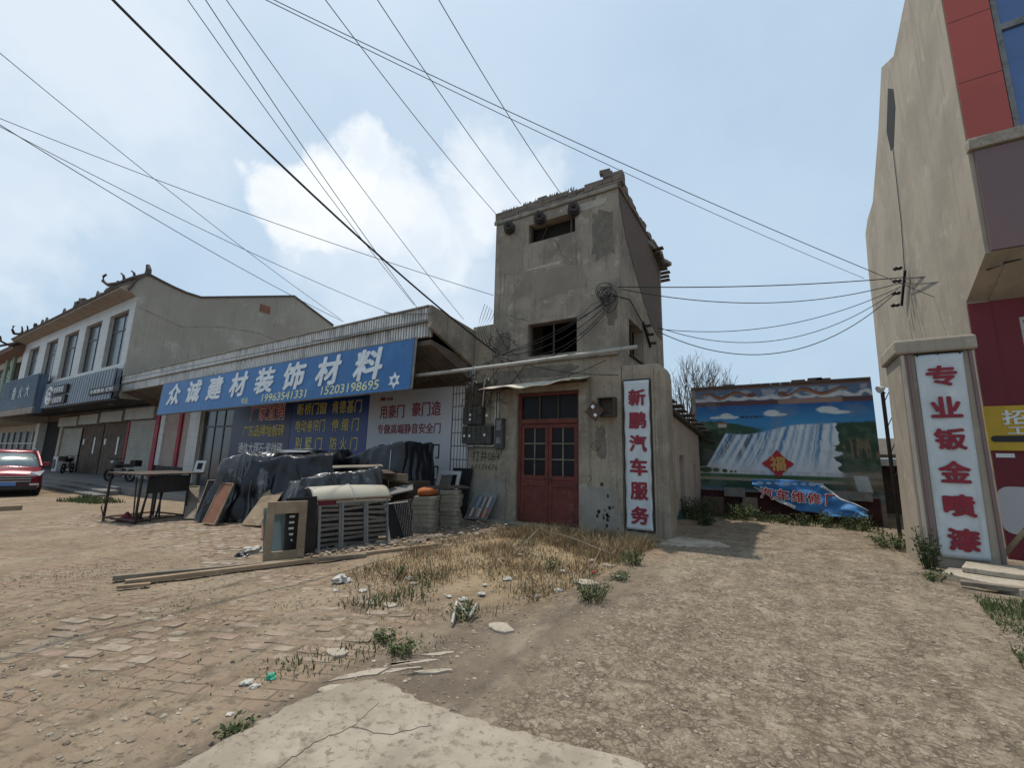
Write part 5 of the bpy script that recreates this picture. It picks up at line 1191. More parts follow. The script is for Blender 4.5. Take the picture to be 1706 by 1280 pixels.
mb = MB(); mb.wall((RX+.301, 11.15, -.3), UX, UZ, (0, .25, 0), 9, 5.0, [(.34, 3.2, 2.9, 4.55)]); mb.build('lower_wall', M['maroon'], RB)
mb = MB(); mb.box(RX+.012, RX+.3, 11.12, 11.149, 0, 4.58); mb.build('lower_wall', M['maroon'], RB)
mb = MB(); x = RX+.645
mb.box(x, x+.06, 11.2, 11.26, 2.6, 4.25); mb.box(x+.06, x+2.7, 11.2, 11.26, 4.19, 4.25); mb.box(x+.06, x+2.7, 11.2, 11.26, 2.6, 2.66)
for k in range(6): a = x+.06+k*.42; mb.tube([(a, 11.18, 2.66), (a+.42, 11.18, 3.42), (a, 11.18, 4.19)], .012, 5)
WF = mb.build('window', M['white_frame'], RB); mb = MB(); mb.box(x, x+2.8, 11.3, 11.305, 2.6, 4.25); mb.build('pane', M['glass_black'], WF)
mb = MB(); x0, x1, z0, z1, r = RX-.01, RX+1.6, .42, 1.22, .16
def rrect(x0, x1, z0, z1, r): return [(cx_+r*math.cos(a), cz_+r*math.sin(a)) for cx_, cz_, a0 in ((x1-r, z1-r, 0), (x0+r, z1-r, 1), (x0+r, z0+r, 2), (x1-r, z0+r, 3)) for a in np.linspace(a0*math.pi/2, (a0+1)*math.pi/2, 6)]
mb.prism([(a, 11.112, b) for a, b in rrect(x0, x1, z0, z1, r)], (0, .006, 0)); mb.build('whitewash_patch', M['poster_white'], RB)
mb = MB(); mb.box(RX+.05, RX+.28, 11.108, 11.117, 1.72, 1.79); mb.build('notice', M['letter_white'], RB)
Yp = thing('yellow_notice', 'yellow hiring notice with white characters and a black stroke on the maroon wall', 'notice', (RX+.4, 11.1, 1.83))
mb = MB(); mb.box(RX-.02, RX+.95, 11.09, 11.11, 1.84, 2.63); mb.build('sheet', mat('yellow paper', (.52, .34, .035), (.46, .30, .03), scale=2, rough=.6), Yp)
text('招', M['letter_white'], Yp, (RX+.36, 11.088, 2.42), width=.34, height=.26, bold=.02); text('工', M['letter_white'], Yp, (RX+.36, 11.088, 2.19), width=.26, height=.12, bold=.02)
mb = MB(); mb.prism([(a, 11.080, b) for a, b in rrect(RX+.02, RX+.72, 1.99, 2.10, .05)], (0, .004, 0)); mb.build('black_stroke', M['letter_black'], Yp)
# wire bracket on the side wall
Br = thing('wire_bracket', 'steel bracket with small insulators holding wires on the beige side wall', 'bracket', (RX-.1, 15.2, 6.3))
bc = atx(1503, 480, RX-.08)
mb = MB(); mb.flat((bc.x, bc.y-.5, bc.z+.32), (bc.x, bc.y+.3, bc.z-.4), .05, .07); mb.build('arm', M['black_metal'], Br)
for k in range(4):
    p = Vector((bc.x-.05, bc.y+.2-.25*k, bc.z-.5+.26*k+.1)); mb = MB(); mb.lathe(p, (-1, 0, 0), [(0, .02), (.05, .06), (.1, .04), (.15, .06), (.2, .02)], 10); mb.build('insulator', M['ceramic'], Br)

# gate column with banner
Gc = thing('gate_column', 'beige rendered gate column with a flat projecting cap at the right of the alley', 'column', (2.2, 10, 0))
cx0, cx1, cy0, cy1 = 1.74, 2.68, 9.5, 10.62
mb = MB(); mb.prism([(cx0+.02, cy0, -.2), (cx1+.02, cy0, -.2), (cx1, cy0, 3.38), (cx0+.06, cy0, 3.38)], (0, cy1-cy0, 0)); mb.build('shaft', M['beige'], Gc, bevel=.02)
mb = MB(); mb.box(cx0, cx1+.06, cy0-.08, cy1+.06, 3.382, 3.62); mb.build('cap', M['beige'], Gc, bevel=.035)
for x in (cx0+.07, cx0+.15, cx1-.05): mb = MB(); mb.box(x, x+.045, cy0-.035, cy0-.001, .02, 3.37); mb.build('rib', M['mauve'] if x > cx0+.1 else M['alley_wall'], Gc, bevel=.006)
Cb = thing('column_banner', 'white cloth banner with six crimson characters on the gate column, the lower two smudged', 'banner', (2.25, 9.46, .15))
b00, b10, b11, b01 = Vector((1.97, 9.465, .16)), Vector((2.52, 9.465, .16)), Vector((2.56, 9.465, 3.34)), Vector((1.99, 9.465, 3.34))
mb = MB(); mb.grid(lambda u, v: (b00.lerp(b10, u)).lerp(b01.lerp(b11, u), v)+Vector((0, .006*math.sin(u*9+v*7), 0)), 12, 50); mb.build('cloth', M['banner_cloth'], Cb, smooth=True, solidify=.006)
for k, ch in enumerate('专业钣金喷漆'): text(ch, M['letter_crimson'], Cb, (2.275-.004*k, 9.452, 2.98-.508*k), width=.37, height=.34, bold=.035 if k < 4 else .05)
rnd = random.Random(6)
for z in (2.98-.508*4, 2.98-.508*5):
    mb = MB()
    for q in range(30):
        x = 2.26+rnd.uniform(-.15, .15); zz = z+rnd.uniform(-.13, .13); r = rnd.uniform(.010, .030)
        mb.prism([(x+r*rnd.uniform(.7, 1.2)*math.cos(a), 9.4535-.00012*q, zz+r*.8*rnd.uniform(.7, 1.2)*math.sin(a)) for a in np.linspace(0, 5.6, 9)], (0, .0008, 0))
    mb.build('smudge', M['letter_smudge'], Cb)
mb = MB(); [mb.cyl((x, 9.48, 3.32), (x, 9.43, 3.36), .012, 6) for x in (2.02, 2.27, 2.53)]; mb.bar((1.97, 9.46, 3.355), (2.57, 9.46, 3.355), .012); mb.build('hook_rail', M['black_metal'], Cb)
# floodlight post behind the column
Lp = thing('lamp_post', 'thin dark steel post with a white floodlight beside the beige gate column', 'lamp post', (2.0, 13.3, 0))
pz = at(1483, 668, 13.3); mb = MB(); px_ = gnd(1487, 890)+Vector((.12, 0, 0))
mb.bar((px_.x, 13.35, -.1), (px_.x, 13.35, 3.3), .055); mb.bar((px_.x+.14, 13.4, .3), (px_.x+.14, 13.4, 3.25), .02)
for k in range(5): mb.bar((px_.x, 13.36, .6+.6*k), (px_.x+.14, 13.4, .9+.6*k), .014)
mb.build('post', M['black_metal'], Lp)
mb = MB(); mb.bar((px_.x+.05, 13.35, 3.25), (px_.x-.06, 13.2, 3.30), .025); mb.build('arm', M['black_metal'], Lp)
mb = MB(); mb.lathe((px_.x+.02, 13.2, 3.36), (-.8, -.4, -.35), [(0, .03), (.03, .05), (.12, .09), (.14, .09), (.145, .07)], 16); mb.build('lamp_head', M['white_paint'], Lp)
# slanting timber prop and concrete slabs at the right
o = MB(); o.flat(gnd(1655, 950)+Vector((0, 0, .03)), at(1706, 890, 9.2)+Vector((.2, .3, .15)), .07, .05); o = o.build('timber_prop', M['wood']); setp(o, 'slanting timber prop leaning by the right edge next to the column banner', 'timber')
def slab(name, pts, z, th, m, label, cat):
    mb = MB(); mb.prism([(a, b, z) for a, b in pts], (0, 0, th)); o = mb.build(name, m, bevel=.012); setp(o, label, cat)
slab('concrete_slab', [(1.78, 8.60), (2.35, 8.0), (3.6, 8.3), (3.5, 9.15), (1.95, 9.05)], -.02, .10, M['concrete'], 'pale broken concrete slab lying at the foot of the gate column', 'slab')
slab('concrete_slab', [(2.02, 8.75), (2.9, 8.55), (3.8, 8.9), (3.8, 9.4), (2.2, 9.3)], .085, .07, M['concrete'], 'smaller concrete slab lying on top of the broken slab by the column', 'slab')
o = MB(); o.flat((1.85, 8.15, .05), (3.8, 7.9, .10), .13, .05); o = o.build('timber_beam', M['wood_grey']); setp(o, 'pale timber beam lying on the ground before the concrete slabs', 'timber')

# ------------------------------------------------------------------ bare trees behind the mural wall
def tree(x, y, h, seed, label, spread=.5):
    rnd = random.Random(seed); t = thing('bare_tree', label, 'tree', (x, y, 0), 'bare trees behind the alley')
    trk, crown = MB(), MB()
    def grow(p, d, L, r, depth):
        pts = [p]; n = 4
        for k in range(n): d = (d+Vector((rnd.gauss(0, .09), rnd.gauss(0, .09), rnd.gauss(.04, .05)))).normalized(); pts.append(pts[-1]+d*L/n)
        (trk if depth == 0 else crown).tube(pts, r, 6 if depth < 2 else 4, r*.6, cap=False)
        if depth >= 5 or r < .006: return
        kids = rnd.choice((2, 3, 3)) if depth < 4 else 2
        for k in range(kids+(2 if depth == 0 else 1)):
            q = pts[-1] if k < 2 else pts[rnd.randint(1, n-1)].lerp(pts[-1], rnd.random()*.5)
            a = rnd.uniform(0, 6.28); dd = (d+Vector((math.cos(a), math.sin(a), 0))*rnd.uniform(.3, spread+.35)+UZ*.22).normalized()
            grow(q, dd, L*rnd.uniform(.58, .8), r*.58, depth+1)
    grow(Vector((x, y, -.2)), Vector((rnd.gauss(0, .04), 0, 1)), h*.33, h*.014, 0)
    trk.build('trunk', M['bark'], t); crown.build('crown', M['twig'], t)
tree(-3.5, 20.5, 6.7, 31, 'tall bare tree rising behind the tiled roof left of the mural')
tree(-2.35, 24, 6.4, 32, 'bare upright tree behind the left end of the mural wall', .42)
tree(-1.15, 26, 5.9, 33, 'smaller bare tree peeping over the mural top further right', .5)
tree(-3.1, 18.5, 4.6, 37, 'low bare sapling with dark twigs just beyond the side house roof', .5)

# ================================================================== YARD
def zat(b, px, py):
    d = ray(px, py); t = math.hypot(b.x, b.y)/math.hypot(d.x, d.y); return EYE+d.z*t
def single(mb, name, m, label, cat, group=None, **k): return setp(mb.build(name, m, **k), label, cat, group)
def slabq(mb, a, b, off, th):
    """board with lower edge a-b, upper edge shifted by off, thickness th"""
    a, b, off = Vector(a), Vector(b), Vector(off); n = (b-a).cross(off).normalized()*th; mb.prism([a, b, b+off, a+off], n); return mb
# ------------------------------------------------------------------ welded steel table
L_, M_, R_ = gnd(172, 867), gnd(224, 874), gnd(306, 863); Q_ = L_+R_-M_
tz = zat(L_, 172, 789)
Tt = thing('steel_table', 'rusty steel work table with a thin board top left of the tarpaulin heap', 'table', tuple((L_+R_)/2))
def up(p, z): return Vector((p.x, p.y, z))
mb = MB(); e = (M_-L_).normalized()*.08; f2 = (R_-M_).normalized()
mb.prism([up(L_-e-f2*.05, tz), up(M_+e-f2*.05, tz), up(R_+e+f2*.35, tz), up(Q_-e+f2*.35, tz)], (0, 0, .03)); mb.build('tabletop', M['wood_dark'], Tt, bevel=.004)
for p in (L_, M_, R_, Q_): mb = MB(); mb.bar(up(p, p.z-.02), up(p, tz-.001), .035); mb.build('leg', M['black_metal'], Tt)
mb = MB()
for a, b in ((L_, M_), (M_, R_), (R_, Q_), (Q_, L_)): mb.bar(up(a, a.z+.06), up(b, b.z+.06), .028)
mb.build('lower_rail', M['rust'], Tt)
mb = MB(); slabq(mb, up(M_.lerp(R_, .12), tz-.38), up(R_, tz-.38), (0, 0, .36), .012); mb.build('side_sheet', M['soffit_dark'], Tt)
rnd = random.Random(17)
for k in range(7):
    c = M_.lerp(Q_, .12+.05*k)+Vector((rnd.uniform(-.12, .12), rnd.uniform(-.15, .3), 0)); tip = up(c, tz-.03)+Vector((rnd.uniform(-.12, .12), rnd.uniform(-.1, .1), -.02*rnd.random()))
    single(MB().tube([up(c, c.z), tip], rnd.uniform(.012, .022), 5), 'steel_bar', M['black_metal'], 'dark steel bar propped upright under the work table', 'bar', 'steel bars under the work table')
mb = MB(); mb.grid(lambda u, v: (L_.lerp(M_, .1+.75*u)+(Q_-L_)*(.05+.35*v)).to_tuple()[:2]+(L_.z+.02+.13*math.sin(u*3.1)*math.sin(v*3.1)*(1+.5*math.sin(u*13+v*7)),), 16, 8)
single(mb, 'cloth_heap', M['cloth_red'], 'dark red cloth heaped on the ground under the work table', 'cloth', smooth=True)
hp = MB(); b0 = gnd(166, 868); hp.tube([b0+Vector(q) for q in ((.05, .05, .02), (.02, .02, .16), (-.05, 0, .28), (.02, .02, .42), (.12, .08, .5))], .014, 6); single(hp, 'bent_hose', M['rust'], 'bent hose end rising from the ground at the left leg of the work table', 'hose')
# framed picture standing on the table's end
c = up(R_+f2*.22, tz+.032); ur = (RT-UZ*RT.z).normalized()
mb = MB(); a = c-ur*.12; b = c+ur*.12; bk_ = Vector((-.03, .05, .27))
Pf = thing('picture_frame', 'small white framed picture standing on the right end of the work table', 'picture', tuple(c))
slabq(mb, a, b, bk_, .02); mb.build('frame', M['white_frame'], Pf); mb = MB(); nrm = (b-a).cross(bk_).normalized(); sgn = -1 if nrm.dot(_f) > 0 else 1
mb.prism([a+ur*.06+bk_*.25+nrm*(.022 if sgn > 0 else -.003), b-ur*.06+bk_*.25+nrm*(.022 if sgn > 0 else -.003), b-ur*.06+bk_*.8+nrm*(.022 if sgn > 0 else -.003), a+ur*.06+bk_*.8+nrm*(.022 if sgn > 0 else -.003)], nrm*.003*sgn); mb.build('picture', M['glass_black'], Pf)

# ------------------------------------------------------------------ tarpaulin heaps
def heap(name, cx, cy, ang, L, Wd, prof, flare, m, label, cat, seed, fold=.05, z0=0, freq=9):
    ca, sa = math.cos(ang), math.sin(ang)
    def fn(u, v):
        a = (u*2-1)*1.75; b = (v*2-1)*1.75; mm = max(abs(a), abs(b))
        if mm <= 1: q = 0; ax, by = a, b
        else: q = (mm-1)/.75; ax, by = a/mm, b/mm; pw = .35; ax = math.copysign(abs(ax)**(1-.25*q), ax); by = math.copysign(abs(by)**(1-.25*q), by)
        H = prof(ax, by); ph = math.atan2(by, ax)
        fl = 1+flare*q**1.3
        fld = fold*(q**.6)*(1.5*abs(math.sin(ph*freq*.5+seed+1.2*q+1.5*mnoise.noise((ax*2, by*2, seed))))-.7+.7*abs(math.sin(ph*freq*1.3+seed*2-q*2))+.35*math.sin(ph*freq*3.1+q*4))
        x = ax*L/2*fl+math.cos(ph)*fld; y = by*Wd/2*fl+math.sin(ph)*fld
        z = H*(1-q**1.05) + z0*q
        nn = mnoise.noise((ax*1.8+seed, by*1.8, q*1.5))*.07+mnoise.noise((ax*5+seed, by*5, q*4))*.022+abs(mnoise.noise((ax*3+seed*2, by*3+1, q*2)))*.03
        z += nn*(1-q*.7); x += .06*mnoise.noise((x*2.2, z*2.6+y, seed)); y += .06*mnoise.noise((y*2.2, z*2.6+x, seed+5)); cr = (1-abs(mnoise.noise((x*3+z*2, y*3-z, seed+9))))**6*.035; x += cr*ca; y -= cr*sa; z += cr*.5*(1-q)
        return (cx+x*ca-y*sa, cy+x*sa+y*ca, gh(cx, cy)+max(z, .01))
    mb = MB(); mb.grid(fn, 96, 96); return single(mb, name, m, label, cat, smooth=True, subdiv=1)
heap('tarp_heap', -10.25, 6.4, rad(36), 2.3, 1.45, lambda a, b: 1.44+.13*a-.10*max(0, -a-.5)+.06*b, .24, M['tarp'], 'black tarpaulin heap with three narrow boards leaning on its left side', 'tarpaulin', 1.0, .11)
heap('highlight_sheet', -10.95, 5.98, rad(36), 1.0, 1.56, lambda a, b: 1.50-.06*max(0, -a)+.06*b, .27, M['plastic_film'], 'grey plastic sheet covering the left end of the black tarpaulin by the boards', 'plastic sheet', 8.3, .10)  # paler sheet laid over the tarpaulin to paint in its highlights
heap('tarp_heap', -9.9, 7.6, rad(12), 2.6, 1.1, lambda a, b: 1.45-.12*a, .12, M['tarp'], 'low black tarpaulin heap in shade just below the blue poster', 'tarpaulin', 4.0, .06)
heap('tarp_heap', -8.3, 7.5, rad(4), 2.15, 1.1, lambda a, b: 1.66+.16*a-.25*max(0, -a), .10, M['tarp'], 'tall black tarpaulin heap before the white poster, on the right', 'tarpaulin', 2.3, .08, .0, 7)
heap('film_heap', -7.75, 5.75, rad(70), 1.5, .95, lambda a, b: 1.10+.12*a-.05*b, .28, M['plastic_film'], 'heap under dusty grey plastic film behind the louvred panels', 'heap', 6.1, .06, 0, 8)
mb = MB(); c = Vector((-10.8, 6.25, 1.50)); slabq(mb, c+Vector((-.35, -.1, 0)), c+Vector((.45, .5, .03)), (-.25, .4, .03), .025); single(mb, 'flat_board', M['poster_white'], 'pale flat board lying on top of the left tarpaulin heap', 'board')
mb = MB(); c = Vector((-7.65, 5.6, 1.22)); slabq(mb, c, c+Vector((.5, .85, .04)), (-.35, .25, .03), .02); single(mb, 'flat_board', M['wood_grey'], 'grey flat board lying on top of the plastic film heap', 'board')
mb = MB(); c = Vector((-7.3, 5.95, 1.14)); slabq(mb, c, c+Vector((.3, .75, -.03)), (-.5, .2, .06), .02); single(mb, 'flat_board', M['wood_dark'], 'darker board sticking out to the right below the grey board on the film heap', 'board')
o = MB().box(-7.75, -6.85, 6.80, 6.88, .98, 1.12); single(o, 'timber_plank', M['wood'], 'brown timber plank at the lower right edge of the tall tarpaulin heap', 'plank')
o = MB().box(-7.9, -6.85, 6.89, 7.6, 0, .96); single(o, 'dark_box', M['wood_dark'], 'dark wooden crate carrying the right end of the tall tarpaulin heap', 'crate', bevel=.02)
for k, (P, lb) in enumerate(((((-11.0, 5.2, .02), (-10.75, 5.55, .9), (-10.45, 6.0, 1.56), (-10.0, 6.7, 1.62)), 'thin pale rope over the left tarpaulin heap'), (((-7.4, 6.86, .35), (-7.45, 6.9, 1.1), (-7.6, 7.05, 1.80), (-7.7, 7.7, 1.86)), 'thin pale rope over the right end of the tall tarpaulin'))):
    single(MB().tube(P, .009, 5), 'rope', M['pvc'], lb, 'rope')
# boards leaning on the left heap
for (p, q, t0, t1, fm, pm, lb) in (((306, 866), (316, 866), (316, 811), (329, 811), 'wood_grey', 'wood_grey', 'leftmost leaning board, greenish grey and narrow, against the left tarpaulin heap'),
                              ((323, 866), (339, 866), (347, 801), (362, 802), 'wood_grey', 'glass_black', 'middle leaning board, tall and grey brown with a dark pane, against the left tarpaulin heap'),
                              ((338, 873), (359, 876), (371, 805), (390, 807), 'wood', 'wood_red', 'reddish brown framed panel leaning at the right of the three leaning boards')):
    a, b = gnd(*p), gnd(*q); back = Vector((-.25, .42, 0))
    ta = up(a+back, 0); za = zat(ta, *t0); dd = ray(*t0); k = (a.y+back.y)/dd.y; top = dd*k+EYEV; off = top-a
    wd = (b-a).normalized()*max(.24, (b-a).length); b = a+wd
    t = thing('leaning_board', lb, 'board', tuple(a), 'boards leaning on the left tarpaulin'); n = wd.cross(off).normalized(); n = n if n.dot(_f) < 0 else -n
    mb = MB(); fw = .022; w1 = wd.normalized()
    mb.prism([a, a+w1*fw, a+w1*fw+off, a+off], n*.03); mb.prism([b-w1*fw, b, b+off, b-w1*fw+off], n*.03); oo = off.normalized()
    mb.prism([a+w1*fw, b-w1*fw, b-w1*fw+oo*fw, a+w1*fw+oo*fw], n*.03); mb.prism([a+w1*fw+off-oo*fw, b-w1*fw+off-oo*fw, b-w1*fw+off, a+w1*fw+off], n*.03); mb.build('frame', M[fm], t)
    mb = MB(); mb.prism([a+w1*fw+oo*fw, b-w1*fw+oo*fw, b-w1*fw+off-oo*fw, a+w1*fw+off-oo*fw], n*.014); mb.build('panel', M[pm], t)
# pale boards between heap and louvres
a, b = gnd(402, 876), gnd(427, 877); off = Vector((-.30, .62, .66)); mb = MB(); slabq(mb, a, a+(b-a).normalized()*.42, off, .02); single(mb, 'plywood_sheet', M['wood'], 'pale plywood sheet leaning back left of the wooden door frame', 'plywood')
a = gnd(436, 900); mb = MB(); slabq(mb, a, a+Vector((-.30, .12, .28)), (-.10, .28, .22), .02); single(mb, 'plywood_sheet', M['wood_red'], 'small tilted brown board low behind the wooden door frame', 'board')
a = gnd(441, 880); mb = MB(); mb.flat(a+Vector((-.2, .5, 0)), a+Vector((-.45, 1.0, .78)), .08, .05); single(mb, 'timber_plank', M['wood'], 'short timber plank leaning upward beside the pale plywood sheet', 'plank')

# ------------------------------------------------------------------ wooden door frame, glass, black door leaf
a, b = gnd(437, 935), gnd(505, 928); w1 = (b-a).normalized(); Wf = (b-a).length; h = zat(a, 432, 838); nrm = Vector((w1.y, -w1.x, 0)); lean = Vector((-.08, .03, 0))
Df = thing('wooden_frame', 'weathered wooden window frame standing upright in front of the black door leaf', 'frame', tuple(a))
def fq(s0, s1, z0, z1, m, nm, th=.05, dn=0, parent=Df):
    mb = MB(); P = lambda s, z: a+w1*(Wf*s)+up(lean*z/h, z)+nrm*dn
    mb.prism([P(s0, z0), P(s1, z0), P(s1, z1), P(s0, z1)], nrm*th); return mb.build(nm, M[m], parent, bevel=.004)
fq(0, .18, 0, h, 'wood', 'stile'); fq(.80, 1, 0, h, 'wood', 'stile'); fq(.1801, .7999, 0, .11, 'wood', 'rail', .046); fq(.1801, .7999, h-.17, h, 'wood', 'rail', .046)
mb = MB(); c = a+w1*.02+Vector((-.14, .06, .0)); slabq(mb, c, c+w1*.40, (-.22, .05, .68), .008); Gp = single(mb, 'glass_pane', M['glass_green'], 'greenish glass pane leaning behind the wooden window frame', 'glass')
mb = MB(); c = a+w1*.12+Vector((-.22, .06, .0)); slabq(mb, c, c+w1*.20, (-.30, .02, .5), .008); single(mb, 'glass_pane', M['glass_green'], 'second smaller glass pane sloping behind the first one at the wooden frame', 'glass')
mb = MB(); c = a+w1*.30+Vector((-.10, .05, .0))
mb.flat(c, c+up(lean, h*.86), .04, .02)
for k in range(9): mb.flat(c+Vector((0, 0, .06+.085*k)), c+w1*.07+Vector((0, 0, .06+.085*k)), .02, .03)
single(mb, 'notched_strip', M['white_frame'], 'pale notched strip standing behind the wooden window frame', 'strip')
a2, b2 = gnd(478, 931), gnd(527, 922); w2 = (b2-a2).normalized(); h2 = zat(b2, 525, 829); n2_ = Vector((w2.y, -w2.x, 0))
Bd = thing('black_door_leaf', 'black door leaf standing between the wooden frame and the louvred panels', 'door', tuple(a2)); a2 = a2-n2_*.10
mb = MB(); slabq(mb, a2, a2+w2*((b2-a2).length+.02), up(-n2_*.10, h2), .04); mb.build('leaf', M['black_metal'], Bd, bevel=.004)
fc = -1
mb = MB()
for k in range(5): p = a2+w2*.43+up(-n2_*.06, h2*(.42+.07*k))+n2_*.012; mb.cyl(p, p+n2_*.006, .018, 8)
p = a2+w2*.42+up(-n2_*.03, h2*.3)+n2_*.012; mb.cyl(p, p+n2_*.006, .042, 12); mb.build('lock_plate', M['grey_metal'], Bd)

# ------------------------------------------------------------------ louvred panels, curved sheet, mesh
A_, B_ = gnd(528, 920), gnd(646, 905); w3 = (B_-A_).normalized(); L3 = (B_-A_).length; n3_ = Vector((w3.y, -w3.x, 0)); hA = zat(A_, 524, 838); lean3 = -n3_*.12
def LP(s, z, d=0): return A_+w3*(L3*s)+up(lean3*(z/hA), z)+n3_*d
for (s0, s1, lb) in ((0, .30, 'leftmost rusty louvred metal panel, beside the black door leaf'), (.305, .655, 'middle rusty louvred metal panel under the curved cream sheet'), (.66, 1.0, 'rightmost louvred metal panel with a torn slat, beside the wire mesh')):
    t = thing('louvred_panel', lb, 'panel', tuple(LP(s0, 0)), 'louvred panels leaning in a row')
    mb = MB(); sw = .022/L3*1.6
    mb.prism([LP(s0, 0), LP(s0+sw, 0), LP(s0+sw, hA), LP(s0, hA)], n3_*.03); mb.prism([LP(s1-sw, 0), LP(s1, 0), LP(s1, hA), LP(s1-sw, hA)], n3_*.03)
    for z0, z1 in ((0, .03), (hA-.04, hA)): mb.prism([LP(s0+sw, z0), LP(s1-sw, z0), LP(s1-sw, z1), LP(s0+sw, z1)], n3_*.028)
    mb.build('frame', M['grey_metal'], t)
    nS = 9
    for k in range(nS):
        z = .06+(hA-.14)*k/(nS-1)-.01+.012*rnd.random(); mb = MB(); dz = .012*rnd.gauss(0, 1)
        if s0 > .6 and k == 5: dz = -.05
        mb.prism([LP(s0+sw, z, .002), LP(s1-sw, z+dz, .002), LP(s1-sw, z+dz+.046, .024), LP(s0+sw, z+.046, .024)], n3_*.006+UZ*.004); mb.build('slat', M['grey_metal'], t)
c = A_.lerp(B_, .5)-n3_*.35; ax3 = w3
mb = MB(); P = [c-w3*.55+n3_*.10, c+w3*.55+n3_*.10, c+w3*.55-n3_*.25, c-w3*.55-n3_*.25]; mb.prism([up(q, .01) for q in P], (0, 0, hA-.08)); single(mb, 'dark_box', M['soffit_dark'], 'dark crate behind the louvred panels carrying the curved sheet', 'crate')  # block added so the gaps between the slats read as shade
Cs = thing('curved_sheet', 'cream curved fibreglass sheet lying on top of the louvred panels', 'awning sheet', tuple(up(c, hA)))
def cs(u, v):
    th = rad(62+114*v); p = A_+w3*(L3*(-.08+1.12*u)); r = .30
    return (p+up(-n3_*.13+lean3, hA+.02-.08)+n3_*(-.30*math.cos(th)-.14)+UZ*(r*.9*math.sin(th)+.02*math.sin(u*3.1)))
mb = MB(); mb.grid(cs, 24, 14); mb.build('sheet', M['fibreglass'], Cs, smooth=True, solidify=.012)
mb = MB(); mb.tube([Vector(cs(.5, v))+UZ*.012+n3_*.006 for v in np.linspace(0, 1, 12)], .012, 5); mb.build('strap', M['white_frame'], Cs)
mb = MB(); mb.bar(LP(-.03, hA+.02, .03), LP(1.06, hA+.03, .03), .03); single(mb, 'steel_bar', M['rust'], 'rusty steel bar along the top edge of the louvred panels', 'bar')
mb = MB(); mb.prism([LP(-.02, hA-.05, .034), LP(.22, hA-.05, .034), LP(.22, hA+.03, .034), LP(-.02, hA+.03, .034)], n3_*.006); single(mb, 'red_strip', M['cloth_red'], 'short dull red strip at the left end of the louvred panels', 'strip')
a, b = gnd(650, 902), gnd(688, 893); w4 = (b-a).normalized(); n4_ = Vector((w4.y, -w4.x, 0)); h4 = .62
Mp = thing('framed_screen', 'black screen panel with pale edge leaning right of the louvred panels', 'screen', tuple(a)); off = up(-n4_*.18, h4)
mb = MB(); slabq(mb, a, b, off, .012); mb.build('panel', M['dark_void'], Mp)
mb = MB(); mb.bar(a, a+off, .02); mb.bar(b, b+off, .02); mb.bar(a+off, b+off, .02); mb.build('frame', M['white_frame'], Mp)
a, b = gnd(676, 900), gnd(706, 890); w4 = (b-a).normalized(); n4_ = Vector((w4.y, -w4.x, 0)); off = up(-n4_*.25-w4*.1, .66); mb = MB(); Wm = (b-a).length
def mp(s, t): return a+w4*(Wm*s)+off*t
for k in range(-7, 9):
    for sg in (1, -1):
        pts = []
        for t in np.linspace(0, 1, 15):
            s = (k/8)+sg*t*.9+(0 if sg > 0 else .9)*0
            if 0 <= s <= 1: pts.append(mp(s, t))
        if len(pts) > 1: mb.tube(pts, .004, 4)
for k in range(7, 16):
    pts = [mp(k/8-t*.9, t) for t in np.linspace(0, 1, 15) if 0 <= k/8-t*.9 <= 1]
    if len(pts) > 1: mb.tube(pts, .004, 4)
for p, q in ((mp(0, 0), mp(1, 0)), (mp(1, 0), mp(1, 1)), (mp(1, 1), mp(0, 1)), (mp(0, 1), mp(0, 0))): mb.tube([p, q], .006, 4)
single(mb, 'wire_mesh', M['grey_metal'], 'grey diamond wire mesh panel leaning in front of the tile boxes', 'wire mesh')
# stacks of tile boxes
for (cx_, cy_, n, w, lb, g) in ((-6.35, 6.95, 8, .46, 'dusty tile box in the stack under the orange sack', 'tile boxes under the orange sack'), (-6.25, 7.65, 9, .42, 'dusty tile box in the taller stack towards the white door frame', 'tile boxes in the taller stack')):
    z = 0.0
    for k in range(n):
        h = .085; mb = MB(); mb.box(-w/2, w/2, -w*.42, w*.42, z, z+h, Matrix.Translation((cx_+rnd.gauss(0, .012), cy_+rnd.gauss(0, .012), 0)) @ Matrix.Rotation(rad(28)+rnd.gauss(0, .05), 4, 'Z')); z += h+.002
        single(mb, 'tile_box', M['cardboard'], lb, 'tile box', g, bevel=.006)
mb = MB(); mb.lathe((-6.35, 6.95, .69), UZ, [(0, .10), (.02, .2), (.09, .23), (.15, .19), (.19, .08), (.2, .02)], 16); o = single(mb, 'orange_sack', M['orange'], 'bright orange sack slumped on the tile boxes', 'sack', smooth=True, subdiv=1)
for v in o.data.vertices: v.co += Vector((mnoise.noise(v.co*7), mnoise.noise(v.co*7+Vector((5, 0, 0))), .6*mnoise.noise(v.co*7+Vector((0, 5, 0)))))*.06
mb = MB(); slabq(mb, (-6.62, 7.2, .80), (-6.0, 7.95, .82), (-.35, .2, .02), .03); single(mb, 'timber_plank', M['wood_dark'], 'dark plank lying across the taller stack of tile boxes', 'plank')
mb = MB(); slabq(mb, (-6.95, 6.25, .66), (-6.55, 6.75, .80), (-.3, .3, .10), .025); single(mb, 'flat_board', M['concrete_shade_grey'], 'grey sloping board between the film heap and the tile boxes', 'board')
a = gnd(690, 884); mb = MB(); slabq(mb, a, a+Vector((.10, .13, 0)), (-.10, .15, .78), .02); single(mb, 'timber_plank', M['wood_red'], 'upright reddish plank left of the tile boxes behind the wire mesh', 'plank')
mb = MB(); a = gnd(640, 880); a.z = .0
Wf2 = thing('small_frame', 'small pale window frame leaning behind the right end of the curved sheet', 'frame', tuple(a)); p = a+Vector((-.15, .3, .5))
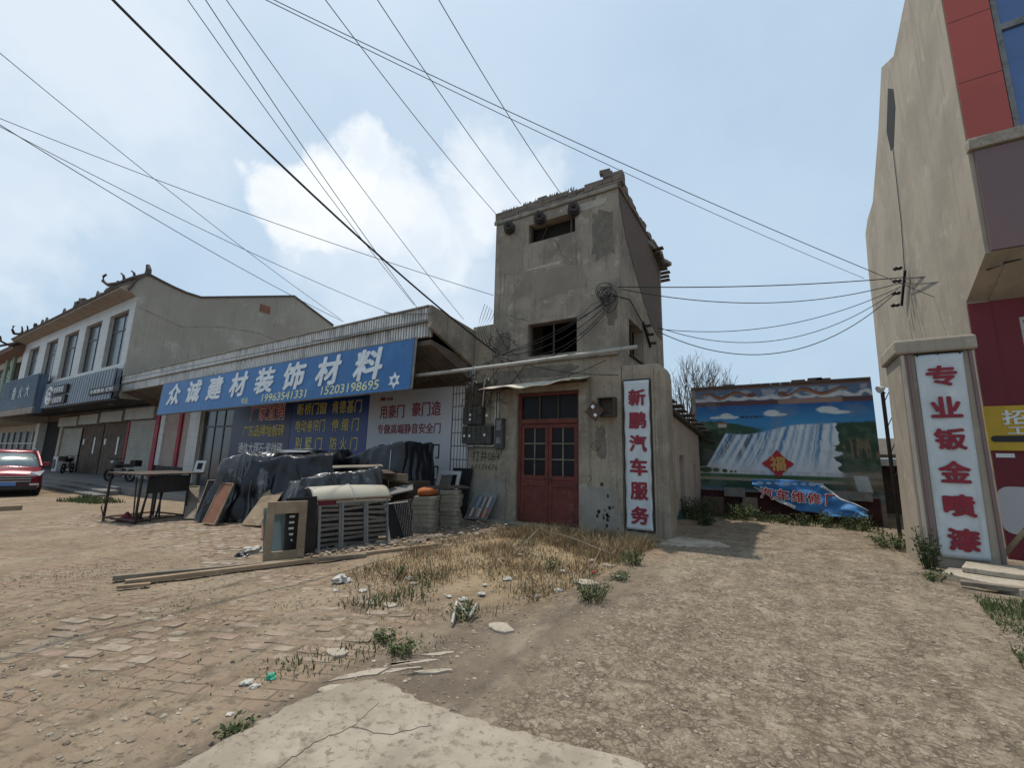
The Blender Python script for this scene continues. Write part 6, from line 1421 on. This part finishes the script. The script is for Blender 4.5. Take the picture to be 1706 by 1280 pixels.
for s, e_ in (((0, 0, 0), (.2, .28, 0)), ((0, 0, .5), (.2, .28, .5)), ((0, 0, 0), (0, 0, .5)), ((.2, .28, 0), (.2, .28, .5))): mb.bar(p+Vector(s), p+Vector(e_), .03)
mb.build('frame', M['white_frame'], Wf2)
mb = MB(); mb.box(p.x-.1, p.x+.35, p.y+.0, p.y+.4, 0, p.z-.02); single(mb, 'dark_box', M['wood_dark'], 'dark crate under the small pale window frame', 'crate')
# white frame and black board at the wall
Wd_ = thing('pale_door_frame', 'pale grey door frame leaning on the wall beside the black board and meters', 'frame', (-7.2, 8.6, 0))
x0, x1, yb, yt, z1 = -7.72, -6.98, 8.55, 8.85, 1.12
def wp(x, z, d=0): return Vector((x, yb+(yt-yb)*z/z1-d, z+.03))
for u0, u1, v0, v1 in ((x0, x0+.09, 0, z1), (x1-.09, x1, 0, z1)): mb = MB(); mb.prism([wp(u0, v0), wp(u1, v0), wp(u1, v1), wp(u0, v1)], (0, .04, .0)); mb.build('stile', M['white_frame'], Wd_)
mb = MB(); mb.prism([wp(x0+.09, z1-.09), wp(x1-.09, z1-.09), wp(x1-.09, z1), wp(x0+.09, z1)], (0, .036, 0)); mb.build('rail', M['white_frame'], Wd_)
mb = MB(); mb.prism([wp(x0+.1, 0, -.05), wp(x1-.30, 0, -.05), wp(x1-.30, z1-.12, -.05), wp(x0+.1, z1-.12, -.05)], (0, .02, 0)); mb.build('panel', M['wood_grey'], Wd_)
mb = MB(); mb.prism([(-7.5, 8.95, .03), (-6.88, 8.95, .03), (-6.88, 9.2, 1.22), (-7.5, 9.2, 1.22)], (0, .03, 0)); single(mb, 'black_board', M['dark_void'], 'black board leaning on the wall behind the pale door frame', 'board')
# tile sample board
a, b = gnd(773, 866), gnd(806, 869); b = a+(b-a).normalized()*.62; a.z = b.z = .03
Sb = thing('sample_board', 'tile sample board with two rows of coloured strips leaning below the graffiti', 'sample board', tuple(a)); off = Vector((.12, .30, .62)); w5 = (b-a); n5 = w5.cross(off).normalized(); n5 = n5 if n5.dot(_f) < 0 else -n5
mb = MB(); mb.prism([a, b, b+off, a+off], -n5*.02); mb.build('board', M['grey_metal'], Sb)
cols = [(.12, .07, .05), (.42, .38, .33), (.10, .12, .16), (.34, .20, .12), (.50, .46, .42), (.20, .07, .06), (.40, .30, .22), (.30, .10, .06), (.42, .40, .40), (.14, .13, .13), (.10, .13, .18), (.24, .24, .25), (.08, .09, .10), (.30, .29, .27)]
cm = [flat_mat('sample tile %d' % i, c, .4) for i, c in enumerate(cols)]
for r in range(2):
    for k in range(8):
        s0, s1 = .05+.90*k/8, .05+.90*(k+1)/8-.012; t0, t1 = (.08, .40) if r == 0 else (.44, .83)
        mb = MB(); mb.prism([a+w5*s0+off*t0+n5*.001, a+w5*s1+off*t0+n5*.001, a+w5*s1+off*t1+n5*.001, a+w5*s0+off*t1+n5*.001], n5*.006); mb.build('tile_strip', cm[(k+9*r) % 14], Sb)
# planks on the ground
for (p, q, off, m, lb) in (((207, 976), (735, 911), 0, 'wood', 'long pale timber plank lying in the dirt in front of the junk, nearest the camera'), ((188, 968), (610, 929), 0, 'wood_grey', 'long grey timber plank lying just behind the pale plank in the dirt')):
    a, b = gnd(*p), gnd(*q); mb = MB(); mb.flat(a+UZ*.03, b+UZ*.03, .075, .055); single(mb, 'ground_plank', M[m], lb, 'plank', 'planks on the ground', bevel=.005)
a, b = gnd(195, 981), gnd(250, 976); mb = MB(); mb.flat(a+UZ*.015, b+UZ*.015, .06, .03); single(mb, 'ground_plank', M['wood'], 'short broken plank end by the left ends of the long planks', 'plank', 'planks on the ground')
a, b = gnd(-20, 853), gnd(36, 850); mb = MB(); mb.flat(a+UZ*.06, b+UZ*.06, .2, .13); single(mb, 'ground_plank', M['wood'], 'pale beam lying on the ground at the left edge below the red car', 'beam')
# rubbish
def crumple(px, py, s, m, name, label, cat, seed, group=None, flat=.5):
    bm = bmesh.new(); bmesh.ops.create_icosphere(bm, subdivisions=3, radius=1); c = gnd(px, py)
    for v in bm.verts:
        n = mnoise.noise(v.co*1.6+Vector((seed*3.1, 0, 0)))*.55+abs(mnoise.noise(v.co*4+Vector((seed, 5, 0))))*.5; v.co = v.co*(.75+n); v.co.z *= flat; v.co *= s
    mb = MB(); mb.add([c+v.co+UZ*s*flat*.4 for v in bm.verts], [[v.index for v in f.verts] for f in bm.faces]); bm.free(); return single(mb, name, m, label, cat, group)
crumple(420, 922, .15, M['sack_white'], 'rubbish_heap', 'small heap of whitish plastic rubbish at the left foot of the wooden frame', 'rubbish', 1)
crumple(404, 927, .10, M['plastic_film'], 'rubbish_heap', 'grey shredded film lying left of the whitish rubbish heap', 'rubbish', 2)
crumple(569, 969, .11, M['sack_white'], 'plastic_bag', 'crumpled white plastic bag, the largest one in the weeds below the planks', 'plastic bag', 3)
crumple(451, 1131, .035, M['sack_green'], 'plastic_scrap', 'bright green plastic scrap on the bare dirt', 'scrap', 4, None, .7)
crumple(989, 955, .035, M['letter_red'], 'plastic_scrap', 'small red plastic scrap at the right end of the weeds', 'scrap', 5)
for k, (px, py, s) in enumerate(((605, 986, .045), (662, 959, .04), (682, 965, .05), (846, 966, .055), (748, 995, .035), (808, 975, .03), (802, 991, .05), (772, 1000, .05), (896, 994, .035), (930, 985, .05), (936, 953, .05), (867, 925, .04), (880, 905, .05), (560, 985, .04), (640, 957, .03), (985, 935, .05), (410, 1140, .04), (424, 1145, .03), (382, 1192, .02), (1030, 962, .03), (640, 1180, .02))):
    crumple(px, py, s, M['sack_white'], 'plastic_scrap', 'small whitish scrap of rubbish lying on the dirt or in the weeds', 'scrap', 10+k, 'white scraps of rubbish', .4)
for k, (px, py, s) in enumerate(((975, 972, .16), (1014, 942, .11), (834, 1046, .13), (690, 975, .06), (650, 1010, .09), (560, 1090, .09))):
    c = gnd(px, py); r = random.Random(k); mb = MB(); mb.prism([(c.x+s*r.uniform(.7, 1.2)*math.cos(a), c.y+s*.8*r.uniform(.7, 1.2)*math.sin(a), gtop(c.x, c.y)-.04) for a in np.linspace(0, 5.5, 8)], (0, 0, .062)); single(mb, 'concrete_chunk', M['concrete'], 'flat pale chunk of broken concrete lying in the dirt at the weed edge', 'concrete chunk', 'flat concrete chunks', bevel=.008)
c = gnd(765, 1036); mb = MB(); mb.tube([gnd(753, 1041)+UZ*.01, gnd(760, 1022)+UZ*.10, gnd(772, 1026)+UZ*.05, gnd(782, 1034)+UZ*.03, gnd(793, 1022)+UZ*.08], .014, 6); single(mb, 'plastic_strip', M['sack_white'], 'curled white plastic strip lying in the green weeds near the road edge', 'strip')
c0, c1, c2 = gnd(855, 927), gnd(897, 903), gnd(1022, 936); mb = MB(); mb.tube([c0+UZ*.02, c1+UZ*.22, c1.lerp(c2, .5)+UZ*.2, c2+UZ*.10], .014, 6, .008); mb.tube([c1.lerp(c2, .85)+UZ*.12, gnd(985, 950)+UZ*.02], .009, 5); mb.tube([c2+UZ*.1, gnd(1040, 938)+UZ*.05], .007, 5); single(mb, 'dead_branch', M['wood_grey'], 'dry fallen branch lying across the weeds in front of the red door', 'branch')
for k, (px, py, a, b2, rz) in enumerate(((640, 1118, .26, .035, .9), (690, 1100, .28, .03, .85), (600, 1125, .20, .04, 1.0), (730, 1085, .14, .025, .9), (560, 1150, .12, .05, .7), (720, 1120, .16, .03, .8))):
    c = gnd(px, py); r = random.Random(70+k); mb = MB(); mb.prism([(c.x+math.cos(rz)*a*math.cos(t)*r.uniform(.75, 1.2)-math.sin(rz)*b2*math.sin(t)*r.uniform(.6, 1.3), c.y+math.sin(rz)*a*math.cos(t)*r.uniform(.75, 1.2)+math.cos(rz)*b2*math.sin(t)*r.uniform(.6, 1.3), gtop(c.x, c.y)-.05) for t in np.linspace(0, 5.9, 12)], (0, 0, .053+.0025*k)); single(mb, 'concrete_chunk', M['concrete'], 'long thin remnant of pale concrete sunk in the ground beyond the pavement tip', 'concrete remnant', 'sunken concrete remnants')
# mixed scraps and shards along the foot of the junk
mb = MB(); r = random.Random(44)
for k in range(520):
    t = r.random(); p = gnd(520, 925).lerp(gnd(745, 895), t)+Vector((r.gauss(-.05, .16), r.gauss(.05, .16), 0)) if k < 330 else Vector((r.uniform(-6.4, -5.2), r.uniform(7.0, 8.8), 0)); s = r.uniform(.012, .05); A = r.uniform(0, 6.28)
    R = Matrix.Translation((p.x, p.y, .012+r.random()*.02)) @ Matrix.Rotation(A, 4, 'Z') @ Matrix.Rotation(r.gauss(0, .3), 4, 'X'); mb.box(-s, s, -s*.45, s*.45, -.004, .006, R)
setp(mb.build('litter', M['scrap'], loc=(0, 0, 0)), 'scattered shards and splinters along the foot of the junk pile', 'litter', kind='stuff')

# ------------------------------------------------------------------ red car (front towards the camera, cut by the left edge)
def car(P, head):
    t = thing('red_car', 'wine red SUV with a blue number plate parked at the left edge', 'car', tuple(P)); Mx = Matrix.Translation(P) @ Matrix.Rotation(head, 4, 'Z')
    def loft(secs, name, m, parent=t, **k):
        mb = MB(); n = None
        for x, prof in secs: n = len(prof); mb.v += [tuple(Mx @ Vector((x, y, z))) for y, z in prof]
        ns = len(secs)
        for i in range(ns-1):
            for j in range(n): mb.f.append((i*n+j, i*n+(j+1) % n, (i+1)*n+(j+1) % n, (i+1)*n+j))
        mb.f += [tuple(range(n)), tuple(range((ns-1)*n, ns*n))]; return mb.build(name, m, parent, smooth=True, **k)
    def low(w, zb, zs, zt): return [(-w*.9, zb), (-w, zb+.12), (-w, zs), (-w*.93, zt-.03), (-w*.6, zt), (0, zt+.03), (w*.6, zt), (w*.93, zt-.03), (w, zs), (w, zb+.12), (w*.9, zb)]
    body = loft([(.02, low(.72, .40, .62, .70)), (-.06, low(.80, .32, .66, .80)), (-.25, low(.88, .26, .72, .93)), (-.7, low(.91, .25, .78, 1.02)), (-1.25, low(.92, .25, .85, 1.08)), (-2.5, low(.92, .25, .9, 1.08)), (-3.9, low(.92, .25, .9, 1.08)), (-4.4, low(.86, .35, .85, 1.05))], 'body', M['car_red'], bevel=.02)
    cab = lambda w0, w1, z0, z1: [(-w0, z0), (-w1, z1-.05), (-w1*.8, z1), (w1*.8, z1), (w1, z1-.05), (w0, z0)]
    gl = loft([(-1.15, cab(.82, .80, 1.05, 1.09)), (-1.95, cab(.84, .66, 1.05, 1.60)), (-3.6, cab(.84, .66, 1.05, 1.60)), (-4.2, cab(.80, .72, 1.05, 1.1))], 'windscreen', M['car_glass'])
    loft([(-1.88, cab(.70, .685, 1.56, 1.60)), (-2.2, cab(.70, .67, 1.585, 1.68)), (-3.4, cab(.70, .67, 1.585, 1.68)), (-3.75, cab(.69, .66, 1.54, 1.60))], 'roof', M['car_red'])
    for s in (1, -1):
        mb = MB(); mb.tube([Mx @ Vector(q) for q in ((-1.12, s*.84, 1.06), (-1.55, s*.77, 1.33), (-1.95, s*.68, 1.61))], .045, 6); mb.build('pillar', M['car_red'], t)
        mb = MB(); mb.tube([Mx @ Vector(q) for q in ((-2.1, s*.62, 1.71), (-3.4, s*.62, 1.71))], .022, 6); mb.build('roof_rail', M['chrome'], t)
        mb = MB(); mb.prism([Mx @ Vector(q) for q in ((-.06, s*.50, .76), (-.08, s*.80, .74), (-.34, s*.91, .86), (-.34, s*.905, .93), (-.10, s*.56, .86))], Mx.to_3x3() @ Vector((.03, s*.01, 0))); mb.build('headlight', M['lamp_glass'], t)
        mb = MB(); mb.box(-.03, .045, s*.70-.12, s*.70+.12, .40, .47, Mx); mb.build('fog_lamp', M['chrome'], t)
        mb = MB(); mb.box(-1.35, -1.2, s*.98-.1, s*.98+.1, 1.06, 1.22, Mx); mb.build('mirror', M['car_red'], t, bevel=.03)
        for x in (-.85, -3.5):
            mb = MB(); mb.lathe(Mx @ Vector((x, s*.93, .33)), Mx.to_3x3() @ Vector((0, -s, 0)), [(0, .22), (.02, .31), (.05, .34), (.18, .34), (.21, .30)], 22); wh = mb.build('wheel', M['rubber'], t); mb = MB(); mb.lathe(Mx @ Vector((x, s*.945, .33)), Mx.to_3x3() @ Vector((0, -s, 0)), [(0, .06), (.015, .21), (.04, .21)], 14); mb.build('rim', M['chrome'], wh)
    mb = MB(); mb.box(-.1, .035, -.62, .62, .44, .74, Mx); G = mb.build('grille', M['car_black'], t)
    for z in (.55, .64, .72): mb = MB(); mb.box(.036, .055, -.60, .60, z-.012, z+.012, Mx); mb.build('grille_bar', M['chrome'], G)
    mb = MB(); mb.box(-.15, .05, -.78, .78, .24, .40, Mx); mb.build('bumper', M['car_black'], t, bevel=.03)
    mb = MB(); mb.box(.0505, .065, -.25, .25, .40, .53, Mx); mb.build('number_plate', M['plate_blue'], t)
    mb = MB(); mb.box(-4.3, -.3, -.8, .8, .2, .3, Mx); mb.build('underbody', M['car_black'], t)
cp = gnd(4, 829); car(cp, rad(-9))

# ------------------------------------------------------------------ motorbikes on the pavement
def bike(P, head, label):
    t = thing('motorbike', label, 'motorbike', tuple(P), 'motorbikes on the shop pavement'); Mx = Matrix.Translation(P) @ Matrix.Rotation(head, 4, 'Z'); V = lambda *q: Mx @ Vector(q)
    for x in (.62, -.62):
        mb = MB(); n = 20; mb.tube([V(x+.25*math.cos(a), 0, .29+.25*math.sin(a)) for a in np.linspace(0, 2*math.pi, n)], .05, 8, cap=False); mb.lathe(V(x, -.04, .29), Mx.to_3x3() @ Vector((0, 1, 0)), [(0, .03), (.02, .08), (.06, .08), (.08, .03)], 10)
        for k in range(6): a = k*math.pi/3; mb.tube([V(x, 0, .29), V(x+.23*math.cos(a), 0, .29+.23*math.sin(a))], .008, 4)
        mb.build('wheel', M['rubber'], t)
    mb = MB(); mb.tube([V(.62, .06, .29), V(.42, .05, .85), V(.36, 0, 1.0)], .022, 6); mb.tube([V(.62, -.06, .29), V(.42, -.05, .85)], .022, 6); mb.build('fork', M['grey_metal'], t)
    mb = MB(); mb.tube([V(.40, -.36, 1.06), V(.34, -.15, 1.02), V(.34, .15, 1.02), V(.40, .36, 1.06)], .016, 6); mb.build('handlebar', M['black_metal'], t)
    mb = MB(); mb.tube([V(.4, 0, .85), V(.05, 0, .35), V(-.3, 0, .35), V(-.62, 0, .29)], .03, 6); mb.tube([V(.38, 0, .8), V(-.1, 0, .68), V(-.7, 0, .7)], .03, 6); mb.build('frame', M['black_metal'], t)
    mb = MB(); mb.lathe(V(.34, 0, .80), Mx.to_3x3() @ Vector((-1, 0, -.1)), [(0, .06), (.08, .13), (.3, .14), (.42, .08)], 12); mb.build('tank', M['black_metal'], t, smooth=True)
    mb = MB(); mb.box(-.75, -.08, -.13, .13, .72, .82, Mx); mb.build('seat', M['rubber'], t, bevel=.03)
    mb = MB(); mb.box(-.2, .2, -.12, .12, .28, .6, Mx); mb.build('engine', M['grey_metal'], t, bevel=.03)
    mb = MB(); mb.lathe(V(.52, 0, .88), Mx.to_3x3() @ Vector((1, 0, 0)), [(-.08, .05), (0, .09), (.03, .09)], 12); mb.build('headlight', M['lamp_glass'], t)
    mb = MB(); mb.box(-1.0, -.68, -.16, .16, .72, 1.0, Mx); mb.build('tail_box', M['black_metal'], t, bevel=.02)
p = Vector((-26.3, 7.9, .02)); bike(p, rad(200), 'dark motorbike standing before the right roller shutter behind the work table')
p = Vector((-36.6, 8.5, .02)); bike(p, rad(150), 'dark motorbike standing farther left between the plank doors')
p = Vector((-38.9, 8.6, .02)); mb = MB(); mb.box(p.x-.45, p.x+.45, p.y-.2, p.y+.25, .04, .95)
o = thing('outdoor_unit', 'white air conditioner outdoor unit standing left of the farther motorbike', 'air conditioner', tuple(p)); mb.build('case', M['white_frame'], o, bevel=.02); mb = MB(); mb.cyl((p.x-.08, p.y-.205, .5), (p.x-.08, p.y-.23, .5), .3, 18); mb.build('fan_grille', M['car_black'], o)

# ================================================================== WIRES
def wire(a, b, sag, r, name, label, m='cable', n=26, group='overhead wires'):
    mb = MB(); mb.tube(sagline(a, b, sag, n), r, 5); single(mb, name, M[m], label, 'wire', group)
def beyond(a, px, py, z, k=1.7):
    p = atz(px, py, z); return a+(p-a)*k
for (e_, q, lb) in (((826, 356), (562, 0), 'thin overhead wire rising from the left top corner of the tower'), ((868, 340), (646, 0), 'thin overhead wire rising from the middle of the tower crown'), ((934, 322), (746, 0), 'thin overhead wire rising steeply from the tower crown nearest its right side')):
    a = at(*e_, 9.5); wire(a, beyond(a, *q, 9.6), .30, .009, 'overhead_wire', lb, 'cable_grey')
a = at(826, 588, 9.15); b = beyond(a, 254, 0, 7.6); wire(a, b, .55, .020, 'power_cable', 'thick black power cable running from the tower wall up across the sky')
for (e_, y, q, r, lb) in (((690, 508), 9.0, (338, 0), .008, 'leftmost of three thin wires crossing the sky beside the thick black cable'), ((697, 515), 9.0, (366, 0), .009, 'middle of three thin wires crossing the sky beside the thick black cable'), ((772, 532), 10.5, (402, 0), .008, 'rightmost of three thin wires crossing the sky beside the thick black cable')):
    a = at(*e_, y); wire(a, beyond(a, *q, 9.0), .35, r, 'overhead_wire', lb, 'cable_grey')
for (e_, y, q, z, r, lb) in (((568, 532), 12, (0, 80), 11, .010, 'faint wire sloping down from the upper left edge to the shop roof'), ((822, 492), 11, (0, 190), 10, .010, 'long thin wire from the left edge to the tower, above the shop roof'), ((572, 536), 12, (0, 200), 9.5, .012, 'lower wire from the left edge down to the shop roof'), ((650, 522), 11, (0, 203), 9.4, .010, 'second lower wire from the left edge, ending further right on the shop parapet')):
    a = at(*e_, y); wire(a, beyond(a, *q, z, 1.15), .25, r, 'overhead_wire', lb, 'cable_grey')
for (e_, y, q, lb) in (((1440, 464), 19, (497, 0), 'upper of two long wires crossing the sky from the top towards the beige building'), ((1608, 516), 13.5, (511, 0), 'lower of two long wires crossing the sky to the beige building wall')):
    a = at(*e_, y); wire(a, beyond(a, *q, 9.5, 1.5), .35, .008, 'overhead_wire', lb, 'cable_grey')
for (p, py_, q, sag, r, lb) in (((1030, 478), 9.2, (1508, 462), .10, .013, 'top wire of the bundle between tower and beige building'), ((1036, 482), 9.3, (1505, 470), .45, .011, 'second wire of the bundle between tower and beige building'), ((1095, 548), 11.5, (1500, 478), .50, .010, 'sagging wire from the tower side to the wall bracket, third from the top'),
                            ((1095, 545), 11.6, (1496, 482), .9, .010, 'deeper sagging wire from the tower side to the wall bracket, fourth from the top'), ((1095, 552), 11.4, (1492, 488), 1.15, .012, 'lowest and deepest sagging wire between the tower side and the bracket')):
    wire(at(*p, py_), atx(*q, RX-.12), sag, r, 'service_wire', lb, group='wires between tower and beige building')
wire(atx(1508, 464, RX-.1), at(1700, 432, 9.85), .05, .016, 'service_wire', 'black cable pair end running from the bracket along the beige wall to the right', group='wires between tower and beige building')
wire(atx(1506, 472, RX-.1), at(1672, 440, 9.85), .12, .012, 'service_wire', 'second black cable along the beige wall right of the bracket, slightly lower', group='wires between tower and beige building')
a = at(1022, 492, 9.17); mb = MB(); mb.tube([a, at(1045, 500, 9.6)+Vector((.06, 0, 0)), Vector((TX1+.05, 10.6, 5.2)), Vector((TX1+.06, 11.6, 4.95))], .016, 6)
single(mb, 'cable_loop', M['cable'], 'black cable bending round the tower corner down to the side bracket', 'cable')
ib = thing('tower_bracket', 'small bracket with wire ends on the tower side wall', 'bracket', (TX1, 11.6, 4.8)); mb = MB(); mb.flat((TX1+.03, 11.2, 5.15), (TX1+.03, 11.9, 4.65), .06, .06); mb.build('arm', M['black_metal'], ib)
for k in range(3): p = Vector((TX1+.06, 11.3+.25*k, 5.08-.18*k)); mb = MB(); mb.lathe(p, (1, 0, 0), [(0, .02), (.04, .05), (.08, .035), (.12, .05), (.16, .02)], 10); mb.build('insulator', M['ceramic'], ib)
mb = MB()
for k in range(5): mb.tube([at(808+4*k, 506+3*k, 9.25), at(800+5*k, 530, 9.22), at(796+3*k, 548, 9.2), at(800+6*k, 575, 9.18)], .007, 5)
single(mb, 'drop_wires', M['cable'], 'thin wires dropping down the wall left of the tower corner above the shop end', 'wires')
wire(at(640, 521, 7.4), at(720, 522, 7.44), .03, .012, 'parapet_wire', 'wire stapled along the shop parapet above the sign', group='parapet wires')
wire(at(520, 568, 7.4), at(700, 538, 7.44), .05, .010, 'parapet_wire', 'second wire running lower along the shop parapet tiles', group='parapet wires')

# ================================================================== VEGETATION
def inpoly(x, y, P):
    c = False; n = len(P)
    for i in range(n):
        x1, y1 = P[i]; x2, y2 = P[(i+1) % n]
        if (y1 > y) != (y2 > y) and x < (x2-x1)*(y-y1)/(y2-y1)+x1: c = not c
    return c
def blades(mb, n, P, hmin, hmax, w, seed, dens, lean=.35):
    r = random.Random(seed); xs = [p[0] for p in P]; ys = [p[1] for p in P]; k = 0; tries = 0
    while k < n and tries < n*30:
        tries += 1; x = r.uniform(min(xs), max(xs)); y = r.uniform(min(ys), max(ys))
        if not inpoly(x, y, P): continue
        d = dens(x, y)
        if r.random() > d: continue
        k += 1; h = (hmin+(hmax-hmin)*r.random()**1.8)*(.45+.7*d); a = r.uniform(0, 6.28); l = abs(r.gauss(0, lean))*h; b = r.uniform(0, 6.28); ww = w*r.uniform(.6, 1.3)
        dx, dy = math.cos(a)*ww, math.sin(a)*ww; lx, ly = math.cos(b)*l, math.sin(b)*l; z = gtop(x, y)-.008
        mb.add([(x-dx, y-dy, z), (x+dx, y+dy, z), (x+lx*.4+dx*.8, y+ly*.4+dy*.8, z+h*.6), (x+lx*.4-dx*.8, y+ly*.4-dy*.8, z+h*.6), (x+lx, y+ly, z+h)], [(0, 1, 2, 3), (3, 2, 4)])
PW = [(-4.75, 3.2), (-3.3, 2.95), (-2.5, 3.7), (-2.25, 5.0), (-2.05, 7.2), (-2.1, 8.8), (-5.2, 8.9), (-5.4, 7.2), (-5.35, 6.0), (-5.0, 4.8)]
def dn(x, y):
    v = .5+.9*mnoise.noise((x*1.1, y*1.1, 3))+.4*mnoise.noise((x*3.5, y*3.5, 8)); v *= min(1, .25+max(0, (y-3.3))/2.2); return max(0, min(1, v))
mb = MB(); blades(mb, 15000, PW, .02, .16, .0050, 1, dn, 1.0); blades(mb, 900, PW, .12, .32, .0045, 4, dn, .5); blades(mb, 6500, [(-4.6, 7.4), (-2.2, 6.6), (-2.05, 8.85), (-4.9, 8.9)], .06, .30, .005, 2, dn, .6)
blades(mb, 900, [(-9, 1.2), (-3, 1.2), (-3, 3.0), (-8, 5)], .02, .06, .004, 3, lambda x, y: max(0, mnoise.noise((x*.9, y*.9, 12))), .6)
setp(mb.build('dry_grass', M['dry_grass'], loc=(0, 0, 0)), 'dry straw coloured weeds and grass in front of the tower', 'dry grass', kind='stuff')
def plant(p, r0, h, n, seed, label, m='leaf', ls=.035, group=None, name='weed_clump', cat='weed'):
    r = random.Random(seed); stem, lf = MB(), MB(); p = Vector(p)
    t = thing(name, label, cat, tuple(p), group)
    for k in range(n):
        a = r.uniform(0, 6.28); rr = r0*r.random()**.5; b = p+Vector((math.cos(a)*rr*.45, math.sin(a)*rr*.45, -.01)); tip = p+Vector((math.cos(a)*rr, math.sin(a)*rr, h*r.uniform(.5, 1.0)))
        stem.tube([b, b.lerp(tip, .5)+Vector((0, 0, h*.06)), tip], .004, 4, .002)
        for q in range(12):
            c = b.lerp(tip, r.uniform(.15, 1.0))+Vector((r.gauss(0, .02), r.gauss(0, .02), r.gauss(0, .015))); d = Vector((r.gauss(0, 1), r.gauss(0, 1), r.gauss(.35, .5))).normalized(); s = ls*r.uniform(.5, 1.3); w = d.orthogonal().normalized(); w.rotate(Matrix.Rotation(r.uniform(0, 6.28), 3, d))
            lf.poly(c, c+d*s*.5+w*s*.28, c+d*s, c+d*s*.5-w*s*.28)
    stem.build('stems', M['leaf_dark'], t); lf.build('leaves', M[m], t)
for i, (px, py, r0, h, n, lb) in enumerate(((990, 1000, .22, .26, 34, 'bright green weed clump at the road edge below the weeds, the largest there'), (1055, 942, .22, .30, 30, 'green weed clump right of the weed patch near the banner'), (1032, 968, .13, .16, 16, 'small green weed between two larger clumps at the road edge'), (776, 1028, .18, .14, 24, 'low green weed with white strips in it, at the road edge'),
        (640, 1068, .12, .10, 14, 'tiny green weed beside the paving bricks'), (668, 1086, .13, .10, 16, 'tiny green weed right below another among rubble'), (664, 962, .10, .2, 12, 'green weed sprouting in the dry grass near the planks'), (918, 950, .16, .2, 14, 'grey green weed in the middle of the dry grass'), (395, 1216, .10, .035, 9, 'flat weed tuft at the edge of the concrete in the foreground'), )):
    plant(gnd(px, py), r0, h*.8, n, 50+i, lb, 'leaf', .032)
plant(gnd(1492, 915), .45, .32, 60, 80, 'broad green weed tuft at the foot of the lamp post', 'leaf', .05)
plant(gnd(1548, 948), .16, .62, 34, 81, 'tall dark green weed growing against the gate column', 'leaf_dark', .05)
plant(gnd(1556, 968), .16, .14, 16, 82, 'small weed at the corner of the concrete slab', 'leaf', .04)
plant((-2.0, 12.9, 0), .55, .62, 80, 83, 'dark shrub against the wall of the side house', 'leaf_dark', .06, None, 'shrub', 'shrub')
plant((-1.75, 11.9, 0), .30, .30, 40, 84, 'low weeds before the green board', 'leaf_dark', .05)
plant((-1.0, 13.9, 0), .45, .42, 60, 85, 'weedy shrub left of the torn banner', 'leaf', .06, None, 'shrub', 'shrub')
for k, (x, h) in enumerate(((-.55, .3), (-.1, .25), (.35, .32), (.75, .42), (1.25, .4), (1.55, .45))): plant((x, 13.75-.03*k, 0), .22, h, 22, 90+k, 'weed growing at the foot of the torn blue banner', 'leaf' if k % 2 else 'leaf_dark', .055, 'weeds below the torn banner')
mb = MB(); blades(mb, 9000, [(1.35, 4.6), (2.6, 4.6), (3.6, 7.7), (1.85, 7.75), (1.62, 6)], .02, .10, .005, 6, lambda x, y: max(0, min(1, .55+mnoise.noise((x*1.6, y*1.6, 2)))), .6)
blades(mb, 2000, PW, .03, .13, .006, 16, lambda x, y: max(0, min(1, 2.2*mnoise.noise((x*1.5, y*1.5, 31))-.1)), .6)
blades(mb, 500, [(-6, 1.0), (-2.2, 1.6), (-2.2, 3.4), (-5, 3.2)], .02, .07, .005, 17, lambda x, y: max(0, min(1, 2*mnoise.noise((x*1.2, y*1.2, 41))-.3)), .8)
blades(mb, 900, [(-20.5, 4.6), (-18.2, 5.0), (-18.0, 5.7), (-22, 5.8)], .06, .2, .015, 7, lambda x, y: .8)
blades(mb, 1500, [(-2.0, 13.3), (1.9, 13.2), (2.0, 14.3), (-2.0, 14.5)], .05, .25, .008, 8, lambda x, y: max(0, min(1, .4+mnoise.noise((x*2, y*2, 2)))))
setp(mb.build('green_grass', M['leaf'], loc=(0, 0, 0)), 'short green grass along the right road edge and the alley end', 'grass', kind='stuff')
